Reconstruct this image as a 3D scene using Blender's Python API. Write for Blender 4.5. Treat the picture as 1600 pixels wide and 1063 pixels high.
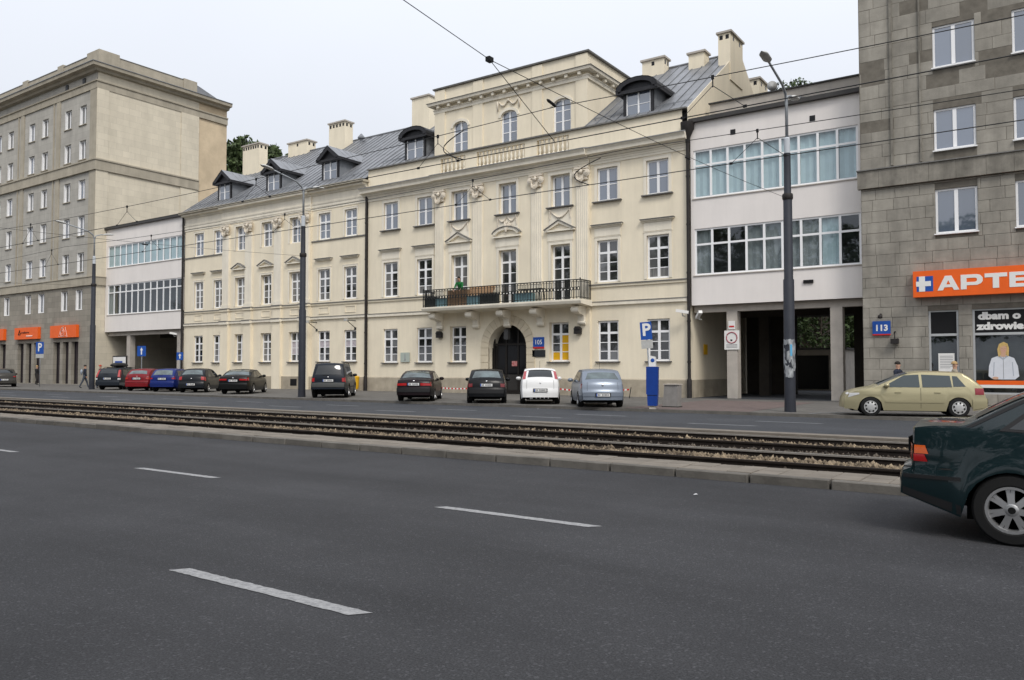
import bpy, bmesh, math, random
import numpy as np
from mathutils import Vector, Matrix
random.seed(7)
S = bpy.context.scene
for o in list(bpy.data.objects): bpy.data.objects.remove(o)
C = S.collection
R = math.radians

# ------------------------------------------------------------------ camera
cam_d = bpy.data.cameras.new('camera'); cam = bpy.data.objects.new('camera', cam_d); C.objects.link(cam)
S.camera = cam
cam_d.sensor_width = 36.0; cam_d.lens = 1240.0 / 1600.0 * 36.0
cam_d.clip_start = 0.1; cam_d.clip_end = 2000
YAW, PIT = R(34.698), R(2.0416)
rt = Vector((math.cos(YAW), math.sin(YAW), 0)); f0 = Vector((-math.sin(YAW), math.cos(YAW), 0)); zz = Vector((0, 0, 1))
fw = f0 * math.cos(PIT) + zz * math.sin(PIT); up = -f0 * math.sin(PIT) + zz * math.cos(PIT)
M = Matrix((rt, up, -fw)).transposed().to_4x4(); M.translation = Vector((0, 0, 1.62))
cam.matrix_world = M
S.render.resolution_x = 1024; S.render.resolution_y = 680
S.render.engine = 'CYCLES'

# ------------------------------------------------------------------ overcast sky
SUN_EL, SUN_AZ = 48.0, 128.0            # azimuth counted clockwise from +Y
W = bpy.data.worlds.new('World'); S.world = W; W.use_nodes = True
nt = W.node_tree; nt.nodes.clear()
def wn(t, **k):
    n = nt.nodes.new(t)
    for a, b in k.items(): setattr(n, a, b)
    return n
sky = wn('ShaderNodeTexSky', sky_type='NISHITA', sun_disc=False, sun_elevation=R(SUN_EL), sun_rotation=R(SUN_AZ), dust_density=6.0, air_density=1.0)
hs = wn('ShaderNodeHueSaturation'); hs.inputs['Saturation'].default_value = 0.45
nt.links.new(sky.outputs[0], hs.inputs['Color'])
b1 = wn('ShaderNodeBackground'); b1.inputs[1].default_value = 0.03
nt.links.new(hs.outputs[0], b1.inputs[0])
# cloud cover: an even white layer, brighter overhead as an overcast sky is
tc = wn('ShaderNodeTexCoord'); sp = wn('ShaderNodeSeparateXYZ'); nt.links.new(tc.outputs['Generated'], sp.inputs[0])
mr = wn('ShaderNodeMapRange'); mr.inputs['From Min'].default_value = 0.0; mr.inputs['From Max'].default_value = 1.0
mr.inputs['To Min'].default_value = 0.56; mr.inputs['To Max'].default_value = 1.42
nt.links.new(sp.outputs['Z'], mr.inputs['Value'])
nz = wn('ShaderNodeTexNoise'); nz.inputs['Scale'].default_value = 1.6; nz.inputs['Detail'].default_value = 4
nt.links.new(tc.outputs['Generated'], nz.inputs['Vector'])
mr2 = wn('ShaderNodeMapRange'); mr2.inputs['To Min'].default_value = 0.88; mr2.inputs['To Max'].default_value = 1.06
nt.links.new(nz.outputs['Fac'], mr2.inputs['Value'])
mu = wn('ShaderNodeMath', operation='MULTIPLY'); nt.links.new(mr.outputs[0], mu.inputs[0]); nt.links.new(mr2.outputs[0], mu.inputs[1])
b2 = wn('ShaderNodeBackground'); b2.inputs[0].default_value = (0.90, 0.94, 1.02, 1)
nt.links.new(mu.outputs[0], b2.inputs[1])
ad = wn('ShaderNodeAddShader'); nt.links.new(b1.outputs[0], ad.inputs[0]); nt.links.new(b2.outputs[0], ad.inputs[1])
wo = wn('ShaderNodeOutputWorld'); nt.links.new(ad.outputs[0], wo.inputs[0])
sd = bpy.data.lights.new('sun', 'SUN'); sd.energy = 1.5; sd.angle = R(15); sd.color = (1.0, 0.95, 0.88)
sun = bpy.data.objects.new('sun', sd); C.objects.link(sun)
sv = Vector((math.sin(R(SUN_AZ)) * math.cos(R(SUN_EL)), math.cos(R(SUN_AZ)) * math.cos(R(SUN_EL)), math.sin(R(SUN_EL))))
sun.rotation_euler = (-sv).to_track_quat('-Z', 'Y').to_euler(); sun.location = sv * 60
vs = S.view_settings; vs.view_transform = 'Standard'; vs.look = 'None'; vs.exposure = 0.06; vs.gamma = 1.0
vs.use_curve_mapping = False

# ------------------------------------------------------------------ materials
MATS = {}
def mat(name, col, rough=0.8, var=0.0, scale=3.0, bump=0.0, bscale=30.0, metal=0.0, coat=0.0, ior=1.5, spec=0.25, col2=None, det=6, stretch=None, rnd=0.0, stain=0.0, island=0.0, emit=0.0):
    """Principled material: noise between two tones, optional fine bump, random tone per object or per piece, dirt streaks"""
    if name in MATS: return MATS[name]
    m = bpy.data.materials.new(name); MATS[name] = m; m.use_nodes = True
    t = m.node_tree; n = t.nodes; l = t.links; p = n['Principled BSDF']
    p.inputs['Roughness'].default_value = rough; p.inputs['Metallic'].default_value = metal
    p.inputs['IOR'].default_value = ior; p.inputs['Specular IOR Level'].default_value = spec
    p.inputs['Coat Weight'].default_value = coat; p.inputs['Coat Roughness'].default_value = 0.04
    c4 = (*col, 1)
    src = None
    tcn = n.new('ShaderNodeTexCoord')
    vec = tcn.outputs['Object']
    geo = n.new('ShaderNodeNewGeometry')
    vec = geo.outputs['Position']
    if stretch:
        mp = n.new('ShaderNodeMapping'); mp.inputs['Scale'].default_value = stretch; l.new(vec, mp.inputs['Vector']); vec = mp.outputs[0]
    if var > 0 or col2:
        nz = n.new('ShaderNodeTexNoise'); nz.inputs['Scale'].default_value = scale; nz.inputs['Detail'].default_value = det; nz.inputs['Roughness'].default_value = 0.62
        l.new(vec, nz.inputs['Vector'])
        cr = n.new('ShaderNodeValToRGB'); cr.color_ramp.elements[0].position = 0.32; cr.color_ramp.elements[1].position = 0.68
        a = col2 if col2 else tuple(x * (1 - var) for x in col)
        b = col if col2 else tuple(min(1, x * (1 + var)) for x in col)
        cr.color_ramp.elements[0].color = (*a, 1); cr.color_ramp.elements[1].color = (*b, 1)
        l.new(nz.outputs['Fac'], cr.inputs['Fac']); src = cr.outputs['Color']
    def mul(src, val_out, lo, hi):
        mrn = n.new('ShaderNodeMapRange'); mrn.inputs['To Min'].default_value = lo; mrn.inputs['To Max'].default_value = hi
        l.new(val_out, mrn.inputs['Value'])
        mx = n.new('ShaderNodeMix'); mx.data_type = 'RGBA'; mx.blend_type = 'MULTIPLY'; mx.inputs[0].default_value = 1.0
        if src is None: mx.inputs[6].default_value = c4
        else: l.new(src, mx.inputs[6])
        l.new(mrn.outputs[0], mx.inputs[7]); return mx.outputs[2]
    if rnd > 0:
        oi = n.new('ShaderNodeObjectInfo'); src = mul(src, oi.outputs['Random'], 1 - rnd, 1 + rnd)
    if island > 0:
        src = mul(src, geo.outputs['Random Per Island'], 1 - island, 1 + island)
    if stain > 0:
        mp = n.new('ShaderNodeMapping'); mp.inputs['Scale'].default_value = (1.3, 1.3, 0.12); l.new(geo.outputs['Position'], mp.inputs['Vector'])
        n2 = n.new('ShaderNodeTexNoise'); n2.inputs['Scale'].default_value = 1.1; n2.inputs['Detail'].default_value = 8; n2.inputs['Roughness'].default_value = 0.7
        l.new(mp.outputs[0], n2.inputs['Vector'])
        mrs = n.new('ShaderNodeMapRange'); mrs.inputs['From Min'].default_value = 0.35; mrs.inputs['From Max'].default_value = 0.7
        l.new(n2.outputs['Fac'], mrs.inputs['Value']); src = mul(src, mrs.outputs[0], 1 + stain * 0.3, 1 - stain)
    if src is not None: l.new(src, p.inputs['Base Color'])
    else: p.inputs['Base Color'].default_value = c4
    if bump > 0:
        nb = n.new('ShaderNodeTexNoise'); nb.inputs['Scale'].default_value = bscale; nb.inputs['Detail'].default_value = 4
        l.new(geo.outputs['Position'], nb.inputs['Vector'])
        bn = n.new('ShaderNodeBump'); bn.inputs['Strength'].default_value = bump; bn.inputs['Distance'].default_value = 0.02
        l.new(nb.outputs['Fac'], bn.inputs['Height']); l.new(bn.outputs[0], p.inputs['Normal'])
    if emit > 0:
        p.inputs['Emission Color'].default_value = c4; p.inputs['Emission Strength'].default_value = emit
    return m

def brickmat(name, col, mort, bw, bh, plane, var=0.12, ms=0.012, rough=0.9, stain=0.0):
    """far stone or paving courses: brick texture in world metres; plane 'xz', 'yz' or 'xy'"""
    if name in MATS: return MATS[name]
    m = mat(name, col, rough); t = m.node_tree; n = t.nodes; l = t.links; p = n['Principled BSDF']
    geo = n.new('ShaderNodeNewGeometry'); s = n.new('ShaderNodeSeparateXYZ'); c = n.new('ShaderNodeCombineXYZ'); l.new(geo.outputs['Position'], s.inputs[0])
    l.new(s.outputs['XYZ'.index(plane[0].upper())], c.inputs[0]); l.new(s.outputs['XYZ'.index(plane[1].upper())], c.inputs[1])
    b = n.new('ShaderNodeTexBrick'); b.inputs['Scale'].default_value = 1.0
    b.inputs['Brick Width'].default_value = bw; b.inputs['Row Height'].default_value = bh; b.inputs['Mortar Size'].default_value = ms
    b.inputs['Color1'].default_value = (*[x * (1 - var) for x in col], 1); b.inputs['Color2'].default_value = (*[min(1, x * (1 + var)) for x in col], 1); b.inputs['Mortar'].default_value = (*mort, 1)
    l.new(c.outputs[0], b.inputs['Vector'])
    nz = n.new('ShaderNodeTexNoise'); nz.inputs['Scale'].default_value = 0.9; nz.inputs['Detail'].default_value = 9; nz.inputs['Roughness'].default_value = 0.7
    mp = n.new('ShaderNodeMapping'); mp.inputs['Scale'].default_value = (1, 1, 0.35); l.new(geo.outputs['Position'], mp.inputs['Vector']); l.new(mp.outputs[0], nz.inputs['Vector'])
    mrn = n.new('ShaderNodeMapRange'); mrn.inputs['From Min'].default_value = 0.3; mrn.inputs['From Max'].default_value = 0.7; mrn.inputs['To Min'].default_value = 0.88 - stain; mrn.inputs['To Max'].default_value = 1.08
    l.new(nz.outputs['Fac'], mrn.inputs['Value'])
    mx = n.new('ShaderNodeMix'); mx.data_type = 'RGBA'; mx.blend_type = 'MULTIPLY'; mx.inputs[0].default_value = 1.0
    l.new(b.outputs['Color'], mx.inputs[6]); l.new(mrn.outputs[0], mx.inputs[7]); l.new(mx.outputs[2], p.inputs['Base Color'])
    return m

CREAM = mat('cream_stucco', (0.83, 0.745, 0.58), 0.9, var=0.05, scale=0.55, stain=0.10, bump=0.12, bscale=25)
TRIM = mat('pale_stucco_trim', (0.82, 0.76, 0.635), 0.85, var=0.05, scale=1.2, stain=0.13)
PLINTH = mat('grey_plinth_render', (0.40, 0.35, 0.27), 0.92, var=0.18, scale=1.3, stain=0.18, bump=0.3, bscale=14)
WHITEWALL = mat('white_plaster', (0.80, 0.755, 0.715), 0.85, var=0.03, scale=0.5, stain=0.05)
CONC = mat('pale_concrete', (0.46, 0.42, 0.37), 0.9, var=0.10, scale=2, stain=0.1)
DARKWALL = mat('shaded_dark_plaster', (0.055, 0.048, 0.04), 0.95, var=0.2, scale=1)  # passage and interior shade put into a near-black plaster colour
SILL = mat('grey_zinc_sill', (0.13, 0.125, 0.12), 0.55, var=0.15, scale=6)
LEDGE = mat('weathered_zinc_flashing', (0.17, 0.165, 0.155), 0.6, var=0.2, scale=4)
PIPE = mat('dark_drainpipe', (0.026, 0.023, 0.022), 0.6, var=0.2, scale=5)
WFRAME = mat('white_window_paint', (0.86, 0.86, 0.86), 0.5)
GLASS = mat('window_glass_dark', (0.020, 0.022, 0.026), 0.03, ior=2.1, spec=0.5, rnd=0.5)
_t = GLASS.node_tree; _n = _t.nodes; _oi = _n.new('ShaderNodeObjectInfo'); _cr = _n.new('ShaderNodeValToRGB'); _cr.color_ramp.interpolation = 'LINEAR'
for _p, _c in ((0.0, .012), (0.5, .03), (0.75, .06), (1.0, .17)):       # some panes have pale curtains behind them
    _e = _cr.color_ramp.elements.new(_p) if 0 < _p < 1 else _cr.color_ramp.elements[0 if _p == 0 else -1]; _e.color = (_c, _c * 1.02, _c * 1.04, 1)
_t.links.new(_oi.outputs['Random'], _cr.inputs['Fac']); _t.links.new(_cr.outputs[0], _n['Principled BSDF'].inputs['Base Color'])
GLASSUP = mat('window_glass_sky', (0.10, 0.125, 0.17), 0.03, ior=2.6, spec=0.5, rnd=0.25)  # sky reflection of the upper windows put into the blue-grey base colour
ROOFM = mat('zinc_roof_sheet', (0.215, 0.222, 0.234), 0.42, var=0.16, scale=1.2, metal=0.25, rnd=0.09)
DARKMETAL = mat('blackened_sheet_metal', (0.028, 0.028, 0.031), 0.5, var=0.2, scale=3)
CHEEK = mat('grey_sheet_cheek', (0.20, 0.21, 0.225), 0.55, var=0.15, scale=2)
STONE_F = brickmat('grey_beige_stone_far', (0.43, 0.41, 0.365), (0.34, 0.325, 0.29), 1.15, 0.58, 'xz', 0.06, stain=0.08)
STONE_B = brickmat('grey_beige_stone_base', (0.30, 0.275, 0.23), (0.2, 0.185, 0.155), 0.95, 0.5, 'xz', 0.12, stain=0.08)
STONE_S = brickmat('lit_stone_side', (0.64, 0.58, 0.46), (0.53, 0.48, 0.38), 1.2, 0.6, 'yz', 0.05)  # warm light on the side wall put into a paler stone colour
RENDER_S = mat('warm_rough_render', (0.58, 0.47, 0.325), 0.95, var=0.14, scale=0.6, bump=0.3, bscale=8)
STONE_T = mat('stone_trim_far', (0.40, 0.36, 0.285), 0.9, var=0.12, scale=0.9, stain=0.15)
STONE_R = mat('weathered_grey_stone', (0.30, 0.28, 0.24), 0.92, var=0.20, scale=1.1, rnd=0.07, stain=0.22, bump=0.35, bscale=22)
STONE_RI = mat('weathered_grey_stone_joined', (0.30, 0.28, 0.24), 0.92, var=0.20, scale=1.1, island=0.07, stain=0.22, bump=0.35, bscale=22)
STONE_RT = mat('weathered_stone_ledge', (0.25, 0.232, 0.197), 0.92, var=0.25, scale=1.8, stain=0.35, bump=0.3, bscale=18)
MORTAR = mat('dark_stone_joint', (0.16, 0.145, 0.12), 0.95, var=0.2, scale=3)
GLASSC = mat('curtain_behind_glass', (0.26, 0.255, 0.245), 0.06, ior=1.8, spec=0.5, col2=(0.10, 0.10, 0.10), scale=7, stretch=(1.6, 1, .12))
ORANGE = mat('orange_sign_panel', (0.83, 0.13, 0.018), 0.45, var=0.05, scale=2)
SIGNWHITE = mat('sign_white', (0.78, 0.77, 0.74), 0.5)
SIGNBLUE = mat('sign_blue', (0.02, 0.085, 0.36), 0.4)
SIGNRED = mat('sign_red', (0.55, 0.03, 0.03), 0.45)
SIGNBLACK = mat('sign_black', (0.012, 0.012, 0.013), 0.35)
YELLOW = mat('yellow_paint', (0.78, 0.44, 0.02), 0.5, var=0.06)
POLE = mat('dark_grey_pole_paint', (0.030, 0.033, 0.042), 0.6, var=0.12, scale=4)
POLELIGHT = mat('galvanised_pole', (0.30, 0.32, 0.34), 0.5, var=0.12, scale=6, metal=0.3)
LAMPGREY = mat('lamp_housing_grey', (0.46, 0.46, 0.44), 0.5, var=0.1, scale=8)
WIRE = mat('black_wire', (0.012, 0.012, 0.013), 0.5)
IRON = mat('black_wrought_iron', (0.018, 0.020, 0.020), 0.5)
ASPHALT = None
# ------------------------------------------------------------------ mesh helpers
class MB:
    def __init__(s): s.v = []; s.f = []; s.m = []; s.cur = 0
    def add(s, vs, fs):
        b = len(s.v); s.v += [tuple(p) for p in vs]
        for f in fs: s.f.append(tuple(b + i for i in f)); s.m.append(s.cur)
    def box(s, x0, x1, y0, y1, z0, z1):
        s.add([(x0, y0, z0), (x1, y0, z0), (x1, y1, z0), (x0, y1, z0), (x0, y0, z1), (x1, y0, z1), (x1, y1, z1), (x0, y1, z1)],
              [(0, 3, 2, 1), (4, 5, 6, 7), (0, 1, 5, 4), (1, 2, 6, 5), (2, 3, 7, 6), (3, 0, 4, 7)]); return s
    def prism(s, poly, axis, a, b):
        """polygon extruded along an axis; poly in (y,z) for x, (x,z) for y, (x,y) for z"""
        def P(p, t): return {'x': (t, p[0], p[1]), 'y': (p[0], t, p[1]), 'z': (p[0], p[1], t)}[axis]
        n = len(poly); vs = [P(p, a) for p in poly] + [P(p, b) for p in poly]
        s.add(vs, [tuple(range(n)), tuple(range(2 * n - 1, n - 1, -1))] + [(i, i + n, (i + 1) % n + n, (i + 1) % n) for i in range(n)]); return s
    def tube(s, pts, r, n=8, cap=True):
        pts = [Vector(p) for p in pts]; rs = r if isinstance(r, (list, tuple)) else [r] * len(pts)
        vs = []; fs = []
        for i, p in enumerate(pts):
            d = (pts[min(i + 1, len(pts) - 1)] - pts[max(i - 1, 0)]).normalized()
            a = d.cross(Vector((0, 0, 1))) if abs(d.z) < 0.95 else d.cross(Vector((1, 0, 0)))
            a.normalize(); b = d.cross(a)
            for k in range(n):
                t = 2 * math.pi * k / n; vs.append(p + (a * math.cos(t) + b * math.sin(t)) * rs[i])
        for i in range(len(pts) - 1):
            for k in range(n): fs.append((i * n + k, i * n + (k + 1) % n, (i + 1) * n + (k + 1) % n, (i + 1) * n + k))
        if cap: fs += [tuple(range(n - 1, -1, -1)), tuple(range((len(pts) - 1) * n, len(pts) * n))]
        s.add(vs, fs); return s
    def lathe(s, prof, c=(0, 0, 0), n=16, axis='z', cap=True):
        vs = []; fs = []
        for r, z in prof:
            for k in range(n):
                t = 2 * math.pi * k / n; a, b = r * math.cos(t), r * math.sin(t)
                q = {'z': (a, b, z), 'y': (a, z, b), 'x': (z, a, b)}[axis]
                vs.append((c[0] + q[0], c[1] + q[1], c[2] + q[2]))
        for i in range(len(prof) - 1):
            for k in range(n): fs.append((i * n + k, i * n + (k + 1) % n, (i + 1) * n + (k + 1) % n, (i + 1) * n + k))
        if cap: fs += [tuple(range(n - 1, -1, -1)), tuple(range((len(prof) - 1) * n, len(prof) * n))]
        s.add(vs, fs); return s
    def grid(s, fn, nu, nv):
        vs = [fn(i / nu, j / nv) for i in range(nu + 1) for j in range(nv + 1)]
        s.add(vs, [(i * (nv + 1) + j, (i + 1) * (nv + 1) + j, (i + 1) * (nv + 1) + j + 1, i * (nv + 1) + j + 1) for i in range(nu) for j in range(nv)]); return s
    def mesh(s, name, mats, smooth=False, angle=None, fix=True):
        me = bpy.data.meshes.new(name); me.from_pydata(s.v, [], s.f)
        for m in (mats if isinstance(mats, (list, tuple)) else [mats]): me.materials.append(m)
        if any(s.m): me.polygons.foreach_set('material_index', s.m)
        if fix:
            bm = bmesh.new(); bm.from_mesh(me); bmesh.ops.recalc_face_normals(bm, faces=bm.faces); bm.to_mesh(me); bm.free()
        if smooth or angle:
            me.polygons.foreach_set('use_smooth', [True] * len(me.polygons))
            if angle: me.set_sharp_from_angle(angle=R(angle))
        me.update(); return me
    def build(s, name, mats, parent=None, loc=None, **k):
        return put(name, s.mesh(name, mats, **k), parent, loc)
def put(name, me, parent=None, loc=None, rot=None):
    """link a mesh; with a parent and no loc, mesh coordinates are world metres"""
    o = bpy.data.objects.new(name, me); C.objects.link(o)
    if parent is not None:
        o.parent = parent
        if loc is None:
            w = Vector((0, 0, 0)); p = parent
            while p is not None: w += p.location; p = p.parent
            o.location = -w
        else: o.location = loc
    elif loc is not None: o.location = loc
    if rot: o.rotation_euler = rot
    return o
def tag(o, label, cat, group=None):
    o['label'] = label; o['category'] = cat
    if group: o['group'] = group
    return o
def thing(name, label, cat, loc=(0, 0, 0), rz=0.0, group=None):
    o = bpy.data.objects.new(name, None); C.objects.link(o); o.location = loc; o.rotation_euler = (0, 0, rz); o.empty_display_size = 0.3
    return tag(o, label, cat, group)
def struct(o, kind='structure'): o['kind'] = kind; return o
def text_mesh(txt, size, bold=0.0, xs=1.0, ext=0.004):
    cu = bpy.data.curves.new('t', 'FONT'); cu.body = txt; cu.size = size; cu.align_x = 'CENTER'; cu.align_y = 'CENTER'; cu.offset = bold; cu.extrude = ext; cu.resolution_u = 3
    ob = bpy.data.objects.new('t', cu); C.objects.link(ob)
    dg = bpy.context.evaluated_depsgraph_get(); me = bpy.data.meshes.new_from_object(ob.evaluated_get(dg))
    bpy.data.objects.remove(ob); bpy.data.curves.remove(cu)
    for v in me.vertices: v.co = (v.co.x * xs, -v.co.z, v.co.y)      # stand up in the xz plane, facing -y
    return me
def put_text(name, txt, size, m, parent, loc, bold=0.0, xs=1.0, rot=None, ext=0.004):
    me = text_mesh(txt, size, bold, xs, ext); me.materials.clear(); me.materials.append(m)
    return put(name, me, parent, loc, rot)

# wall in the xz plane facing -y (or yz plane facing +x) with rectangular holes and their reveals
def wall_holes(mb, a0, a1, z0, z1, c, holes, depth, axis='y', sgn=1):
    xs = sorted({a0, a1, *[h[0] for h in holes], *[h[1] for h in holes]}); xs = [x for x in xs if a0 - 1e-6 <= x <= a1 + 1e-6]
    zs = sorted({z0, z1, *[h[2] for h in holes], *[h[3] for h in holes]}); zs = [z for z in zs if z0 - 1e-6 <= z <= z1 + 1e-6]
    def P(a, z, d): return (a, c + d * sgn, z) if axis == 'y' else (c + d * sgn, a, z)
    for i in range(len(zs) - 1):
        run = None
        zc = (zs[i] + zs[i + 1]) / 2
        for j in range(len(xs) - 1):
            xc = (xs[j] + xs[j + 1]) / 2
            solid = not any(h[0] < xc < h[1] and h[2] < zc < h[3] for h in holes)
            if solid and run is None: run = xs[j]
            if run is not None and (not solid or j == len(xs) - 2):
                e = xs[j + 1] if solid else xs[j]
                mb.add([P(run, zs[i], 0), P(e, zs[i], 0), P(e, zs[i + 1], 0), P(run, zs[i + 1], 0)], [(0, 1, 2, 3)]); run = None
    for h in holes:
        x0, x1, b, t = h[:4]
        mb.add([P(x0, b, 0), P(x0, t, 0), P(x0, t, depth), P(x0, b, depth)], [(0, 1, 2, 3)])
        mb.add([P(x1, b, 0), P(x1, t, 0), P(x1, t, depth), P(x1, b, depth)], [(3, 2, 1, 0)])
        mb.add([P(x0, t, 0), P(x1, t, 0), P(x1, t, depth), P(x0, t, depth)], [(0, 1, 2, 3)])
        mb.add([P(x0, b, 0), P(x1, b, 0), P(x1, b, depth), P(x0, b, depth)], [(3, 2, 1, 0)])

WCACHE = {}
def window(parent, xc, z0, z1, w, y, cols=2, rows=((0.68, 3), (1.0, 1)), fr=0.10, bar=0.045, frame_mat=None, pane_mat=None, thick=0.12, mull=0.14, name='window', pane_mats=None, fd=0.0):
    """rows: (top of band as fraction, number of pane rows in it); bands are split by a thick transom. Frame front lies at y."""
    frame_mat = frame_mat or WFRAME; pane_mat = pane_mat or GLASS
    h = round(z1 - z0, 3); w = round(w, 3); key = (w, h, cols, rows, fr, bar, frame_mat.name, thick, mull, fd)
    if key not in WCACHE:
        mb = MB(); panes = []
        mb.box(-w / 2, -w / 2 + fr, 0, .07, 0, h).box(w / 2 - fr, w / 2, 0, .07, 0, h)
        if fd: mb.box(-w / 2, -w / 2 + .03, -fd, -.001, 0, h).box(w / 2 - .03, w / 2, -fd, -.001, 0, h)
        mb.box(-w / 2 + fr, w / 2 - fr, 0.001, .069, 0, fr).box(-w / 2 + fr, w / 2 - fr, 0.001, .069, h - fr, h)
        iw = w - 2 * fr; cw = (iw - mull * (cols - 1)) / cols; xs = []
        for i in range(cols):
            a = -w / 2 + fr + i * (cw + mull); xs.append((a, a + cw))
            if i: mb.box(a - mull, a, -0.008, .06, fr, h - fr)
        zb = fr
        for bi, (top, n) in enumerate(rows):
            zt = h - fr if bi == len(rows) - 1 else h * top - thick / 2
            rh = (zt - zb - bar * (n - 1)) / n
            for (a, b) in xs:
                for r in range(n):
                    q0 = zb + r * (rh + bar); panes.append((a, b, q0, q0 + rh))
                    if r: mb.box(a, b, 0.012, .05, q0 - bar, q0)
            if bi < len(rows) - 1:
                for (a, b) in xs: mb.box(a, b, -0.004, .06, zt, zt + thick)
                zb = zt + thick
        me = mb.mesh('window', frame_mat); pm = {}
        WCACHE[key] = (me, panes, pm)
    me, panes, pm = WCACHE[key]
    w_p = Vector((0, 0, 0)); p = parent
    while p is not None: w_p += p.location; p = p.parent
    o = put(name, me, parent, Vector((xc, y, z0)) - w_p)
    if pane_mat is GLASS and not pane_mats and len(panes) >= 4:      # some windows have curtains drawn across part of them
        rv = random.random(); nlow = len(panes) - cols if len(rows) > 1 else len(panes)
        if rv < .14: pane_mats = [GLASSC] * len(panes)
        elif rv < .34: pane_mats = [GLASSC if i < nlow // 2 else GLASS for i in range(len(panes))]
        elif rv < .5: pane_mats = [GLASSC if i % (nlow // cols) == 0 and i < nlow else GLASS for i in range(len(panes))]
    for i, (a, b, q0, q1) in enumerate(panes):
        m_ = (pane_mats[i % len(pane_mats)] if pane_mats else pane_mat)
        k = (round(b - a, 4), round(q1 - q0, 4), m_.name)
        if k not in pm:
            pw, ph = (b - a) / 2 + .004, (q1 - q0) / 2 + .004
            pm[k] = MB().box(-pw, pw, 0, .012, -ph, ph).mesh('pane', m_)
        po = put('pane', pm[k], o, ((a + b) / 2, 0.032, (q0 + q1) / 2))
        po.rotation_euler = (random.uniform(-.006, .006), 0, random.uniform(-.006, .006))
    return o
def moulding(mb, prof, x0, x1): mb.prism(prof, 'x', x0, x1)
# ------------------------------------------------------------------ ground, roads, tramway
def asphalt_mat(name, base, band):
    m = bpy.data.materials.new(name); m.use_nodes = True; t = m.node_tree; n = t.nodes; l = t.links; p = n['Principled BSDF']
    p.inputs['Roughness'].default_value = 0.78; p.inputs['Specular IOR Level'].default_value = 0.16
    geo = n.new('ShaderNodeNewGeometry')
    def noise(scale, det, st, rough=0.6):
        mp = n.new('ShaderNodeMapping'); mp.inputs['Scale'].default_value = st; l.new(geo.outputs['Position'], mp.inputs['Vector'])
        z = n.new('ShaderNodeTexNoise'); z.inputs['Scale'].default_value = scale; z.inputs['Detail'].default_value = det; z.inputs['Roughness'].default_value = rough
        l.new(mp.outputs[0], z.inputs['Vector']); return z.outputs['Fac']
    def rng(v, a, b, lo, hi):
        q = n.new('ShaderNodeMapRange'); q.inputs['From Min'].default_value = a; q.inputs['From Max'].default_value = b; q.inputs['To Min'].default_value = lo; q.inputs['To Max'].default_value = hi
        l.new(v, q.inputs['Value']); return q.outputs[0]
    def mulv(a, b):
        q = n.new('ShaderNodeMath'); q.operation = 'MULTIPLY'; l.new(a, q.inputs[0]); l.new(b, q.inputs[1]); return q.outputs[0]
    wear = rng(noise(0.55, 4, (0.16, 1.0, 1)), 0.3, 0.7, 1 - band, 1 + band)          # long wheel-worn bands
    patch = rng(noise(0.5, 6, (1, 1, 1)), 0.3, 0.7, 0.84, 1.14)
    grit = rng(noise(75, 3, (1, 1, 1), 0.75), 0.3, 0.7, 0.5, 1.5)
    vo = n.new('ShaderNodeTexVoronoi'); vo.inputs['Scale'].default_value = 60; l.new(geo.outputs['Position'], vo.inputs['Vector'])
    chips = rng(vo.outputs['Color'], 0.72, 1.0, 1.0, 1.9)
    v = mulv(mulv(mulv(wear, patch), grit), chips)
    mx = n.new('ShaderNodeMix'); mx.data_type = 'RGBA'; mx.blend_type = 'MULTIPLY'; mx.inputs[0].default_value = 1.0; mx.inputs[6].default_value = (*base, 1)
    l.new(v, mx.inputs[7]); l.new(mx.outputs[2], p.inputs['Base Color'])
    b = n.new('ShaderNodeBump'); b.inputs['Strength'].default_value = 0.35; b.inputs['Distance'].default_value = 0.01; l.new(noise(70, 3, (1, 1, 1)), b.inputs['Height']); l.new(b.outputs[0], p.inputs['Normal'])
    return m
ASPH = asphalt_mat('worn_asphalt', (0.0415, 0.0418, 0.0445), 0.22)
ASPH2 = asphalt_mat('far_asphalt', (0.052, 0.055, 0.061), 0.10)
PAVE = mat('grey_pavement_slabs', (0.155, 0.145, 0.132), 0.9, var=0.16, scale=1.1, stain=0.0, bump=0.2, bscale=20)
SLAB = brickmat('far_pavement_slabs', (0.13, 0.123, 0.112), (0.085, 0.08, 0.072), 0.5, 0.5, 'xy', 0.1, ms=0.012)
REDPAVE = brickmat('reddish_block_paving', (0.15, 0.115, 0.105), (0.10, 0.085, 0.08), 0.2, 0.1, 'xy', 0.12, ms=0.006)
SOIL = mat('ground_soil', (0.12, 0.11, 0.09), 0.95, var=0.2, scale=0.4)
KERBM = mat('kerb_concrete', (0.13, 0.121, 0.107), 0.9, var=0.22, scale=2.2, rnd=0.10, bump=0.4, bscale=18)
PAVERM = mat('beige_concrete_paver', (0.185, 0.163, 0.136), 0.9, var=0.14, scale=3.0, rnd=0.09, bump=0.25, bscale=25)
LINE = mat('worn_white_road_paint', (0.36, 0.36, 0.36), 0.7, col2=(0.20, 0.20, 0.205), scale=22, bump=0.3, bscale=60)
LINE2 = mat('faded_white_road_paint', (0.27, 0.28, 0.29), 0.7, col2=(0.17, 0.175, 0.18), scale=5)
BALLASTBED = mat('oily_ballast_bed', (0.062, 0.048, 0.036), 0.95, var=0.35, scale=4, bump=0.6, bscale=25)
RAILSIDE = mat('rusty_rail_side', (0.020, 0.015, 0.012), 0.8, var=0.25, scale=6)
RAILTOP = mat('polished_rail_head', (0.27, 0.25, 0.225), 0.4, metal=0.3, var=0.1, scale=3)

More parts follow.
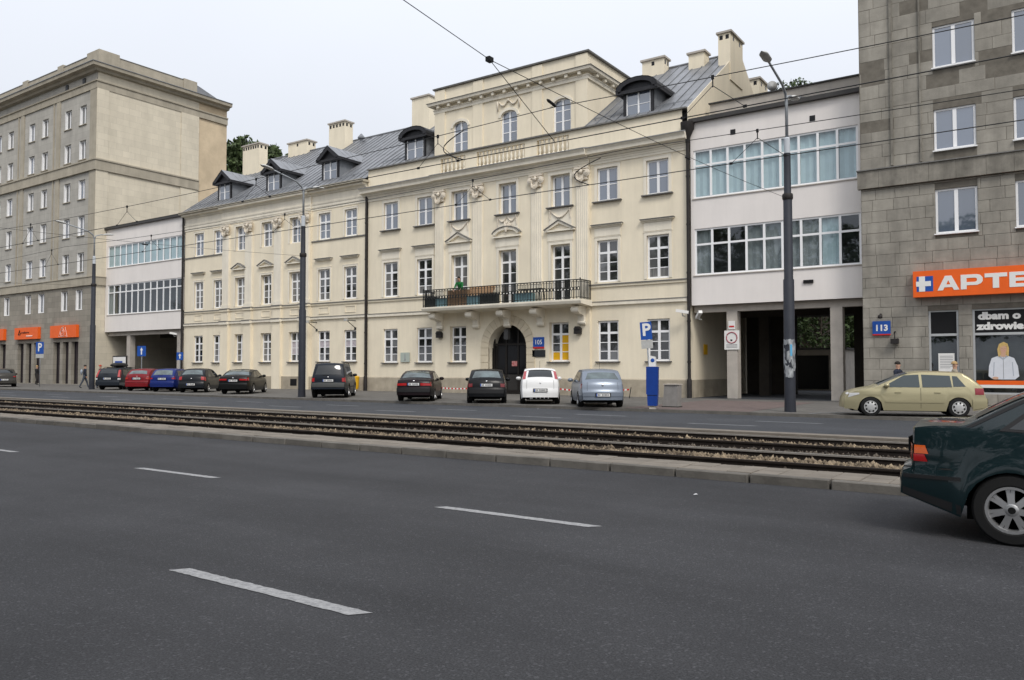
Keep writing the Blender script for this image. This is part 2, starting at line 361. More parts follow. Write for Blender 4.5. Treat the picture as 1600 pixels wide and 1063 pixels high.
def sheet(name, x0, x1, y0, y1, z, m, n=1):
    mb = MB(); mb.add([(x0, y0, z), (x1, y0, z), (x1, y1, z), (x0, y1, z)], [(0, 1, 2, 3)]); return struct(mb.build(name, m, fix=False))
XL, XR = -320, 160
sheet('ground', -900, 900, -900, 900, -0.06, SOIL)
sheet('road', XL, XR, -0.6, 11.2, 0.0, ASPH)
sheet('road', XL, XR, 19.1, 27.2, 0.0, ASPH2)
struct(MB().box(XL, XR, -24, -0.6, -0.05, 0.12).build('near_pavement', SLAB))
pv = struct(MB().box(XL, XR, 27.32, 75, -0.05, 0.10).build('pavement', SLAB))
struct(MB().box(XL, XR, 27.2, 27.317, -0.05, 0.108).build('far_kerb', KERBM))
sheet('passage_paving', -13.9, -9.0, 27.5, 36.5, 0.106, REDPAVE)
sheet('driveway', -15.5, -7.3, 38.6, 75, 0.107, ASPH2)
sheet('driveway', -72.5, -60.5, 38.6, 60, 0.107, ASPH2)

# lane dashes
def dash(xa, xb, y, w, m, label, grp):
    mb = MB(); s = w / 2; k = 0.10; n = 44; rj = random.Random(int(xa * 100)); vs = []
    for q in range(n + 1):      # worn, slightly ragged edges
        t = q / n; j = lambda: rj.uniform(-.006, .006); vs += [(xa + (xb - k - xa) * t + (j() if q in (0, n) else 0), y - s + j(), .0045), (xa + k + (xb - xa - k) * t, y + s + j(), .0045)]
    mb.add(vs, [(2 * q, 2 * q + 2, 2 * q + 3, 2 * q + 1) for q in range(n)])
    return tag(mb.build('lane_dash', m, fix=False), label, 'lane marking', grp)
per = 6.36
for i in range(-2, 1):
    a = -6.05 + i * per
    dash(a, a + 2.15, 7.2, 0.125, LINE, ['white lane dash in the near carriageway, just left of the dark green car', 'white lane dash farther left on the middle lane line', 'white lane dash cut by the left edge of the picture'][-i], 'dashes of the near lane line')
dash(-5.93, -3.78, 3.78, 0.125, LINE, 'large white lane dash lying nearest the viewer', 'lane marking')
ORD = ['rightmost', 'second from the right', 'third from the right', 'fourth from the right', 'fifth from the right', 'sixth from the right', 'seventh from the right', 'eighth from the right', 'ninth from the right', 'tenth from the right', 'leftmost']
for i in range(-8, 3):
    a = -21.85 + i * per
    dash(a, a + 2.1, 22.25, 0.13, LINE2, f'faded far lane dash, {ORD[2 - i]} on the line nearer the tram tracks', 'dashes of the far lane lines near the tracks')
    dash(a + 1.35, a + 3.4, 24.3, 0.13, LINE2, f'faded far lane dash, {ORD[2 - i]} on the line nearer the parked cars', 'dashes of the far lane lines near the parked cars')
# white corner line of the parking bay under the gold hatchback
mb = MB(); pts = [(-6.95, 27.45), (-6.75, 28.2), (-6.2, 28.75), (-5.2, 28.95), (-1.0, 29.0), (6, 29.0)]
for (a, b) in zip(pts, pts[1:]):
    d = Vector((b[0] - a[0], b[1] - a[1], 0)).normalized(); nrm = Vector((-d.y, d.x, 0)) * 0.06
    mb.add([(a[0] - nrm.x, a[1] - nrm.y, .112), (b[0] - nrm.x, b[1] - nrm.y, .112), (b[0] + nrm.x, b[1] + nrm.y, .112), (a[0] + nrm.x, a[1] + nrm.y, .112)], [(0, 1, 2, 3)])
tag(mb.build('bay_line', LINE2, fix=False), 'pale curved line at the corner of the parking bay under the gold hatchback', 'road marking')

rp = random.Random(8)
for (x_, y_, lab) in ((-3.9, 9.7, 'tiny white paper scrap on the near carriageway'), (-17.2, 26.6, 'small white paper scrap by the far kerb near the white hatchback')):
    mb = MB(); mb.add([(.0, 0, 0), (.045, .005, .008), (.05, .035, .002), (.02, .045, .012), (-.005, .03, .003)], [(0, 1, 3), (1, 2, 3), (0, 3, 4)]); tag(mb.build('paper_scrap', mat('white_paper', (.7, .7, .7), .8), None, (x_, y_, .008), fix=False), lab, 'litter', 'litter on the road')
# tram bed: kerb stones, pavers, ballast, rails
bed = struct(MB().box(XL, XR, 11.36, 18.5, -0.05, 0.035).build('tram_bed', BALLASTBED))
bed_k = bed
def bevbox(x, y, z, b):
    bm = bmesh.new(); bmesh.ops.create_cube(bm, size=1)
    for v in bm.verts: v.co = Vector(((v.co.x) * x, v.co.y * y, v.co.z * z))
    bmesh.ops.bevel(bm, geom=[e for e in bm.edges], offset=b, segments=1, affect='EDGES')
    me = bpy.data.meshes.new('piece'); bm.to_mesh(me); bm.free(); return me
kme = [bevbox(1.085 + random.uniform(-.02, .015), 0.15, 0.17, 0.014) for _ in range(4)]
for k in kme: k.materials.append(KERBM)
pme = [bevbox(0.352, 0.395, 0.06, 0.008) for _ in range(3)]
for k in pme: k.materials.append(PAVERM)
x = -2.58 + 1.105 * 5
for i in range(52):
    o = put('kerb_stone', kme[i % 4], bed, (x - 1.105 * (i + .5), 11.275 + random.uniform(-.012, .012), 0.04 + random.uniform(-.008, .006))); o.rotation_euler = (random.uniform(-.02, .02), random.uniform(-.008, .008), random.uniform(-.012, .012))
struct(MB().box(XL, x - 1.105 * 52, 11.2, 11.35, -0.04, 0.122).build('kerb_run', KERBM, bed, (0, 0, 0)), 'stuff')
for i in range(140):
    for j in range(2):
        o = put('paver', pme[(i + j) % 3], bed, (3.0 - 0.362 * i, 11.575 + j * 0.405, 0.092 + random.uniform(-.006, .006))); o.rotation_euler = (random.uniform(-.012, .012), random.uniform(-.012, .012), random.uniform(-.01, .01))
struct(MB().box(XL, 3.0 - 0.362 * 139.5, 11.37, 12.18, -0.04, 0.121).build('paver_run', PAVERM, bed, (0, 0, 0)), 'stuff')
MB().box(XL, XR, 18.5, 18.78, -0.04, 0.128).build('edge_kerb', PAVERM, bed, (0, 0, 0))
MB().box(XL, XR, 18.785, 19.1, -0.04, 0.115).build('edge_strip', PAVERM, bed, (0, 0, 0))
for i, y in enumerate((12.48, 14.0, 15.5, 17.15)):
    mb = MB(); pr = [(y - .06, .02), (y - .05, .03), (y - .012, .05), (y - .012, .125), (y - .03, .135), (y - .03, .17), (y + .03, .17), (y + .03, .135), (y + .012, .125), (y + .012, .05), (y + .06, .03), (y + .06, .02)]
    moulding(mb, pr, -150, 60)
    rl = mb.build('tram_rail', RAILSIDE)
    MB().box(-150, 60, y - .038, y + .038, .148, .1765).build('rail_head', RAILTOP if i % 2 else RAILSIDE, rl, (0, 0, 0))
    tag(rl, ['steel tram rail next to the beige pavers, nearest of the four', 'second tram rail from the beige pavers, shiny head', 'third tram rail from the beige pavers', 'tram rail nearest the far carriageway'][i], 'rail', 'tram rails')

def stones(name, n, x0, x1, yr, zfn, smin, smax, m, parent):
    rs = np.random.RandomState(3)
    base = np.array([(1, 0, 0), (-1, 0, 0), (0, 1, 0), (0, -1, 0), (0, 0, 1), (0, 0, -1)], float)
    tri = np.array([(0, 2, 4), (2, 1, 4), (1, 3, 4), (3, 0, 4), (2, 0, 5), (1, 2, 5), (3, 1, 5), (0, 3, 5)])
    u = rs.rand(n) ** 1.6
    X = x1 + (x0 - x1) * u                      # denser where it lies close to the viewer
    seg = rs.choice(len(yr), n, p=[w for _, _, w in yr]); a = np.array([p[0] for p in yr])[seg]; b = np.array([p[1] for p in yr])[seg]
    Y = a + (b - a) * rs.rand(n); s = smin + (smax - smin) * rs.rand(n) ** 2
    Z = zfn(Y, rs.rand(n))
    V = base[None] * (s[:, None, None]) * (0.6 + 0.8 * rs.rand(n, 6, 1)) + (rs.rand(n, 6, 3) - .5) * (s[:, None, None]) * 0.7
    V = V + np.stack([X, Y, Z], 1)[:, None, :]
    F = (tri[None] + (np.arange(n) * 6)[:, None, None]).reshape(-1)
    me = bpy.data.meshes.new(name); me.vertices.add(n * 6); me.vertices.foreach_set('co', V.reshape(-1))
    me.loops.add(len(F)); me.loops.foreach_set('vertex_index', F.astype(np.int32)); me.polygons.add(n * 8)
    me.polygons.foreach_set('loop_start', np.arange(0, n * 24, 3).astype(np.int32)); me.update(); me.validate()
    me.materials.append(m); return struct(put(name, me, parent, (0, 0, 0)), 'stuff')
BST = mat('tan_ballast_stone', (0.23, 0.18, 0.12), 0.9, island=0.6, col2=(0.075, 0.056, 0.040), scale=2.5)
BSD = mat('dark_ballast_stone', (0.12, 0.10, 0.078), 0.9, island=0.6, col2=(0.05, 0.04, 0.032), scale=1.5)
stones('ballast', 26000, -75, 6, [(12.75, 13.75, .8), (13.0, 13.7, .2)], lambda y, r: 0.045 + 0.045 * r, .02, .062, BST, bed)
stones('ballast', 13000, -75, 6, [(15.75, 16.95, 1.0)], lambda y, r: 0.04 + 0.045 * r, .02, .055, BST, bed)
stones('ballast', 17000, -75, 6, [(12.3, 13.0, .2), (14.15, 15.4, .55), (17.2, 18.45, .25)], lambda y, r: 0.035 + 0.03 * r, .02, .05, BSD, bed)
# ------------------------------------------------------------------ classical pieces
def surround(mb, xc, w, z0, z1, y, b=0.16, d=0.035, bottom=False):
    mb.box(xc - w / 2 - b, xc - w / 2, y - d, y + .02, z0, z1 + b).box(xc + w / 2, xc + w / 2 + b, y - d, y + .02, z0, z1 + b)
    mb.box(xc - w / 2, xc + w / 2, y - d, y + .02, z1, z1 + b)
    mb.box(xc - w / 2 - b - .03, xc + w / 2 + b + .03, y - d - .015, y + .02, z1 + b + .002, z1 + b + .035)
def sill_mesh(w, h=.06, out=.14): return MB().box(-w / 2, w / 2, -out, .05, -h, 0).mesh('sill', SILL)
def pediment(kind, w, h):
    """white raking mouldings under a dark flashing; local origin at base centre on the wall"""
    mb = MB(); d = .24
    if kind == 'flat':
        mb.cur = 0; mb.box(-w / 2 + .10, w / 2 - .10, -.10, .02, 0, .07).box(-w / 2 + .04, w / 2 - .04, -d + .06, .02, .072, .135)
        mb.cur = 1; mb.box(-w / 2, w / 2, -d, .02, .137, .175)
        return mb.mesh('hood_moulding', [TRIM, LEDGE])
    n = 10 if kind == 'seg' else 1
    top = []
    for i in range(2 * n + 1):
        t = -1 + i / n
        z = h * (1 - abs(t)) if kind == 'tri' else h * math.sqrt(max(0, 1 - (t * .97) ** 2)) 
        top.append((t * w / 2, z + .10))
    inner = [(x * .80, max(0.07, .10 + (z - .10) * .74 - .04)) for x, z in top]
    mb.cur = 0
    mb.prism([(-w / 2, 0), (w / 2, 0), (w / 2, .085), (-w / 2, .085)], 'y', -d + .05, .02)
    mb.prism([(p[0] * .97, p[1] - .05 if 0 < i < len(top) - 1 else .09) for i, p in enumerate(top)] + [(w / 2 * .97, .06), (-w / 2 * .97, .06)], 'y', -.05, .02)
    for i in range(len(top) - 1):
        a, b = top[i], top[i + 1]; ia, ib = inner[i], inner[i + 1]
        mb.prism([a, b, ib, ia], 'y', -d + .03, .015)
    mb.cur = 1
    for i in range(len(top) - 1):
        a, b = top[i], top[i + 1]
        mb.prism([a, b, (b[0] * 1.02, b[1] + .04), (a[0] * 1.02, a[1] + .04)], 'y', -d - .03, .02)
    return mb.mesh('pediment', [TRIM, LEDGE])
def capital_mesh(w):
    mb = MB(); mb.box(-w / 2 - .10, w / 2 + .10, -.16, .02, .72, .84).box(-w / 2 - .02, w / 2 + .02, -.10, .02, .10, .72)
    for s in (-1, 1):
        for rr, yy in ((.21, -.15), (.13, -.19), (.06, -.22)):
            mb.lathe([(rr - .03, .0), (rr, -.02), (rr, -.05), (rr - .045, -.06)], (s * (w / 2 + .02), yy + .06, .48), 12, 'y')
    for k in range(3):      # garland between the volutes and a leaf in the middle
        pts = []
        for i in range(9):
            t = math.pi * i / 8; pts.append((-.24 * math.cos(t), -.17 - .02 * k, .34 - .05 * k - (.20 + .03 * k) * math.sin(t)))
        mb.tube(pts, .045 - .008 * k, 6)
    mb.lathe([(.02, .0), (.11, .06), (.13, .16), (.06, .26), (.015, .32)], (0, -.14, .42), 8)
    for s in (-1, 1): mb.tube([(s * .05, -.17, .55), (s * .2, -.19, .63), (s * .33, -.15, .58)], .04, 6)
    return mb.mesh('capital', ORN, smooth=True, angle=45)
ORN = mat('pinkish_plaster_ornament', (0.70, 0.63, 0.52), 0.9, var=0.10, scale=8)
def swag(mb, x0, x1, y, z, drop, r=.035, n=10):
    mb.tube([(x0 + (x1 - x0) * i / n, y - .03, z - drop * math.sin(math.pi * i / n)) for i in range(n + 1)], [r * (.6 + .8 * math.sin(math.pi * i / n)) for i in range(n + 1)], 6)
def frame_rect(mb, x0, x1, z0, z1, y, b, d):
    mb.box(x0, x1, y - d, y + .02, z0, z0 + b).box(x0, x1, y - d, y + .02, z1 - b, z1).box(x0, x0 + b, y - d, y + .02, z0 + b, z1 - b).box(x1 - b, x1, y - d, y + .02, z0 + b, z1 - b)
def drainpipe(parent, x, y, z1, hopper=False):
    mb = MB(); mb.tube([(x, y, .1), (x, y, z1)], .085, 10)
    for z in (0.35, 1.9, 4.0, 6.5, 9.0, 11.5): mb.lathe([(.105, z), (.105, z + .09)], (x, y, 0), 10)
    mb.lathe([(.13, .1), (.13, 1.0), (.10, 1.1)], (x, y, 0), 10)
    if hopper: mb.lathe([(.09, z1 - .7), (.16, z1 - .35), (.34, z1 + .05), (.36, z1 + .4)], (x, y, 0), 14)
    return mb.build('drainpipe', PIPE, parent, smooth=True, angle=40)

F = 38.8
ROWS8 = ((0.70, 3), (1.0, 1))
PED = {}
def ped(kind, w, h):
    k = (kind, round(w, 2), round(h, 2))
    if k not in PED: PED[k] = pediment(kind, w, h)
    return PED[k]
SILLS = {}
def sill(parent, xc, z, w, y, out=.14):
    k = (round(w, 2), out)
    if k not in SILLS: SILLS[k] = sill_mesh(w, .06, out)
    w_ = parent.location
    return put('sill', SILLS[k], parent, Vector((xc, y, z)) - w_)
def band(parent, name, prof, x0, x1, m, capm=None):
    mb = MB(); moulding(mb, prof, x0, x1); return mb.build(name, m, parent)
def rect(y, out, z0, z1): return [(y - out, z0), (y + .03, z0), (y + .03, z1), (y - out, z1)]

# ------------------------------------------------------------------ palace
pal = thing('palace', 'cream three-storey palace with central balcony, arched gateway and raised attic storey', 'building', (-27.3, F, 0.1))
PX0, PX1, RX0, RX1, FR = -38.85, -15.72, -32.75, -21.52, F - .14
cx = [-36.71, -33.73, -30.75, -27.09, -23.40, -20.45, -17.46]; ww = 1.28
ARC, ARO, ARI, ARZ = -27.1, 1.95, 1.38, 2.85
holes = []
for i, x in enumerate(cx):
    if i != 3:
        gx = {2: -30.85, 4: -23.52}.get(i, x); holes.append((gx - ww / 2, gx + ww / 2, 2.0, 4.24))
    holes.append((x - ww / 2, x + ww / 2, 5.42 if 2 <= i <= 4 else 6.38, 8.7)); holes.append((x - ww / 2, x + ww / 2, 10.87, 12.73))
arch_h = (ARC - ARI, ARC + ARI, 0.1, ARZ + ARI)
def side(x): return RX0 < x < RX1
for (a, b, y, nm) in ((PX0, RX0, F, 'wall'), (RX0, RX1, FR, 'wall'), (RX1, PX1, F, 'wall')):
    mb = MB(); hs_ = [h for h in holes if a < h[0] < b]
    if y == FR: hs_ = hs_ + [arch_h]
    wall_holes(mb, a, b, 0.1, 13.95, y, hs_, .22 + (F - y))
    if y == FR:
        mb.add([(a, FR, .1), (a, F, .1), (a, F, 13.95), (a, FR, 13.95)], [(0, 1, 2, 3)]); mb.add([(b, FR, .1), (b, F, .1), (b, F, 13.95), (b, FR, 13.95)], [(3, 2, 1, 0)])
        # spandrels that turn the square gateway hole into a round arch
        for s in (-1, 1):
            n = 10; arc = [(ARC + s * ARI * math.cos(math.pi / 2 * k / n), ARZ + ARI * math.sin(math.pi / 2 * k / n)) for k in range(n + 1)]
            mb.prism([(ARC + s * ARI, ARZ + ARI)] + arc, 'y', FR + .003, FR + 1.0)
    mb.build(nm, CREAM, pal)
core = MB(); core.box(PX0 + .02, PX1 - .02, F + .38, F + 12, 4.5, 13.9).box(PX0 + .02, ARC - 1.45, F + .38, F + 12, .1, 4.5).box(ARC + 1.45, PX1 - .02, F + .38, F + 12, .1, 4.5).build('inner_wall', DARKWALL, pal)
# right gable wall, seen above the white linking block and beside the passage
mb = MB(); mb.prism([(F, .1), (F + 16.2, .1), (F + 16.2, 15.1), (47.0, 20.95), (F, 15.2)], 'x', PX1 - .04, PX1); mb.build('gable_wall', CREAM, pal)
mb = MB(); mb.prism([(F, .1), (F + 16.2, .1), (F + 16.2, 15.1), (F, 15.1)], 'x', PX0, PX0 + .015); mb.build('side_wall', CREAM, pal)
MB().box(PX1, PX1 + .03, F + .03, F + 8, .1, 1.02).build('plinth', PLINTH, pal)
for a, b, y in ((PX0, RX0, F), (RX0, ARC - ARO, FR), (ARC + ARO, RX1, FR), (RX1, PX1, F)):
    mb = MB(); mb.box(a + (.0 if a != RX1 else .06), b - (.06 if b == RX0 else 0), y - .06, y + .02, .1, 1.0); mb.prism([(y - .06, 1.0), (y + .02, 1.0), (y + .02, 1.07)], 'x', a + (.0 if a != RX1 else .06), b - (.06 if b == RX0 else 0)); mb.build('plinth', PLINTH, pal)
PY = random.Random(5)
YEL = mat('yellow_poster_behind_glass', (0.75, 0.42, 0.02), 0.25)
for i, x in enumerate(cx):
    y = FR if 2 <= i <= 4 else F; d = .10 + (F - y)
    if i != 3:
        gx = {2: -30.85, 4: -23.52}.get(i, x)
        pm_ = None
        if i == 4: pm_ = [YEL, GLASS, GLASS, GLASS, YEL, YEL, YEL, GLASS]   # yellow posters in the window beside the gate
        # pane order: column by column, bottom to top in each band
        window(pal, gx, 2.0, 4.24, ww - .01, y + d, 2, ROWS8, pane_mats=([YEL, GLASS, GLASS, YEL, YEL, YEL, GLASS, GLASS] if i == 4 else None))
        sill(pal, gx, 2.0, ww + .22, y)
    if 2 <= i <= 4: window(pal, x, 5.42, 8.7, ww - .01, y + d, 2, ((0.78, 4), (1.0, 1)))
    else: window(pal, x, 6.38, 8.7, ww - .01, y + d, 2, ROWS8)
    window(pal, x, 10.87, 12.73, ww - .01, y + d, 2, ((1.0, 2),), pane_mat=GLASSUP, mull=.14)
    for args in ((6.38 if not 2 <= i <= 4 else 5.5, 8.7, y), (10.87, 12.73, y, .17)): mb = MB(); surround(mb, x, ww, *args); mb.build('window_surround', TRIM, pal)
    sill(pal, x, 10.87, ww + .5, y, .18)
    if 2 <= i <= 4:
        MB().box(x - .86, x + .86, y - .045, y + .02, 8.92, 9.42).build('frieze_panel', TRIM, pal)
        put('pediment', ped('seg' if i == 3 else 'tri', 1.98, .52), pal, Vector((x, y, 9.44)) - pal.location)
        mb = MB(); mb.box(x - .76, x + .76, y - .03, y + .02, 9.62, 10.78); mb.build('festoon_panel', TRIM, pal)
        mb = MB()
        if i == 3:
            for s in (-1, 1): swag(mb, x + s * .05, x + s * .62, y - .04, 10.66, .26)
            rr = random.Random(2)
            for k in range(26): # carved plume rising out of the pediment
                a = rr.uniform(-1.2, 1.2); l_ = rr.uniform(.12, .42); q = (x + math.sin(a) * l_ * 1.1, y - .12, 10.02 + math.cos(a) * l_)
                mb.tube([(x, y - .2, 9.75), ((x + q[0]) / 2, y - .2, (9.75 + q[2]) / 2 + .05), q], [.05, .05, .02], 5)
        else: swag(mb, x - .62, x + .62, y - .04, 10.66, .42)
        for s in (-1, 1): mb.tube([(x + s * .66, y - .07, 10.68), (x + s * .68, y - .07, 10.15)], [.045, .02], 6); mb.lathe([(.03, -.05), (.07, 0), (.03, .05)], (x + s * .66, y - .07, 10.68), 8)
        mb.build('festoon', ORN, pal, smooth=True, angle=50)
    else:
        MB().box(x - .80, x + .80, y - .045, y + .02, 8.92, 9.40).build('frieze_panel', TRIM, pal)
        put('hood', ped('flat', 1.95, 0), pal, Vector((x, y, 9.405)) - pal.location)
# string courses
for a, b, y in ((PX0 + .12, RX0, F), (RX0, RX1, FR), (RX1, PX1 - .1, F)):
    if y == F or True:
        band(pal, 'string_course', [(y - .13, 5.09), (y + .03, 5.05), (y + .03, 5.27), (y - .13, 5.27)], a, b, TRIM)
        band(pal, 'flashing', [(y - .16, 5.272), (y + .03, 5.272), (y + .03, 5.33), (y - .16, 5.295)], a, b, LEDGE)
        if y == F:
            band(pal, 'string_course', [(y - .08, 6.10), (y + .03, 6.06), (y + .03, 6.22), (y - .08, 6.22)], a, b, CREAM)
            band(pal, 'flashing', [(y - .13, 6.222), (y + .03, 6.222), (y + .03, 6.30), (y - .13, 6.26)], a, b, LEDGE)
# main cornice
for a, b, y, e0, e1 in ((PX0, RX0, F, .35, 0), (RX0, RX1, FR, 0, 0), (RX1, PX1, F, 0, .02)):
    band(pal, 'architrave', [(y - .05, 12.98), (y + .03, 12.98), (y + .03, 13.32), (y - .14, 13.32), (y - .12, 13.24), (y - .08, 13.22), (y - .08, 13.12), (y - .05, 13.10)], a, b, TRIM)
    band(pal, 'cornice', [(y + .03, 13.322), (y - .20, 13.34), (y - .26, 13.46), (y - .50, 13.50), (y - .52, 13.66), (y - .62, 13.80), (y + .03, 13.80)], a - e0, b + e1, TRIM)
    band(pal, 'cornice_flashing', [(y - .65, 13.802), (y + .05, 13.802), (y + .05, 14.02), (y - .65, 13.85)], a - e0, b + e1, mat('grey_zinc_ledge', (.27, .27, .265), .6, var=.25, scale=3))
# parapet with balustrades
BG = [(-32.45, -30.45), (-29.55, -25.98), (-25.12, -22.95)]
mb = MB(); wall_holes(mb, PX0, PX1 - .35, 13.95, 15.16, F + .04, [(a, b, 14.12, 15.0) for a, b in BG], .26)
mb.box(PX0, PX1 - .35, F + .31, F + .36, 13.95, 14.1); mb.build('parapet', CREAM, pal); MB().box(PX0 + .02, PX1 - .05, F + .37, F + 2, 13.92, 13.98).build('terrace', LEDGE, pal)
band(pal, 'parapet_coping', [(F - .12, 15.162), (F + .34, 15.162), (F + .34, 15.29), (F - .12, 15.24)], PX0 - .05, PX1 - .1, LEDGE)
bal = MB().lathe([(.075, 0), (.075, .06), (.04, .10), (.085, .28), (.06, .42), (.035, .6), (.06, .74), (.075, .80), (.075, .88)], n=10).mesh('baluster', TRIM, smooth=True, angle=40)
for a, b in BG:
    n = int(round((b - a) / .31))
    for k in range(n): put('baluster', bal, pal, Vector((a + (k + .5) * (b - a) / n, F + .17, 14.12)) - pal.location)
# pilasters and capitals of the centre
capm = capital_mesh(.70)
for x in (-32.33, -29.32, -25.0, -21.95):
    mb = MB(); mb.box(x - .37, x + .37, FR - .07, FR + .02, 5.34, 12.1); mb.box(x - .42, x + .42, FR - .10, FR + .015, 5.34, 6.3)
    for k in range(6): mb.box(x - .33 + k * .125, x - .33 + k * .125 + .05, FR - .092, FR - .06, 6.5, 11.95)
    mb.build('pilaster', TRIM, pal)
    put('capital', capm, pal, Vector((x, FR - .05, 12.08)) - pal.location)
# arch surround in separate wedge stones
gap = .012
def arch_stone(poly): MB().prism(poly, 'y', FR - .05, FR + .06).build('arch_stone', STN, pal)
STN = mat('cream_arch_stone', (0.63, 0.55, 0.41), 0.9, var=.08, scale=1.2, rnd=.06)
for s in (-1, 1):
    zs = [.1, .62, 1.07, 1.52, 1.97, 2.41, ARZ]
    for z0, z1 in zip(zs, zs[1:]):
        xa, xb = sorted((ARC + s * ARI, ARC + s * ARO)); arch_stone([(xa, z0 + gap), (xb, z0 + gap), (xb, z1 - gap), (xa, z1 - gap)])
nv = 15
for k in range(nv):
    t0, t1 = math.pi * k / nv + .006, math.pi * (k + 1) / nv - .006
    arch_stone([(ARC + r * math.cos(t), ARZ + r * math.sin(t)) for r, t in ((ARI, t0), (ARO, t0), (ARO, (t0 + t1) / 2), (ARO, t1), (ARI, t1), (ARI, (t0 + t1) / 2))])
SHOPDARK = mat('dark_door_glass', (.008, .008, .009), .08)
# dark gate in the arch
gt = MB(); gt.box(ARC - 1.6, ARC + 1.6, F + .75, F + .77, .1, 4.6); gate = gt.build('gate_back', SIGNBLACK, pal)
GATEM = mat('dark_gate_paint', (0.02, 0.017, 0.015), .45); GATEP = mat('gate_panel_grey', (0.035, 0.033, 0.031), .55, var=.2, scale=2)
mb = MB(); 
for x in (-1.36, -.45, .42, 1.28): mb.box(ARC + x, ARC + x + .10, F + .30, F + .40, .1, 4.2)
mb.box(ARC - 1.36, ARC + 1.38, F + .29, F + .39, 3.0, 3.12); mb.box(ARC - 1.36, ARC + 1.38, F + .29, F + .39, .12, .3); mb.build('gate_frame', GATEM, pal)
for x0, x1 in ((-1.26, -.45), (-.35, .42), (.52, 1.28)):
    for z0, z1 in ((.32, 1.25), (1.3, 2.98)): MB().box(ARC + x0, ARC + x1, F + .35, F + .38, z0, z1).build('gate_panel', GATEP if z0 < 1 else SHOPDARK, pal)
MB().box(ARC + .05, ARC + .42, F + .25, F + .288, 1.75, 2.05).build('gate_notice', mat('red_white_notice', (.6, .35, .33), .6, col2=(.4, .06, .06), scale=14), pal)
MB().box(ARC - .35, ARC - .05, F - .02, F + .24, 3.35, 3.95).build('gate_lantern', mat('lantern_grey_glass', (.09, .09, .09), .3), pal)
# balcony
BX0, BX1, BY = -32.75, -21.35, 37.42
mb = MB(); mb.prism([(BY, 5.16), (FR, 5.06), (FR, 5.40), (BY - .06, 5.40), (BY - .06, 5.30)], 'x', BX0, BX1); mb.build('balcony_slab', TRIM, pal)
def console():
    mb = MB(); pr = [(0, 0), (-.10, .02), (-.20, .1), (-.22, .35), (-.26, .52), (-.45, .60), (-.75, .62), (-.92, .70), (-.98, .86), (-.92, 1.0), (-.75, 1.05), (0, 1.05)]
    mb.prism(pr, 'x', -.2, .2); mb.lathe([(.17, -.24), (.19, -.2), (.19, .2), (.17, .24)], (0, -.80, .84), 14, 'x'); mb.lathe([(.10, -.235), (.12, -.2), (.12, .2), (.10, .235)], (0, -.12, .16), 12, 'x')
    return mb.mesh('console', TRIM, smooth=True, angle=35)
cm_ = console()
for x in (-32.2, -29.35, -27.03, -24.68, -21.95): put('balcony_console', cm_, pal, Vector((x, FR, 4.02)) - pal.location)
mb = MB(); zt, zb_ = 6.46, 5.50
def rail_run(p, q, n):
    p, q = Vector(p), Vector(q); mb.tube([p + Vector((0, 0, zt)), q + Vector((0, 0, zt))], .032, 6); mb.tube([p + Vector((0, 0, zb_)), q + Vector((0, 0, zb_))], .02, 5); mb.tube([p + Vector((0, 0, zt - .10)), q + Vector((0, 0, zt - .10))], .014, 5)
    for k in range(n + 1):
        c = p + (q - p) * k / n; mb.tube([c + Vector((0, 0, zb_ - .08)), c + Vector((0, 0, zt))], .027, 5)
        if k < n and n > 10:
            m_ = p + (q - p) * (k + .5) / n; mb.tube([m_ + Vector((.075 * math.cos(t), 0, 5.98 + .09 * math.sin(t))) for t in [j * math.pi / 4 for j in range(9)]], .024, 4, cap=False)
            mb.tube([m_ + Vector((0, 0, zb_)), m_ + Vector((0, 0, 5.89))], .02, 4); mb.tube([m_ + Vector((0, 0, 6.07)), m_ + Vector((0, 0, zt - .1))], .02, 4)
rail_run((BX0 + .08, BY + .04, 0), (BX1 - .08, BY + .04, 0), 52); rail_run((BX1 - .08, BY + .04, 0), (BX1 - .08, FR - .05, 0), 7); rail_run((BX0 + .08, BY + .04, 0), (BX0 + .08, FR - .05, 0), 7)
for x in (BX0 + .08, BX1 - .08): mb.tube([(x, BY + .04, 5.4), (x, BY + .04, 6.56)], .035, 6)
struct(mb.build('balcony_railing', IRON, pal), 'stuff')
# attic storey
AX0, AX1, AY = -33.52, -22.13, 39.6
aw = [(-31.46, 1.22), (-27.65, 1.22), (-23.85, 1.22)]
mb = MB(); wall_holes(mb, AX0, AX1, 14.0, 19.85, AY, [(x - w / 2, x + w / 2, 15.45, 17.5) for x, w in aw], .2)
for x, w in aw:
    for s in (-1, 1):
        n = 6; arc = [(x + s * w / 2 * math.cos(math.pi / 2 * k / n), 17.12 + .375 * math.sin(math.pi / 2 * k / n)) for k in range(n + 1)]
        mb.prism([(x + s * w / 2, 17.5)] + arc, 'y', AY + .002, AY + .19)
mb.box(AX0, AX0 + .02, AY, 50, 14, 19.85); mb.box(AX1 - .02, AX1, AY, 50, 14, 19.85); mb.box(AX0, AX1, 49.9, 50, 14, 19.85); mb.build('attic_wall', CREAM, pal)
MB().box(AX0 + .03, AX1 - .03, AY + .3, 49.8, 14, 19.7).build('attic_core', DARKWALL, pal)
for i, (x, w) in enumerate(aw):
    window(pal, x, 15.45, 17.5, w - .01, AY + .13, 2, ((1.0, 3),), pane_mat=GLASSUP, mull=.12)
    mb = MB(); n = 8
    for k in range(n):
        t0, t1 = math.pi * k / n, math.pi * (k + 1) / n
        mb.prism([(x - a * math.cos(t), 17.12 + b * math.sin(t)) for a, b, t in ((.61, .375, t0), (.78, .55, t0), (.78, .55, t1), (.61, .375, t1))], 'y', AY - .04, AY + .01)
    mb.build('window_arch', TRIM, pal)
mb = MB()
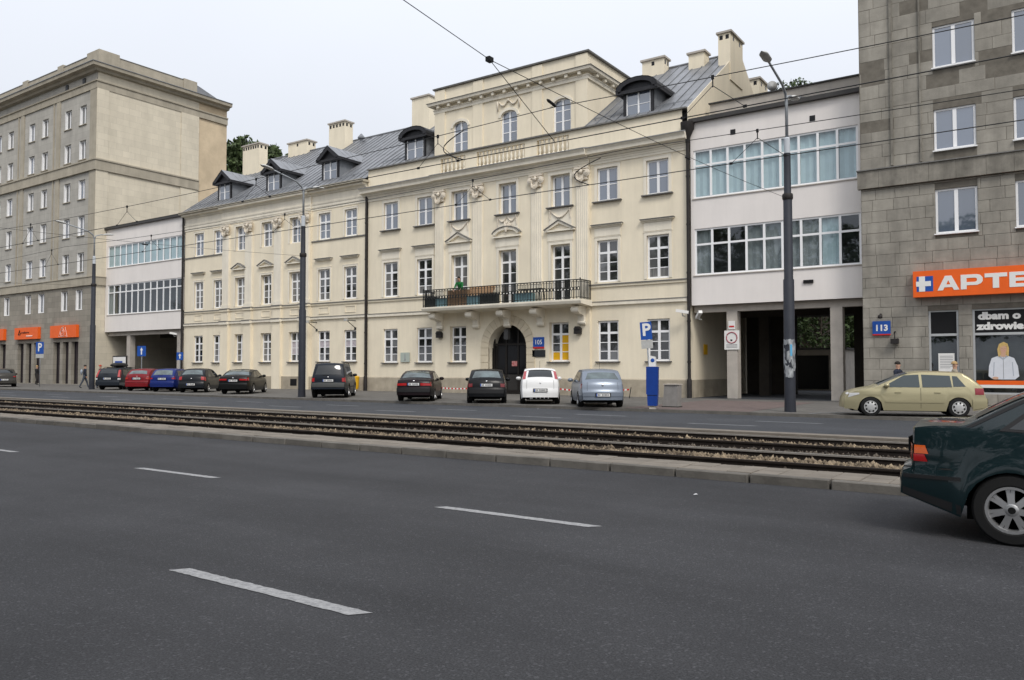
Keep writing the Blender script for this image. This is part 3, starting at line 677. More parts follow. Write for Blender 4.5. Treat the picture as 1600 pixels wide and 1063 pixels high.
for s in (-1, 1): swag(mb, -27.65 + s * .05, -27.65 + s * .72, AY - .03, 18.12, .3, .045); mb.tube([(-27.65 + s * .8, AY - .06, 18.15), (-27.65 + s * .8, AY - .05, 17.55)], [.07, .04], 6)
mb.lathe([(.04, -.1), (.11, 0), (.05, .1)], (-27.65, AY - .06, 18.1), 8); mb.build('festoon', ORN, pal, smooth=True)
for a, b in ((AX0, -32.7), (-30.39, -29.63), (-25.92, -25.18), (-22.89, AX1)):
    MB().box(a - (.03 if a == AX0 else 0), b + (.03 if b == AX1 else 0), AY - .07, AY + .02, 15.3, 18.3).build('lesene', CREAM, pal)
    MB().box(a - (.03 if a == AX0 else 0), b + (.03 if b == AX1 else 0), AY - .07, AY + .02, 18.97, 19.8).build('lesene', CREAM, pal)
def ring(name, prof, m):
    """moulding running round the attic's front and both sides: prof = (out, z)"""
    mb = MB(); n = len(prof)
    path = [(AX0, 50.0, -1, 0), (AX0, AY, -1, -1), (AX1, AY, 1, -1), (AX1, 50.0, 1, 0)]
    vs = [(x + sx * o, y + sy * o, z) for (x, y, sx, sy) in path for (o, z) in prof]
    fs = [(i * n + j, (i + 1) * n + j, (i + 1) * n + (j + 1) % n, i * n + (j + 1) % n) for i in range(3) for j in range(n)]
    mb.add(vs, fs); return mb.build(name, m, pal)
ring('attic_architrave', [(-.02, 18.30), (.09, 18.30), (.09, 18.46), (.13, 18.50), (.13, 18.55), (-.02, 18.55)], TRIM)
ring('attic_cornice', [(-.02, 18.74), (.38, 18.76), (.42, 18.92), (-.02, 18.92)], TRIM)
ring('attic_flashing', [(-.02, 18.922), (.46, 18.922), (.46, 18.95), (-.02, 19.02)], LEDGE)
ring('attic_coping', [(-.3, 19.86), (.14, 19.86), (.16, 19.95), (-.3, 19.98)], LEDGE)
dm = MB().box(-.09, .09, -.30, .02, 0, .17).mesh('dentil', TRIM)
for k in range(13): put('dentil', dm, pal, Vector((AX0 + .4 + k * (AX1 - AX0 - .8) / 12, AY, 18.56)) - pal.location)
dm2 = MB().box(-.02, .30, -.09, .09, 0, .17).mesh('dentil', TRIM)
for k in range(8): put('dentil', dm2, pal, Vector((AX1, AY + .7 + k * 1.0, 18.56)) - pal.location)
MB().box(AX0 + .1, AX1 - .1, AY + .1, 49.9, 19.80, 19.9).build('attic_roof', ROOFM, pal)
drainpipe(pal, PX0 - .02, F - .14, 13.35); drainpipe(pal, PX1 + .02, F - .16, 13.95, True)
# ------------------------------------------------------------------ zinc roofs, dormers, chimneys
RIDGE_Y, RIDGE_Z = 47.0, 20.8
def roof(parent, x0, x1, ye, ze, skip=None, pw=.62):
    L = math.hypot(RIDGE_Y - ye, RIDGE_Z - ze); ang = math.atan2(RIDGE_Z - ze, RIDGE_Y - ye); n = int(round((x1 - x0) / pw)); pw = (x1 - x0) / n
    mb = MB(); mb.box(0, pw - .004, 0, L, -.03, 0); mb.box(0, .028, 0, L, 0.0005, .045); me = mb.mesh('roof_panel', ROOFM)
    rf = MB(); rf.prism([(ye + .3, ze - .1), (RIDGE_Y, RIDGE_Z - .22), (RIDGE_Y + 8, ze - .1)], 'x', x0 + .02, x1 - .02); rf = rf.build('roof', ROOFM, parent)
    for i in range(n):
        o = put('roof_panel', me, rf, Vector((x0 + i * pw, ye, ze))); o.rotation_euler = (ang + random.uniform(-.0015, .0015), 0, 0)
    mb = MB(); mb.tube([(x0, RIDGE_Y, RIDGE_Z + .03), (x1, RIDGE_Y, RIDGE_Z + .03)], .09, 8); mb.build('ridge_cap', ROOFM, rf, (0, 0, 0))
    # snow guards near the eave
    mb = MB(); f = lambda d: (ye + d * math.cos(ang), ze + d * math.sin(ang))
    for d in (.9, 1.05): y, z = f(d); mb.tube([(x0 + .2, y, z + .12), (x1 - .2, y, z + .12)], .012, 4)
    for k in range(int((x1 - x0) / 1.2)): y, z = f(.98); mb.box(x0 + .3 + k * 1.2, x0 + .33 + k * 1.2, y - .02, y + .02, z, z + .16)
    mb.build('snow_guard', CHEEK, rf, (0, 0, 0))
    rf.location = -parent.location
    return rf
def chimney(rf, x0, x1, y0, y1, z0, z1, m=None, holes=5):
    mb = MB(); mb.box(x0, x1, y0, y1, z0, z1 - .12); c = mb.build('chimney', m or CREAM, rf)
    MB().box(x0 - .1, x1 + .1, y0 - .1, y1 + .1, z1 - .118, z1).build('chimney_cap', CONC, c)
    mb = MB()
    for k in range(holes):
        xx = x0 + (k + .5) * (x1 - x0) / holes; mb.box(xx - .10, xx + .10, y0 - .004, y0 + .1, z1 - .48, z1 - .22)
    for k in range(2): yy = y0 + (k + .5) * (y1 - y0) / 2; mb.box(x1 - .1, x1 + .004, yy - .10, yy + .10, z1 - .48, z1 - .22)
    if holes: struct(mb.build('flue_openings', SIGNBLACK, c), 'stuff')
    return c
def dormer(rf, xc, zs, y0, hw, kind, ze, ye):
    """ze, ye: eave of the big roof; zs: sill height of the dormer window"""
    sl = (RIDGE_Z - ze) / (RIDGE_Y - ye); yr = lambda z: ye + (z - ze) / sl
    zt = zs + 1.42; wd = hw - .42
    d = MB(); d.box(xc - hw + .25, xc - wd, y0, y0 + .12, zs - .28, zt + .1).box(xc + wd, xc + hw - .25, y0, y0 + .12, zs - .28, zt + .1).box(xc - wd, xc + wd, y0, y0 + .12, zt, zt + .1).box(xc - wd, xc + wd, y0 - .05, y0 + .12, zs - .28, zs)
    dr = d.build('dormer', DARKMETAL, rf)
    MB().box(xc - wd, xc + wd, y0 + .16, y0 + .2, zs, zt).build('dormer_back', SIGNBLACK, dr)
    for s in (-1, 1):
        mb = MB(); x = xc + s * (hw - .27); ya = yr(zs - .28)
        mb.prism([(y0 + .05, zs - .28), (max(ya, y0 + .06), zs - .28), (yr(zt + .1), zt + .1), (y0 + .05, zt + .1)], 'x', x - .02, x + .02)
        mb.build('dormer_cheek', CHEEK, dr)
    mb = MB(); ov = .28; zb = zt + .1; n = 10
    if kind == 'gable': top = [(-hw - .1, zb), (0, zb + .95), (hw + .1, zb)]; inn = [(-hw + .28, zb), (0, zb + .66), (hw - .28, zb)]
    else: top = [(-(hw + .1) * math.cos(math.pi * k / n), zb + .62 * math.sin(math.pi * k / n)) for k in range(n + 1)]; inn = [(-(hw - .2) * math.cos(math.pi * k / n), zb + .42 * math.sin(math.pi * k / n)) for k in range(n + 1)]
    # dark front: ring, recessed tympanum and a heavy bottom moulding
    for i in range(len(top) - 1): mb.prism([(xc + top[i][0], top[i][1]), (xc + top[i + 1][0], top[i + 1][1]), (xc + inn[i + 1][0], inn[i + 1][1] - .02), (xc + inn[i][0], inn[i][1] - .02)], 'y', y0 - ov, y0 + .1)
    mb.prism([(xc + x, z) for x, z in inn], 'y', y0 - .05, y0 + .05)
    mb.box(xc - hw - .02, xc + hw + .02, y0 - .22, y0 + .08, zb - .17, zb - .002)
    for s in (-1, 1): mb.prism([(y0 - ov, zb - .16), (yr(zb) - .2, zb - .16), (yr(zb), zb + .02), (y0 - ov, zb + .02)], 'x', xc + s * (hw + .02) - .07, xc + s * (hw + .02) + .07)
    mb.build('dormer_front', DARKMETAL, dr)
    mb = MB()
    for i in range(len(top) - 1):
        (xa, za), (xb, zb2) = top[i], top[i + 1]
        mb.add([(xc + xa, y0 - ov - .02, za + .03), (xc + xb, y0 - ov - .02, zb2 + .03), (xc + xb, yr(zb2 + .03) + .1, zb2 + .03), (xc + xa, yr(za + .03) + .1, za + .03)], [(0, 1, 2, 3)])
        if kind == 'gable':
            for k in range(1, 6):
                yy = y0 + k * .62
                if yy < yr(min(za, zb2)) + .2: mb.tube([(xc + xa, yy, za + .04), (xc + xb, yy, zb2 + .04)], .016, 4)
    mb.build('dormer_roof', ROOFM if kind == 'gable' else DARKMETAL, dr, smooth=(kind != 'gable'), angle=40)
    return dr
def dormer_win(parent, xc, zs, y0, hw):
    wd = hw - .42
    return window(parent, xc, zs, zs + 1.42, 2 * wd - .01, y0 + .04, 2, ((1.0, 2),), fr=.06, bar=.03, pane_mat=GLASSUP, mull=.09, name='dormer_window')

prL = roof(pal, PX0, AX0 - .02, F + .3, 15.30)
prR = roof(pal, AX1 + .02, PX1 - .02, F + .3, 15.30)
dormer(pal, -35.35, 15.62, 39.62, 1.16, 'round', 15.30, F + .3); dormer(pal, -18.95, 15.52, 39.62, 1.16, 'round', 15.30, F + .3)
for x, z in ((-35.35, 15.62), (-18.95, 15.52)): dormer_win(pal, x, z, 39.62, 1.16)

chimney(pal, -21.8, -20.3, 46.2, 47.0, 20.0, 21.4, holes=1); chimney(pal, -18.5, -17.5, 45.8, 46.6, 19.6, 21.0, holes=0)
chimney(pal, -16.4, -15.66, 45.2, 47.4, 18.6, 21.55, holes=2); chimney(pal, -16.7, -15.66, 50.6, 52.4, 16.0, 20.4, holes=2)

# ------------------------------------------------------------------ left wing
wing = thing('palace_wing', 'cream wing with four flat pilasters and three gabled dormers beside the palace', 'building', (-49.5, F, 0.1))
WX0, WX1, QX0, QX1, FQ = -60.2, -38.9, -54.85, -44.5, F - .12
wx = [-58.15, -55.52, -52.6, -49.42, -46.18, -43.18, -40.52]; w2 = 1.22
hol = [(x - w2 / 2, x + w2 / 2, a, b) for x in wx for a, b in ((2.1, 4.28), (6.45, 8.7), (10.84, 12.73))]
for a, b, y in ((WX0, QX0, F), (QX0, QX1, FQ), (QX1, WX1, F)):
    mb = MB(); wall_holes(mb, a, b, .1, 14.35, y, [h for h in hol if a < h[0] < b], .24 + (F - y))
    if y == FQ:
        for x in (a, b): mb.add([(x, FQ, .1), (x, F, .1), (x, F, 14.35), (x, FQ, 14.35)], [(0, 1, 2, 3)])
    mb.build('wall', CREAM, wing)
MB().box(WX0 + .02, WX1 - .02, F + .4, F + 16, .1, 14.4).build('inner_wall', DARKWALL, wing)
mb = MB(); mb.prism([(F, .1), (F + 16.2, .1), (F + 16.2, 14.5), (47.0, 20.7), (F, 14.4)], 'x', WX0, WX0 + .04); mb.build('gable_wall', CREAM, wing)
for a, b, y in ((WX0, QX0 - .05, F), (QX0, QX1, FQ), (QX1 + .05, WX1, F)): MB().box(a, b, y - .06, y + .02, .1, 1.03).build('plinth', PLINTH, wing)
WNOTE = mat('white_notice_behind_glass', (.62, .58, .60), .3, col2=(.35, .30, .33), scale=9)
for i, x in enumerate(wx):
    y = FQ if 2 <= i <= 4 else F; d = .11 + (F - y)
    window(wing, x, 2.1, 4.28, w2 - .01, y + d, 2, ROWS8, pane_mats=([GLASS, WNOTE, WNOTE, GLASS, WNOTE, WNOTE, GLASS, GLASS] if i == 4 else [GLASS, GLASS, WNOTE, GLASS, GLASS, WNOTE, GLASS, GLASS] if i >= 5 else None)); sill(wing, x, 2.1, w2 + .22, y)
    window(wing, x, 6.45, 8.7, w2 - .01, y + d, 2, ROWS8)
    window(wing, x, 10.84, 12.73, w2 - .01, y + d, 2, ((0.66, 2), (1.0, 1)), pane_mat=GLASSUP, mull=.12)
    for args in ((6.45, 8.7, y, .13), (10.84, 12.73, y, .13)): mb = MB(); surround(mb, x, w2, *args); mb.build('window_surround', TRIM, wing)
    if 2 <= i <= 4: put('pediment', ped('tri', 1.75, .40), wing, Vector((x, y, 9.3)) - wing.location)
    else: put('hood', ped('flat', 1.75, 0), wing, Vector((x, y, 9.3)) - wing.location)
    mb = MB(); frame_rect(mb, x - .52, x + .52, 5.50, 5.98, y, .05, .035); mb.build('apron_panel', CREAM, wing)
for a, b, y in ((WX0 + .12, QX0, F), (QX0, QX1, FQ), (QX1, WX1 - .1, F)):
    band(wing, 'string_course', [(y - .12, 5.12), (y + .03, 5.06), (y + .03, 5.28), (y - .12, 5.28)], a, b, TRIM); band(wing, 'flashing', [(y - .15, 5.282), (y + .03, 5.282), (y + .03, 5.34), (y - .15, 5.31)], a, b, LEDGE)
    band(wing, 'string_course', [(y - .07, 6.12), (y + .03, 6.08), (y + .03, 6.25), (y - .07, 6.25)], a, b, CREAM); band(wing, 'flashing', [(y - .12, 6.252), (y + .03, 6.252), (y + .03, 6.32), (y - .12, 6.29)], a, b, LEDGE)
    if y == F: band(wing, 'upper_sill_band', rect(y, .07, 10.72, 10.80), a, b, LEDGE)
    band(wing, 'architrave', [(y - .04, 13.02), (y + .03, 13.02), (y + .03, 13.5), (y - .12, 13.5), (y - .10, 13.40), (y - .07, 13.38), (y - .07, 13.20), (y - .04, 13.18)], a - .1, b + .02, TRIM)
    band(wing, 'frieze', rect(y, .03, 13.502, 14.06), a - .1, b + .02, TRIM)
    band(wing, 'eave_cornice', [(y + .03, 14.062), (y - .10, 14.07), (y - .16, 14.2), (y - .40, 14.24), (y - .42, 14.36), (y + .03, 14.36)], a - .1, b + .02, TRIM)
band(wing, 'gutter', [(F - .60, 14.40), (F - .54, 14.362), (F + .03, 14.362), (F + .03, 14.52), (F - .56, 14.52), (F - .61, 14.56)], WX0 - .1, WX1 + .1, mat('beige_gutter', (.42, .38, .30), .6, var=.15))
cap2 = capital_mesh(.74)
for x in (-54.3, -51.45, -48.0, -44.97):
    MB().box(x - .40, x + .40, FQ - .15, FQ + .02, 6.34, 12.1).box(x - .46, x + .46, FQ - .20, FQ + .015, 6.34, 6.62).build('pilaster', TRIM, wing)
    MB().box(x - .44, x + .44, FQ - .19, FQ + .02, 5.345, 6.07).build('pedestal', CREAM, wing); MB().box(x - .46, x + .46, FQ - .22, FQ + .02, .1, 5.05).build('lower_pilaster', CREAM, wing)
    for z0_, z1_, m_, o_ in ((5.06, 5.279, TRIM, .33), (5.281, 5.344, LEDGE, .36), (6.09, 6.249, CREAM, .27), (6.251, 6.325, LEDGE, .31)): MB().box(x - .5, x + .5, FQ - o_, FQ + .02, z0_, z1_).build('string_course', m_, wing)
    put('capital', cap2, wing, Vector((x, FQ - .13, 12.08)) - wing.location)
for xx, zz in ((-46.15, .45),): MB().box(xx - .35, xx + .35, FQ - .07, FQ - .02, .35, .85).build('cellar_window', SIGNBLACK, wing)
wr = roof(wing, WX0 - .05, WX1, F - .35, 14.55)
for x in (-55.98, -49.82, -43.5):
    dormer(wing, x, 15.30, 39.55, 1.12, 'gable', 14.55, F - .35); dormer_win(wing, x, 15.30, 39.55, 1.12)
chimney(wing, -60.2, -57.9, 44.4, 45.3, 18.0, 21.6, holes=7); chimney(wing, -56.7, -54.2, 46.6, 47.6, 20.2, 21.8, holes=1); chimney(wing, -50.3, -48.4, 45.6, 46.5, 19.2, 22.2, holes=5); chimney(wing, -41.0, -39.3, 45.6, 46.5, 19.4, 22.55, holes=0)
mb = MB(); mb.lathe([(.12, 19.9), (.12, 20.5), (.3, 20.55), (.3, 20.65), (.05, 20.95)], (-47.1, 46.2, 0), 10); mb.build('roof_vent', CHEEK, wr, (0, 0, 0))
drainpipe(wing, WX0 - .02, F - .16, 14.4)
# ------------------------------------------------------------------ white linking blocks
def clear_glass(name, tint, ior):
    m = bpy.data.materials.new(name); m.use_nodes = True; t = m.node_tree; n = t.nodes; l = t.links; n.remove(n['Principled BSDF'])
    g = n.new('ShaderNodeBsdfGlossy'); g.inputs['Roughness'].default_value = 0.02; g.inputs['Color'].default_value = (.9, .95, 1, 1)
    tr = n.new('ShaderNodeBsdfTransparent'); tr.inputs['Color'].default_value = (*tint, 1)
    fr = n.new('ShaderNodeFresnel'); fr.inputs['IOR'].default_value = ior
    mx = n.new('ShaderNodeMixShader'); ge = n.new('ShaderNodeNewGeometry'); sb = n.new('ShaderNodeMath'); sb.operation = 'SUBTRACT'; sb.inputs[0].default_value = 1.0; l.new(ge.outputs['Backfacing'], sb.inputs[1]); ml = n.new('ShaderNodeMath'); ml.operation = 'MULTIPLY'; l.new(fr.outputs[0], ml.inputs[0]); l.new(sb.outputs[0], ml.inputs[1])
    mx = mx; l.new(ml.outputs[0], mx.inputs[0]); l.new(tr.outputs[0], mx.inputs[1]); l.new(g.outputs[0], mx.inputs[2]); l.new(mx.outputs[0], n['Material Output'].inputs['Surface']); return m
CLEAR = clear_glass('clear_office_glass', (.93, .965, .97), 1.9)
BLIND = mat('pale_blue_vertical_blind', (.50, .58, .60), .8, var=.05); BLIND2 = mat('grey_vertical_blind', (.26, .265, .265), .8, var=.05)
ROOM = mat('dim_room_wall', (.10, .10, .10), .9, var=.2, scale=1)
def blind(parent, x0, x1, z0, z1, y, m, pitch=.17, dep=.06):
    mb = MB(); n = max(2, int((x1 - x0) / pitch)); vs = []
    for i in range(n + 1):
        x = x0 + (x1 - x0) * i / n; d = dep if i % 2 else 0
        vs += [(x, y + d, z0), (x, y + d, z1)]
    mb.add(vs, [(2 * i, 2 * i + 2, 2 * i + 3, 2 * i + 1) for i in range(n)]); return mb.build('blind', m, parent, fix=False)
GUTD = mat('dark_roof_edge', (.055, .052, .05), .5, var=.15)
def link_block(name, label, x0, x1, y, z0, z1, strips, ncol, cols_x, depth, blinds):
    b = thing(name, label, 'building', ((x0 + x1) / 2, y, .1))
    mb = MB(); wall_holes(mb, x0, x1, z0, z1, y, [(s[0], s[1], s[2], s[3]) for s in strips], .12)
    mb.add([(x0, y, z0), (x1, y, z0), (x1, y + depth, z0), (x0, y + depth, z0)], [(0, 1, 2, 3)])
    mb.build('wall', WHITEWALL, b)
    MB().box(x0, x1, y + 1.6, y + depth, z0 + .02, z1).build('inner_wall', ROOM, b)
    for i, s in enumerate(strips):
        window(b, (s[0] + s[1]) / 2, s[2], s[3], s[1] - s[0] - .01, y + .05, ncol, s[4], fr=.09, bar=.03, pane_mat=CLEAR, mull=.11, thick=.10, name='window_strip')
        MB().box(s[0] - .06, s[1] + .06, y - .05, y + .06, s[2] - .05, s[2] - .002).build('sill', CONC, b)
        w = (s[1] - s[0]) / ncol
        for k in range(ncol):
            m_ = blinds[i][k % len(blinds[i])]
            if m_ is not None: blind(b, s[0] + k * w + .03, s[0] + (k + 1) * w - .03, s[2] + .08, s[3] - .03, y + .16 if x0 < -50 else y + .20, m_, .17, .012 if x0 < -50 else .06)
        MB().box(s[0], s[1], y + .12, y + 1.6, s[2] - .06, s[2] - .01).build('floor_slab', ROOM, b); MB().box(s[0], s[1], y + .12, y + 1.6, s[3] + .01, s[3] + .06).build('ceiling_slab', ROOM, b)
    MB().box(x0 - .03, x1 + .02, y - .22, y + .4, z1 + .002, z1 + .2).build('roof_edge', GUTD, b)
    MB().box(x0, x1, y + .3, y + depth, z1 + .01, z1 + .1).build('roof', GUTD, b)
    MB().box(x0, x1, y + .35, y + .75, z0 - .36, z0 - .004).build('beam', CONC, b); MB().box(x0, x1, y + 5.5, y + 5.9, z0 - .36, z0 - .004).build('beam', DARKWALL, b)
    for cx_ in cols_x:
        for k, yy in enumerate((y + .3, y + 5.45)): MB().box(cx_ - .27, cx_ + .27, yy, yy + .5, .1, z0 - .362).build('column', CONC if k == 0 else DARKWALL, b)  # rear columns get the plaster with the passage shade in its colour
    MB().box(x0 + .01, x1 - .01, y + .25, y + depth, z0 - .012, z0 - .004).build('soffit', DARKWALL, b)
    return b
rowT = ((0.66, 1), (1.0, 1))
B_, B2 = BLIND, BLIND2
modR = link_block('linking_block', 'white linking block with two window strips over a dark passage, right of the palace', -15.6, -7.22, F - .02, 4.85, 14.30,
    [(-15.45, -7.5, 10.35, 12.85, ((0.68, 1), (1.0, 1))), (-15.42, -7.42, 6.38, 8.78, rowT)], 9, (-13.6, -8.62), 13.0, [[B_, B_, B_, B_, B_, B_, B_, B_, B_], [B2, None, None, B2, B2, B2, B2, B_, None]])
MB().box(-15.4, -7.3, F + 2.3, F + 2.7, 14.4, 15.90).build('roof_parapet', CONC, modR); MB().box(-15.45, -7.25, F + 2.2, F + 2.8, 15.902, 15.97).build('parapet_coping', GUTD, modR)
for x in (-13.35, -9.5): MB().box(x - .13, x + .13, F - .03, F + .05, 13.35, 13.62).build('vent_hole', SIGNBLACK, modR)
MB().box(-10.0, -9.55, F - .10, F + .02, 5.65, 5.8).build('vent_hole', SIGNBLACK, modR)
mb = MB(); mb.lathe([(.26, 0), (.22, .07), (.12, .10), (.02, .11)], (0, 0, 0), 18, 'y'); mb.tube([(0, .1, 0), (0, .2, -.5)], .03, 6); ds = mb.build('satellite_dish', LAMPGREY, modR, Vector((-12.05, F + 2.3, 16.25)) - modR.location, smooth=True); ds.rotation_euler = (.1, 0, .5)
mb = MB(); mb.prism([(F + .3, 14.45), (F + 1.6, 14.45), (F + 1.6, 15.1), (F + .3, 14.75)], 'x', -10.4, -10.1); mb.build('roof_vent', CHEEK, modR)
# dark walls inside the right passage, leaving the courtyard open on its right
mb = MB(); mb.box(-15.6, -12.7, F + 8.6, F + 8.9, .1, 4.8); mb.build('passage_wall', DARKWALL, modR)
modL = link_block('linking_block', 'white linking block with two window strips over a dark passage, left of the cream wing', -72.62, -60.25, F - .02, 4.95, 14.40,
    [(-72.25, -60.42, 10.85, 12.85, ((1.0, 1),)), (-72.2, -60.32, 6.5, 9.25, ((0.74, 1), (1.0, 1)))], 12, (-69.1, -61.3), 12.0, [[B_, B_, B_, B_, B_, B_, B_, B_, B_, B_, B_, B_], [B2, None, None, None, None, None, None, None, None, None, None, None]])
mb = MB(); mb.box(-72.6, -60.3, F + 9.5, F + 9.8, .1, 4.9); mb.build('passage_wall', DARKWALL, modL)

# ------------------------------------------------------------------ stone apartment block on the left
LBY, LX0, LX1 = 37.7, -118.0, -72.65
lb = thing('apartment_block', 'tall grey-beige stone apartment block with heavy cornice at the left edge', 'building', (-92, LBY, .1))
lrows = [(7.05, 8.95), (10.6, 12.42), (14.0, 15.86), (17.45, 19.27), (21.2, 23.02), (24.5, 26.33)]
lwin = []; bays = range(6)
for k in bays:
    for off in (-77.95, -75.2):
        x = off - 7.38 * k + (.1 if k else 0); lwin.append((x, 1.25))
shop = [(-77.5 - 7.35 * k, 4.7) for k in bays]
mb = MB(); wall_holes(mb, LX0, LX1, 10.05, 30.0, LBY + .05, [(x - w / 2, x + w / 2, a, b) for x, w in lwin for a, b in lrows if a > 10], .30); mb.build('front_wall', STONE_F, lb)
mb = MB(); wall_holes(mb, LX0, LX1, .1, 9.27, LBY, [(x - w / 2, x + w / 2, *lrows[0]) for x, w in lwin] + [(x - w / 2, x + w / 2, .15, 4.12) for x, w in shop], .35); mb.build('base_wall', STONE_B, lb)
MB().box(LX0, LX1 - .6, LBY + .45, LBY + 13, .1, 29.9).build('inner_wall', ROOM, lb)
rr = random.Random(11)
for i, (x, w) in enumerate(lwin):
    for a, b in lrows:
        y = LBY + (.05 if a > 10 else 0) + .20
        window(lb, x, a, b, w - .01, y, 2, ((1.0, 1),), fr=.10, pane_mat=GLASS if rr.random() < .6 else GLASSUP, mull=.12, fd=.185)
    if i < 6: 
        for a, b in lrows[1:]: put('sill', SILLS.setdefault('far', MB().box(-.72, .72, -.10, .1, -.06, 0).mesh('sill', STONE_T)), lb, Vector((x, LBY + .05, a)) - lb.location)
# side wall towards the palace: framed stone field, then plain render behind
SX = LX1
mb = MB(); mb.box(SX - .05, SX, LBY + .05, 48.2, .1, 30.0); mb.build('side_wall', STONE_S, lb); MB().box(SX - .5, SX - .10, 48.15, 51.6, .1, 30.0).build('rear_side_wall', RENDER_S, lb)
for z0, z1 in ((10.06, 19.9), (20.95, 27.5)):
    for y0, y1 in ((LBY - .01, LBY + 1.1), (46.2, 48.2)): MB().box(SX - .02, SX + .07, y0, y1, z0, z1).build('lesene', STONE_S, lb)
    for k in bays:
        for x0 in (-80.75 - 7.38 * k,): MB().box(x0, x0 + .18, LBY - .03, LBY + .1, z0, z1).box(x0 + .62, x0 + 1.35, LBY - .03, LBY + .1, z0, z1).build('lesene', STONE_T, lb)
    MB().box(SX - 1.15, SX - .001, LBY - .03, LBY + .1, z0, z1).build('lesene', STONE_T, lb)
def wrap(name, prof, m, yend=48.2, d=0):
    """moulding along the front and round the corner to the side: prof = (out, z)"""
    mb = MB(); n = len(prof); path = [(LX0, LBY, 0, -1), (SX, LBY, 1, -1), (SX, yend, 1, 0)]
    vs = [(x + sx * o, y + sy * o, z) for (x, y, sx, sy) in path for (o, z) in prof]
    mb.add(vs, [(i * n + j, (i + 1) * n + j, (i + 1) * n + (j + 1) % n, i * n + (j + 1) % n) for i in range(2) for j in range(n)] + [tuple(range(2 * n, 3 * n))]); return mb.build(name, m, lb)
wrap('string_course', [(-.1, 9.26), (.16, 9.26), (.16, 10.0), (.22, 10.0), (.22, 10.06), (-.1, 10.12)], STONE_T, 38.75)
wrap('string_course', [(-.1, 19.9), (.16, 19.9), (.16, 20.78), (.24, 20.80), (.24, 20.93), (-.1, 20.98)], STONE_T)
wrap('architrave', [(-.1, 27.5), (.06, 27.5), (.06, 28.1), (.16, 28.14), (.16, 28.26), (-.1, 28.28)], STONE_T, 51.6)
wrap('cornice', [(-.1, 29.0), (.3, 29.05), (.4, 29.25), (.8, 29.32), (.84, 29.62), (-.1, 29.66)], STONE_T, 51.6)
wrap('cornice_flashing', [(-.1, 29.665), (.9, 29.625), (.9, 29.68), (-.1, 29.95)], CHEEK, 51.6)
MB().box(LX0, SX - .75, LBY + .3, LBY + .62, 29.8, 30.98).build('roof_parapet', STONE_T, lb); MB().box(SX - .62, SX - .3, LBY + 1.9, 46.6, 29.8, 30.98).build('roof_parapet', STONE_T, lb)
MB().box(LX0, SX - .75, LBY + .26, LBY + .66, 30.982, 31.05).build('parapet_coping', LEDGE, lb); MB().box(SX - .66, SX - .26, LBY + 1.9, 46.6, 30.982, 31.05).build('parapet_coping', LEDGE, lb)
for k in range(1, 6): MB().box(SX - .7 - 7.3 * k, SX + .4 - 7.3 * k, LBY + .22, LBY + .70, 29.82, 31.25).build('parapet_pier', STONE_T, lb)
MB().box(SX - 2.4, SX - .22, LBY + .22, LBY + 2.2, 29.82, 31.28).build('parapet_pier', STONE_T, lb); MB().box(SX - .70, SX - .22, 46.6, 48.1, 29.82, 31.15).build('parapet_pier', STONE_T, lb)
mb = MB(); mb.prism([(47.8, 29.7), (51.9, 29.7), (47.8, 31.0)], 'x', SX - 12, SX - .3); mb.build('rear_roof', ROOFM, lb)
for k, x in enumerate((-75.0, -78.2)): MB().box(x - .22, x + .22, LBY - .06, LBY - .0, 28.35, 28.85).build('attic_vent', SIGNBLACK, lb)
SHOPG = mat('shop_glass_dark', (.03, .024, .03), .06, ior=1.8)
for k, (x, w) in enumerate(shop):
    MB().box(x - w / 2, x + w / 2, LBY + .32, LBY + .34, .15, 4.12).build('shop_window', SHOPG, lb)
    for s in (-1, 1): MB().box(x + s * .82 - .26, x + s * .82 + .26, LBY + .0, LBY + .5, .15, 4.1).build('shop_pier', STONE_B, lb)
    for a in (-2.2, -.45, .4, 1.15): MB().box(x + a, x + a + .05, LBY + .26, LBY + .31, .15, 4.1).build('shop_frame', PIPE, lb)
    if k > 2: continue
    sg = MB().box(x - 2.45, x + 2.45, LBY - .30, LBY - .02, 4.52, 5.68).build('shop_sign', ORANGE)
    tag(sg, ['orange shop sign with a thin white line drawing, nearest the white linking block', 'orange shop sign with dark and white lettering, left of the parking sign', 'orange shop sign cut by the left edge of the picture'][k], 'sign', 'orange shop signs')
    if k == 0:
        mb = MB()
        for cxx, r in ((x - .1, .36), (x - .12, .2)): mb.tube([(cxx + r * math.cos(t) * 1.1, LBY - .315, 5.03 + r * math.sin(t)) for t in [j * math.pi / 8 for j in range(-3, 14)]], .014, 4)
        mb.tube([(x - .75, LBY - .315, 4.62), (x - .55, LBY - .315, 4.95), (x - .2, LBY - .315, 5.15)], .014, 4); mb.tube([(x + .5, LBY - .315, 5.5), (x + .85, LBY - .315, 4.6), (x + .55, LBY - .315, 4.68), (x - .7, LBY - .315, 4.6)], .014, 4); mb.tube([(x - .2, LBY - .315, 5.4), (x + .1, LBY - .315, 5.52)], .03, 5)
        mb.build('line_drawing', SIGNWHITE, sg, (0, 0, 0))
    if k == 1:
        mb = MB(); mb.tube([(x - 1.55, LBY - .315, 4.95), (x - 1.3, LBY - .315, 5.42), (x - 1.12, LBY - .315, 5.02), (x - 1.5, LBY - .315, 4.98)], .045, 5)
        mb.tube([(x - 1.0 + k * .11, LBY - .312, 5.12 + (.09 if k % 2 else -.02) + (.06 if k % 5 == 2 else 0)) for k in range(16)], .032, 5); mb.build('dark_lettering', SIGNBLACK, sg, (0, 0, 0))
        mb = MB(); mb.tube([(x + .1 + k * .1, LBY - .312, 4.80 + (.07 if k % 2 else -.03)) for k in range(14)], .026, 5); mb.build('white_lettering', SIGNWHITE, sg, (0, 0, 0))

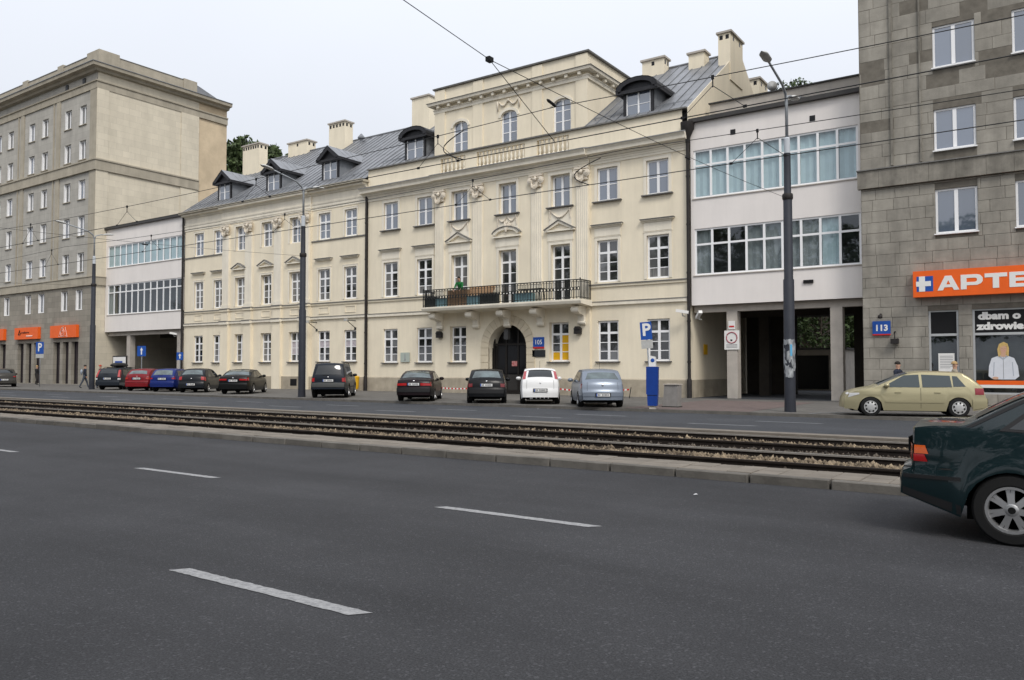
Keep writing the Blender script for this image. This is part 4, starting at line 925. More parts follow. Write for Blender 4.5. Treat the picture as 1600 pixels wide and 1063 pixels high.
# ------------------------------------------------------------------ pharmacy block on the right, stone by stone
RY, QX, QE = 37.7, -7.2, 16.0
rb = thing('apartment_block', 'weathered grey stone apartment block with a pharmacy at the right edge', 'building', (2, RY, .1))
rcols = [-3.50 + 2.88 * k for k in range(6)]; rw = 1.56
rrows = [(7.3, 9.2), (10.85, 12.62), (14.4, 16.2), (17.95, 19.75), (21.5, 23.3), (25.0, 26.8)]
opens = [(x - rw / 2, x + rw / 2, a, b) for x in rcols for a, b in rrows]
shops = [(-4.62, -3.50, .55, 4.06), (-3.0, 1.2, .55, 4.06), (2.0, 6.0, .55, 4.06)]
allo = opens + shops
mb = MB(); wall_holes(mb, QX, QE, .1, 30.0, RY + .035, allo, .32); mb.build('front_wall', MORTAR, rb)
MB().box(QX + .03, QE, RY + .5, RY + 16, .1, 29.9).build('inner_wall', ROOM, rb)
mb = MB(); mb.add([(QX, RY, .1), (QX, RY + 17, .1), (QX, RY + 17, 30), (QX, RY, 30)], [(0, 1, 2, 3)]); mb.build('side_wall', STONE_R, rb, fix=False)
rs = random.Random(23)
blocks = []
def course(z, h, x0, x1, lmin, lmax):
    x = x0 - rs.uniform(0, lmax * .6)
    while x < x1:
        L_ = rs.uniform(lmin, lmax); a, b = max(x, x0), min(x + L_, x1); x += L_
        segs = [(a, b)]
        for o in allo:
            if o[3] > z + .02 and o[2] < z + h - .02:
                ns = []
                for (p, q) in segs:
                    if o[1] <= p or o[0] >= q: ns.append((p, q))
                    else:
                        if p < o[0]: ns.append((p, o[0]))
                        if q > o[1]: ns.append((o[1], q))
                segs = ns
        for p, q in segs:
            if q - p > .06: blocks.append((p, q, z, h))
z = .1
while z < 9.5: h = rs.choice((.44, .47, .5)); h = min(h, 9.55 - z); course(z, h, QX, 5.0, .55, 1.0); z += h
z = 10.36
while z < 19.8: h = rs.choice((.55, .6, .5)); course(z, h, QX, 5.0, .8, 1.5); z += h
vis = [b for b in blocks if b[0] < 0.3 and b[2] < 17.5]; vis.sort(key=lambda b: b[0] - b[2] * .02); vis.sort(key=lambda b: -(b[1] - b[0]) * b[3]); own = set(vis[:300])
def stone(mb, p, q, z, h, y):
    g = .005; b_ = .012; d = rs.uniform(-.007, .007); f = y + d; j = lambda: rs.uniform(-.003, .003)
    o = [(p + g, z + g), (q - g, z + g), (q - g, z + h - g), (p + g, z + h - g)]; i = [(p + g + b_ + j(), z + g + b_ + j()), (q - g - b_ + j(), z + g + b_ + j()), (q - g - b_ + j(), z + h - g - b_ + j()), (p + g + b_ + j(), z + h - g - b_ + j())]
    mb.add([(x, y + .04, zz) for x, zz in o] + [(x, f + .008, zz) for x, zz in o] + [(x, f, zz) for x, zz in i], [(0, 1, 5, 4), (1, 2, 6, 5), (2, 3, 7, 6), (3, 0, 4, 7), (4, 5, 9, 8), (5, 6, 10, 9), (6, 7, 11, 10), (7, 4, 8, 11), (8, 9, 10, 11)])
rest = MB()
for bl in blocks:
    if bl in own: mb = MB(); stone(mb, *bl, RY + (.0 if bl[2] < 9.6 else .03)); mb.build('stone_block', STONE_R, rb)
    else: stone(rest, *bl, RY + (.0 if bl[2] < 9.6 else .03))
struct(rest.build('stone_blocks', STONE_RI, rb), 'stuff')
for x in rcols[:3]:
    for a, b in rrows:
        window(rb, x, a, b, rw - .01, RY + .10, 2, ((1.0, 1),), fr=.085, pane_mat=GLASSUP, mull=.14)
        MB().box(x - rw / 2 - .04, x + rw / 2 + .04, RY - .09, RY + .1, a - .05, a - .002).build('sill', WFRAME, rb)
x = QX - .05
lz0, lz1 = 9.56, 10.34
xs = [QX - .12]
while xs[-1] < 5: xs.append(xs[-1] + rs.uniform(.8, 1.3))
for a, b in zip(xs, xs[1:]): MB().box(a + .004, b - .004, RY - .16 + rs.uniform(-.005, .005), RY + .1, lz0, lz1).build('ledge_stone', STONE_RT, rb)
mb = MB(); mb.prism([(RY - .22, lz1 + .002), (RY + .1, lz1 + .002), (RY + .1, lz1 + .12), (RY - .22, lz1 + .05)], 'x', QX - .14, 6); mb.build('ledge_flashing', LEDGE, rb)
for xx, w_ in ((-5.95, .10), (-4.80, .06)): MB().box(xx, xx + w_, RY - .04, RY + .1, lz1 + .14, 28).build('wall_rib', STONE_RT, rb)
# pharmacy shop fronts
ALU = mat('pale_aluminium_frame', (.55, .56, .56), .4, metal=.4); INTER = mat('dim_shop_interior', (.035, .034, .033), .7, var=.4, scale=1.5)
for i, (a, b, z0, z1) in enumerate(shops):
    MB().box(a, b, RY + .34, RY + .36, z0, z1).build('shop_backing', INTER, rb)
    mb = MB(); mb.box(a, a + .08, RY + .10, RY + .2, z0, z1).box(b - .08, b, RY + .10, RY + .2, z0, z1).box(a + .08, b - .08, RY + .10, RY + .2, z1 - .06, z1).box(a + .08, b - .08, RY + .10, RY + .2, 2.98, 3.08).box(a + .08, b - .08, RY + .10, RY + .2, z0, z0 + .08); mb.build('shop_frame', ALU, rb)
    MB().box(a + .08, b - .08, RY + .15, RY + .16, z0 + .08, 2.98).build('shop_pane', CLEAR, rb)
    MB().box(a + .08, b - .08, RY + .15, RY + .16, 3.08, z1 - .06).build('shop_pane', SIGNBLACK, rb)
put_text('shop_lettering', 'dbam o', .40, SIGNWHITE, rb, Vector((-2.06, RY + .145, 3.76)) - rb.location, .022, 1.22)
put_text('shop_lettering', 'zdrowie', .40, SIGNWHITE, rb, Vector((-2.03, RY + .145, 3.34)) - rb.location, .022, 1.22)
MB().box(-4.28, -3.68, RY + .13, RY + .14, 1.3, 2.25).build('paper_notice', SIGNWHITE, rb)
mb = MB(); 
for k in range(8): mb.box(-4.22, -3.74 - (.1 if k == 7 else 0), RY + .126, RY + .129, 2.12 - k * .07, 2.14 - k * .07)
mb.build('notice_lines', mat('grey_print', (.25, .25, .26), .8), rb)
MB().box(-2.9, -1.0, RY + .12, RY + .135, .95, 1.12).build('shop_stripe', ORANGE, rb); MB().box(-2.9, -1.0, RY + .12, RY + .135, .82, .945).build('shop_stripe', SIGNWHITE, rb)
# poster of a person in a white jacket, a flat print standing behind the shop window
po = thing('window_poster', 'flat poster of a fair-haired person in a white jacket inside the pharmacy window', 'poster', (-1.95, RY + .122, .95))
def flat(name, pts, m, y): MB().prism([(x, z) for x, z in pts], 'y', y, y + .004).build(name, m, po, (0, 0, 0))
JK = mat('printed_white_jacket', (.66, .68, .72), .6, var=.06, scale=4); SK = mat('printed_skin', (.62, .38, .26), .6); HR = mat('printed_fair_hair', (.62, .43, .16), .6, var=.2, scale=20)
ell = lambda cx, cz, a, b, n=16: [(cx + a * math.cos(2 * math.pi * k / n), cz + b * math.sin(2 * math.pi * k / n)) for k in range(n)]
flat('hair', [(-.17, 1.22), (-.20, 1.45), (-.13, 1.66), (.02, 1.74), (.16, 1.67), (.21, 1.48), (.17, 1.24), (0, 1.18)], HR, .004)
flat('jacket', [(-.52, .35), (-.50, .75), (-.40, 1.08), (-.12, 1.20), (.12, 1.20), (.38, 1.08), (.50, .75), (.54, .35), (.40, .22), (-.36, .22)], JK, .008)
flat('neck', [(-.07, 1.14), (-.07, 1.34), (.09, 1.34), (.09, 1.14)], SK, -.002); flat('face', ell(.02, 1.46, .125, .175), SK, -.008); flat('fringe', [(-.12, 1.50), (-.1, 1.63), (.02, 1.67), (.14, 1.61), (.15, 1.52), (.05, 1.60)], HR, -.014)
for s in (-1, 1): flat('eye', ell(.02 + s * .05, 1.475, .016, .009, 8), PIPE, -.014)
flat('mouth', ell(.02, 1.385, .045, .016, 10), SIGNRED, -.014); flat('teeth', ell(.02, 1.39, .032, .007, 10), SIGNWHITE, -.02); flat('nose', [(.005, 1.42), (.04, 1.42), (.022, 1.475)], mat('printed_skin_shade', (.50, .28, .19), .6), -.014); flat('side_hair', [(-.15, 1.60), (-.19, 1.40), (-.16, 1.14), (-.09, 1.16), (-.11, 1.42), (-.09, 1.60)], HR, -.014); flat('side_hair', [(.17, 1.60), (.21, 1.42), (.19, 1.16), (.12, 1.18), (.135, 1.42), (.12, 1.60)], HR, -.014); flat('sleeve_fold', [(-.36, .36), (-.33, .36), (-.30, .92), (-.33, .92)], mat('printed_jacket_shade', (.40, .43, .48), .6), .004); flat('sleeve_fold', [(.33, .36), (.36, .36), (.33, .92), (.30, .92)], mat('printed_jacket_shade', (.40, .43, .48), .6), .004); flat('collar', [(-.14, 1.20), (.0, 1.06), (.14, 1.20), (.18, 1.16), (.0, 1.0), (-.18, 1.16)], mat('printed_jacket_shade', (.40, .43, .48), .6), .003); flat('hand', ell(-.28, .27, .11, .06, 10), SK, -.002); flat('zip', [(-.005, .25), (-.005, 1.14), (.012, 1.14), (.012, .25)], mat('grey_print', (.25, .25, .26), .8), .004)
# pharmacy sign
sg = MB().box(-5.12, 3.2, RY - .42, RY - .03, 4.62, 5.72).build('pharmacy_sign', ORANGE); tag(sg, 'long orange pharmacy sign with white capitals and a white cross on blue', 'sign')
MB().box(-4.98, -4.36, RY - .426, RY - .40, 4.85, 5.49).build('blue_square', SIGNBLUE, sg, (0, 0, 0))
mb = MB(); mb.box(-4.89, -4.66, RY - .432, RY - .41, 4.85, 5.49).box(-5.0, -4.44, RY - .434, RY - .412, 5.07, 5.28); mb.build('white_cross', SIGNWHITE, sg, (0, 0, 0))
GLY = {'A': [[(0, 0), (.20, 0), (.255, .12), (.545, .12), (.60, 0), (.80, 0), (.52, .60), (.28, .60)]], 'P': [[(0, 0), (.21, 0), (.21, .60), (0, .60)], [(.21, .46), (.52, .46), (.58, .42), (.58, .33), (.52, .29), (.21, .29), (.21, .16), (.58, .16), (.72, .22), (.78, .31), (.78, .46), (.70, .56), (.58, .60), (.21, .60)]],
       'T': [[(.28, 0), (.50, 0), (.50, .44), (.28, .44)], [(0, .44), (.78, .44), (.78, .60), (0, .60)]], 'E': [[(0, 0), (.21, 0), (.21, .60), (0, .60)], [(.21, 0), (.74, 0), (.74, .14), (.21, .14)], [(.21, .235), (.70, .235), (.70, .365), (.21, .365)], [(.21, .46), (.74, .46), (.74, .60), (.21, .60)]],
       'K': [[(0, 0), (.21, 0), (.21, .60), (0, .60)], [(.21, .25), (.55, 0), (.80, 0), (.42, .31), (.78, .60), (.53, .60), (.21, .36)]]}
for k, ch in enumerate('APTEKA'):
    mb = MB()
    for pg in GLY[ch]: mb.prism([(-4.20 + k * .85 + px_, 4.86 + pz_) for px_, pz_ in pg], 'y', RY - .432, RY - .41)
    lt = mb.build('letter', SIGNWHITE, sg, (0, 0, 0))
    if ch == 'A': MB().prism([(-4.20 + k * .85 + px_, 4.86 + pz_) for px_, pz_ in ((.33, .24), (.47, .24), (.40, .42))], 'y', RY - .434, RY - .41).build('counter', ORANGE, lt, (0, 0, 0))
# house number 113 with its lamp
hn = MB().box(-6.8, -6.08, RY - .07, RY - .02, 3.12, 3.68).build('house_number_sign', SIGNBLUE); tag(hn, 'blue enamel house number sign reading 113 on the grey stone', 'sign')
MB().box(-6.8, -6.08, RY - .075, RY - .021, 3.06, 3.118).build('red_edge', SIGNRED, hn, (0, 0, 0)); put_text('number', '113', .36, SIGNWHITE, hn, (-6.44, RY - .075, 3.37), .014, 1.0)
mb = MB(); mb.tube([(-6.44, RY, 3.98), (-6.44, RY - .3, 3.98), (-6.44, RY - .35, 3.85)], .025, 6); mb.lathe([(.02, .1), (.09, .06), (.1, -.06), (.02, -.08)], (-6.44, RY - .35, 3.85), 10); tag(mb.build('wall_lamp', PIPE, smooth=True), 'small dark wall lamp above the number 113', 'lamp')
mb = MB(); mb.tube([(-5.9, RY, 3.2), (-5.9, RY - .2, 3.2), (-5.9, RY - .2, 2.9)], .03, 6); mb.box(-6.05, -5.75, RY - .3, RY - .05, 2.68, 2.9); tag(mb.build('wall_light', PIPE), 'dark boxy wall light right of the number 113', 'lamp')
# house number 105 and name plate beside the gate
hn = MB().box(-25.24, -24.5, FR - .06, FR - .01, 2.86, 3.42).build('house_number_sign', SIGNBLUE); tag(hn, 'blue house number sign reading 105 beside the arched gate', 'sign')
MB().box(-25.24, -24.5, FR - .063, FR - .011, 2.76, 2.858).build('red_edge', SIGNRED, hn, (0, 0, 0)); put_text('number', '105', .38, SIGNWHITE, hn, (-24.87, FR - .065, 3.12), .003, .95)
tag(MB().box(-25.3, -24.42, FR - .05, FR - .01, 2.28, 2.68).build('name_plate', mat('dark_slate_plate', (.03, .033, .036), .35)), 'blank-looking dark plate under the number 105', 'plaque')
pq = tag(MB().box(-35.72, -34.95, F - .08, F - .03, 2.03, 2.65).build('glass_plaque', mat('greenish_glass_plaque', (.42, .47, .42), .15)), 'pale glass plaque between two ground-floor windows', 'plaque')
MB().prism([(-35.40, 2.12), (-35.26, 2.12), (-35.30, 2.3), (-35.31, 2.55), (-35.35, 2.55), (-35.36, 2.3)], 'y', F - .085, F - .079).build('emblem', mat('grey_print', (.25, .25, .26), .8), pq, (0, 0, 0))
# ------------------------------------------------------------------ cars
TYRE = mat('tyre_rubber', (.012, .012, .012), .85); RIM = mat('alloy_rim', (.42, .42, .42), .35, metal=.75); CAPM = mat('silver_hubcap', (.48, .48, .47), .4, metal=.3)
CARGLASS = mat('tinted_car_glass', (.010, .013, .014), .03, ior=1.6, spec=.5); CARGLASS2 = mat('pale_car_glass', (.12, .16, .165), .04, ior=1.7, spec=.5, col2=(.03, .04, .04), scale=1.6)  # the pale glass has the rear windows' light reflection painted into its colour
BLACKPL = mat('black_car_plastic', (.016, .016, .017), .55); REDL = mat('red_tail_lamp', (.36, .012, .014), .2, coat=.5); WHL = mat('clear_lamp_lens', (.62, .62, .62), .15, coat=.5); ORL = mat('amber_lamp_lens', (.60, .10, .015), .2, coat=.5)
PLATE = mat('white_number_plate', (.68, .68, .66), .5); UNDER = mat('car_underbody_black', (.006, .006, .006), .9); CHROME = mat('chrome_trim', (.65, .65, .66), .18, metal=.9)
GAPM = mat('dark_panel_gap', (.008, .008, .008), .7)
def catmull(pts, n):
    out = []
    P = [pts[0]] + list(pts) + [pts[-1]]
    for i in range(1, len(P) - 2):
        p0, p1, p2, p3 = P[i - 1], P[i], P[i + 1], P[i + 2]; m = max(1, int(n * math.dist(p1, p2)))
        for k in range(m):
            t = k / m; out.append(tuple(.5 * (2 * b + (c - a) * t + (2 * a - 5 * b + 4 * c - d) * t * t + (3 * b - a - 3 * c + d) * t ** 3) * 1.0 for a, b, c, d in zip(p0, p1, p2, p3)))
    out.append(tuple(pts[-1])); return out
class Car:
    """x runs from the tail (0) to the nose (L), z up, y to the car's left; silhouette swept across the width"""
    def __init__(s, sil, Wd, belt, xr, xf, r, tumble=.30, crown=.045, flare=0.0, arch=.055, bump=0.0):
        s.sil = sil; s.W = Wd / 2; s.belt = belt; s.xr, s.xf, s.r = xr, xf, r; s.t = tumble; s.crown = crown; s.flare = flare; s.arch = arch; s.bump = bump; s.sharp = 62
        c = catmull(sil, 14); o = [c[0]]
        for p in c[1:]:
            if math.dist(p, o[-1]) < .012: continue
            o.append((max(p[0], o[-1][0] + .0015), p[1]))
        s.c = o; s.L = o[-1][0]
        n = len(o); s.n = []
        for i in range(n):
            a, b = o[max(0, i - 1)], o[min(n - 1, i + 1)]; d = math.hypot(b[0] - a[0], b[1] - a[1]); s.n.append((-(b[1] - a[1]) / d, (b[0] - a[0]) / d))
    def ys(s, x, z):
        w = s.W; e = .75
        if x < e: w *= 1 - .11 * ((e - x) / e) ** 2.2
        q = s.L - 1.0
        if x > q: w *= 1 - .17 * ((x - q) / 1.0) ** 2.2
        if z > s.belt: w -= s.t * (z - s.belt) * (1 - .12 * math.exp(-(z - s.belt) * 14))
        elif z > s.belt - .12: w -= .012 * (1 - (s.belt - z) / .12)
        if .60 < z < s.belt: w -= .035 * ((z - .60) / (s.belt - .60)) ** 2
        elif z >= s.belt: w -= .035
        if z < .5: w -= .16 * (.5 - z) ** 1.3
        w -= .018 * math.exp(-((z - (s.belt - .30)) / .05) ** 2) * .5
        if s.bump and z < .66 and x < s.xr - s.r - s.arch + .02: w += s.bump * min(1, (.66 - z) / .02)
        for xw in (s.xr, s.xf):
            d = math.hypot(x - xw, z - s.r); R_ = s.r + s.arch
            if d < R_ + .10: w += s.flare * max(0, 1 - abs(d - R_) / .10)
        return w
    def low(s, x):
        z = .20
        for xw in (s.xr, s.xf):
            R_ = s.r + s.arch; d = abs(x - xw)
            if d < R_: z = max(z, s.r * .9 + math.sqrt(R_ * R_ - d * d) * 1.0 - (0 if d < R_ * .98 else .0))
        z0 = s.sil[0][1]; xe = s.xr - s.r - s.arch
        if x < xe: z = max(z, z0 + (.21 - z0) * x / xe)
        if x > s.L - .3: z = max(z, .24)
        return z
    def S(s, i, k, off=0.0):
        x, z = s.c[i]; nx, nz = s.n[i]; y = s.ys(x, z) * k; cr = (s.crown + .05 * abs(nx)) * (1 - abs(k) ** 2.4) + off
        return (x + nx * cr, y, z + nz * cr)
    def body(s, m):
        cols = s.c; nz = 12; bm = MB()
        ks = [-1, -.965, -.9, -.75, -.5, -.2, .2, .5, .75, .9, .965, 1]
        n = len(cols); bm.add([s.S(i, k) for i in range(n) for k in ks], [(i * 12 + j, (i + 1) * 12 + j, (i + 1) * 12 + j + 1, i * 12 + j + 1) for i in range(n - 1) for j in range(11)])
        for sd in (-1, 1):
            vs = []
            for (x, zt) in cols:
                zl = min(s.low(x), zt - .01)
                for j in range(nz + 1): z = zl + (zt - zl) * j / nz; vs.append((x, sd * s.ys(x, z), z))
            bm.add(vs, [(i * (nz + 1) + j, (i + 1) * (nz + 1) + j, (i + 1) * (nz + 1) + j + 1, i * (nz + 1) + j + 1) for i in range(n - 1) for j in range(nz)])
        me = bm.mesh('body', m, smooth=True, fix=False)
        b = bmesh.new(); b.from_mesh(me); bmesh.ops.remove_doubles(b, verts=b.verts, dist=.0008); bmesh.ops.recalc_face_normals(b, faces=b.faces); b.to_mesh(me); b.free()
        me.polygons.foreach_set('use_smooth', [True] * len(me.polygons)); me.set_sharp_from_angle(angle=R(s.sharp)); return me
    def idx(s, lo, hi, rear=True):
        """silhouette samples with z in lo..hi on the tail (rear) or nose side"""
        top = max(range(len(s.c)), key=lambda i: s.c[i][1])
        rng = range(0, top) if rear else range(top, len(s.c)); return [i for i in rng if lo <= s.c[i][1] <= hi]
    def patch(s, ids, k0, k1, off, nk=10, th=0.0, taper=0.0):
        mb = MB(); m = len(ids); vs = []
        for q, i in enumerate(ids):
            f = 1 - taper * q / max(1, m - 1)
            for j in range(nk + 1): vs.append(s.S(i, (k0 + (k1 - k0) * j / nk) * f, off))
        mb.add(vs, [(q * (nk + 1) + j, (q + 1) * (nk + 1) + j, (q + 1) * (nk + 1) + j + 1, q * (nk + 1) + j + 1) for q in range(m - 1) for j in range(nk)]); return mb
    def sidepatch(s, quad, sd, off, n=8, mb=None):
        (xa, za), (xb, zb), (xc, zc), (xd, zd) = quad; mb = mb or MB()
        def f(u, v):
            x = (xa * (1 - u) + xb * u) * (1 - v) + (xd * (1 - u) + xc * u) * v; z = (za * (1 - u) + zb * u) * (1 - v) + (zd * (1 - u) + zc * u) * v
            return (x, sd * (s.ys(x, z) + off), z)
        return mb.grid(f, n, n)
WHEELS = {}
def wheel_meshes(r, spokes, capstyle):
    k = (r, spokes, capstyle)
    if k in WHEELS: return WHEELS[k]
    w = .10
    ty = MB().lathe([(r * .64, -w), (r * .70, -w - .012), (r * .93, -w - .006), (r, -w * .75), (r, w * .75), (r * .93, w + .006), (r * .70, w + .012), (r * .64, w)], n=36, axis='y', cap=False).mesh('tyre', TYRE, smooth=True, angle=35)
    mb = MB(); ri = r * .655
    mb.lathe([(ri, -.05), (ri + .004, w + .004), (ri - .022, w + .004), (ri - .03, w - .03), (ri - .03, -.05)], n=36, axis='y', cap=False)
    if capstyle == 'cap':
        n = 36; mb.lathe([(ri - .025, w - .012), (ri * .72, w + .012), (ri * .3, w + .016), (.01, w + .018)], n=n, axis='y')
        mb.cur = 1
        for q in range(spokes): a = 2 * math.pi * q / spokes; mb.lathe([(.025, w + .008), (.03, w + .017), (.004, w + .018)], (ri * .74 * math.cos(a), 0, ri * .74 * math.sin(a)), 8, 'y')
    else:
        for q in range(spokes):
            a0 = 2 * math.pi * q / spokes
            for da in ((-.11, .11) if capstyle == 'double' else (0,)):
                pts = []
                for t, wd in ((.14, .055), (.45, .034), (.80, .030), (.97, .046)):
                    a = a0 + da * (1 if t > .4 else .5); rad = ri * t; ca, sa = math.cos(a), math.sin(a); wd *= r / .31 * (.50 if capstyle == 'double' else 1.35)
                    pts.append([(rad * ca - sa * wd, rad * sa + ca * wd), (rad * ca + sa * wd, rad * sa - ca * wd), w - .004 - .016 * t])
                vs = []
                for (a_, b_, d_) in pts: vs += [(a_[0], d_, a_[1]), (b_[0], d_, b_[1]), (a_[0] * .98, d_ - .045, a_[1] * .98), (b_[0] * .98, d_ - .045, b_[1] * .98)]
                fs = []
                for t in range(3): b4 = t * 4; fs += [(b4, b4 + 1, b4 + 5, b4 + 4), (b4 + 1, b4 + 3, b4 + 7, b4 + 5), (b4 + 2, b4, b4 + 4, b4 + 6)]
                mb.add(vs, fs)
        mb.lathe([(ri * .27, w - .06), (ri * .27, w - .008), (ri * .17, w + .004), (.01, w + .004)], n=16, axis='y')
        mb.cur = 1; mb.lathe([(ri - .03, 0.0), (.01, .0)], n=20, axis='y'); mb.lathe([(ri * .15, w + .0045), (ri * .14, w + .007), (.01, w + .007)], n=14, axis='y')
    rim = mb.mesh('rim', [CAPM if capstyle == 'cap' else RIM, UNDER], smooth=True, angle=35); WHEELS[k] = (ty, rim); return ty, rim
def make_car(name, label, cat, car, paint, pos, heading, rearwin, lights, plate, sides, frontwin=None, spokes=8, capstyle='cap', bumper=None, z0=.1, extras=None, glass=None, rear_glass=None, mirrors=True, handles=(), group='parked cars', mould=None, roofrails=False, scale=1.0):
    g = glass or CARGLASS
    t = thing(name, label, cat, (pos[0], pos[1], z0), heading, group)
    t.scale = (scale,) * 3; ox = -car.xr            # origin under the rear axle
    put('body', car.body(paint), t, (ox, 0, 0))
    ub = MB(); ub.box(.55, car.L - .25, -car.W + .27, car.W - .27, .17, min(.72, car.belt - .1)); ub.box(car.xr + car.r + .1, car.xf - car.r - .1, -car.W + .06, car.W - .06, .19, .5); ub.build('underbody', UNDER, t, (ox, 0, 0))
    if rearwin:
        ids = car.idx(rearwin[0], rearwin[1]); car.patch(ids, -rearwin[2], rearwin[2], .006, taper=rearwin[3] if len(rearwin) > 3 else 0).build('rear_window', rear_glass or g, t, (ox, 0, 0), smooth=True)
    if frontwin:
        ids = car.idx(frontwin[0], frontwin[1], False); car.patch(ids, -frontwin[2], frontwin[2], .006).build('windscreen', g, t, (ox, 0, 0), smooth=True)
    for sd in (-1, 1):
        for q in sides: car.sidepatch(q, sd, .006).build('side_window', g, t, (ox, 0, 0), smooth=True)
        for (zl, zh, k0, k1, m_, dx) in lights:
            ids = car.idx(zl, zh); mb = car.patch(ids, sd * k0, sd * k1, .012, 5)
            if dx:
                x0 = car.c[ids[0]][0] + .004; x1 = car.c[ids[-1]][0] + .004
                car.sidepatch([(x0, zl), (x0 + dx, zl), (x1 + dx, zh), (x1, zh)], sd, .008, 5, mb)
            mb.build('tail_light', m_, t, (ox, 0, 0), smooth=True, angle=50)
        ty, rm = wheel_meshes(car.r, spokes, capstyle)
        for xw in (car.xr, car.xf):
            wv = bpy.data.objects.new('wheel', None); C.objects.link(wv); wv.parent = t; wv.location = (xw + ox, sd * (car.W - .105), car.r); wv.empty_display_size = .1
            if sd < 0: wv.rotation_euler = (0, 0, math.pi)
            put('tyre', ty, wv, (0, 0, 0)); o = put('rim', rm, wv, (0, 0, 0)); o.rotation_euler = (0, random.uniform(0, 2), 0)
        # headlamp on the nose
        zf = car.belt - .27
        ids = car.idx(zf - .06, zf + .10, False)
        if len(ids) > 1:
            mb = car.patch(ids, sd * .58, sd * .99, .008, 4); xa = car.c[ids[0]][0]; car.sidepatch([(xa - .30, zf + .05), (car.c[ids[-1]][0] - .01, zf - .06), (xa - .005, zf + .09), (xa - .30, zf + .10)], sd, .006, 4, mb); mb.build('headlight', WHL, t, (ox, 0, 0), smooth=True, angle=50)
        if mirrors:
            xm = sides[-1][1][0] - .12; zm = car.belt + .06; y = car.ys(xm, zm)
            MB().lathe([(.02, -.11), (.075, -.07), (.085, .03), (.06, .10), (.01, .12)], (0, 0, 0), 10, 'y').build('mirror', paint if paint.name != 'x' else BLACKPL, t, (xm + ox, sd * (y + .13), zm + .02), smooth=True)
        for (hx, hz) in handles: MB().box(-.09, .09, -.012, .022, -.014, .014).build('door_handle', paint, t, (hx + ox, sd * (car.ys(hx, hz) + .004), hz))
        # door shut lines and sill
        mb = MB()
        for gx in [q[1][0] + .06 for q in sides[:-1]] + [sides[-1][1][0] + .02]:
            if car.low(gx) < .3: car.sidepatch([(gx - .005, .28), (gx + .005, .28), (gx + .005, car.belt - .01), (gx - .005, car.belt - .01)], sd, .003, 6, mb)
        if mb.v: mb.build('door_gap', GAPM, t, (ox, 0, 0))
        if mould: car.sidepatch([(car.xr + car.r + .12, mould[0]), (car.xf - car.r - .12, mould[0]), (car.xf - car.r - .12, mould[0] + .07), (car.xr + car.r + .12, mould[0] + .07)], sd, .012, 10).build('side_moulding', mould[1], t, (ox, 0, 0), smooth=True)
    if bumper:
        for (zl, zh, m_) in bumper:
            ids = car.idx(zl, zh); mb = car.patch(ids, -1, 1, .022, 14); x0 = car.c[ids[0]][0] + .002
            for sd in (-1, 1): car.sidepatch([(x0, max(zl, car.sil[0][1])), (car.xr - car.r - car.arch - .02, zl - .08), (car.xr - car.r - car.arch - .02, zh), (x0, zh)], sd, .018, 6, mb)
            mb.build('bumper', m_, t, (ox, 0, 0), smooth=True, angle=50)
    if plate:
        i = min(car.idx(0, car.belt), key=lambda i: abs(car.c[i][1] - plate)); p = car.S(i, 0, .03)
        pl_ = MB().box(-.012, .004, -.26, .26, -.056, .056).build('number_plate', PLATE, t, (p[0] + ox, 0, plate))
        mb = MB()
        for q in range(8):
            if q != 2: mb.box(-.0135, -.0122, .165 - q * .053, .197 - q * .053, -.036, .036)
        struct(mb.build('plate_marks', mat('grey_plate_characters', (.12, .12, .13), .6), pl_, (0, 0, 0)), 'stuff')
        MB().box(-.0135, -.0125, .22, .258, -.054, .054).build('plate_band', SIGNBLUE, pl_, (0, 0, 0))
        mb = MB(); mb.box(-.01, .0, -.30, .30, -.075, .075); mb.build('plate_recess', BLACKPL, t, (p[0] + ox + .004, 0, plate))
    if rearwin and bumper is not False:        # hatch or boot shut lines and a dark lower valance
        lo_ = [i for i in car.idx(.64, rearwin[0] - .03)]
        for sd in (-1, 1): car.patch(lo_, sd * .745, sd * .757, .004, 1).build('boot_gap', GAPM, t, (ox, 0, 0))
        i3 = [min(range(len(car.c) // 2), key=lambda i: abs(car.c[i][1] - z_)) for z_ in (.630, .645)]
        if i3[1] > i3[0]: car.patch(range(i3[0], i3[1] + 1), -.75, .75, .004, 8).build('boot_gap', GAPM, t, (ox, 0, 0))
        car.patch(car.idx(car.sil[0][1] - .01, car.sil[0][1] + .075), -.97, .97, .010, 10).build('lower_valance', BLACKPL, t, (ox, 0, 0), smooth=True)
    if roofrails:
        mb = MB()
        for sd in (-1, 1):
            xs = [car.xr - .1 + i * .22 for i in range(10)]
            zr = lambda x: max(z for xx, z in car.c if abs(xx - x) < .12)
            mb.tube([(x, sd * (car.ys(x, zr(x)) - .03), zr(x) + (.02 if i in (0, 9) else .07)) for i, x in enumerate(xs)], .018, 6)
        mb.build('roof_rail', BLACKPL, t, (ox, 0, 0))
    if extras: extras(t, car, ox)
    return t
def paint(name, c, m=0.0): return mat(name, c, .28, metal=m, coat=.06, spec=.16)
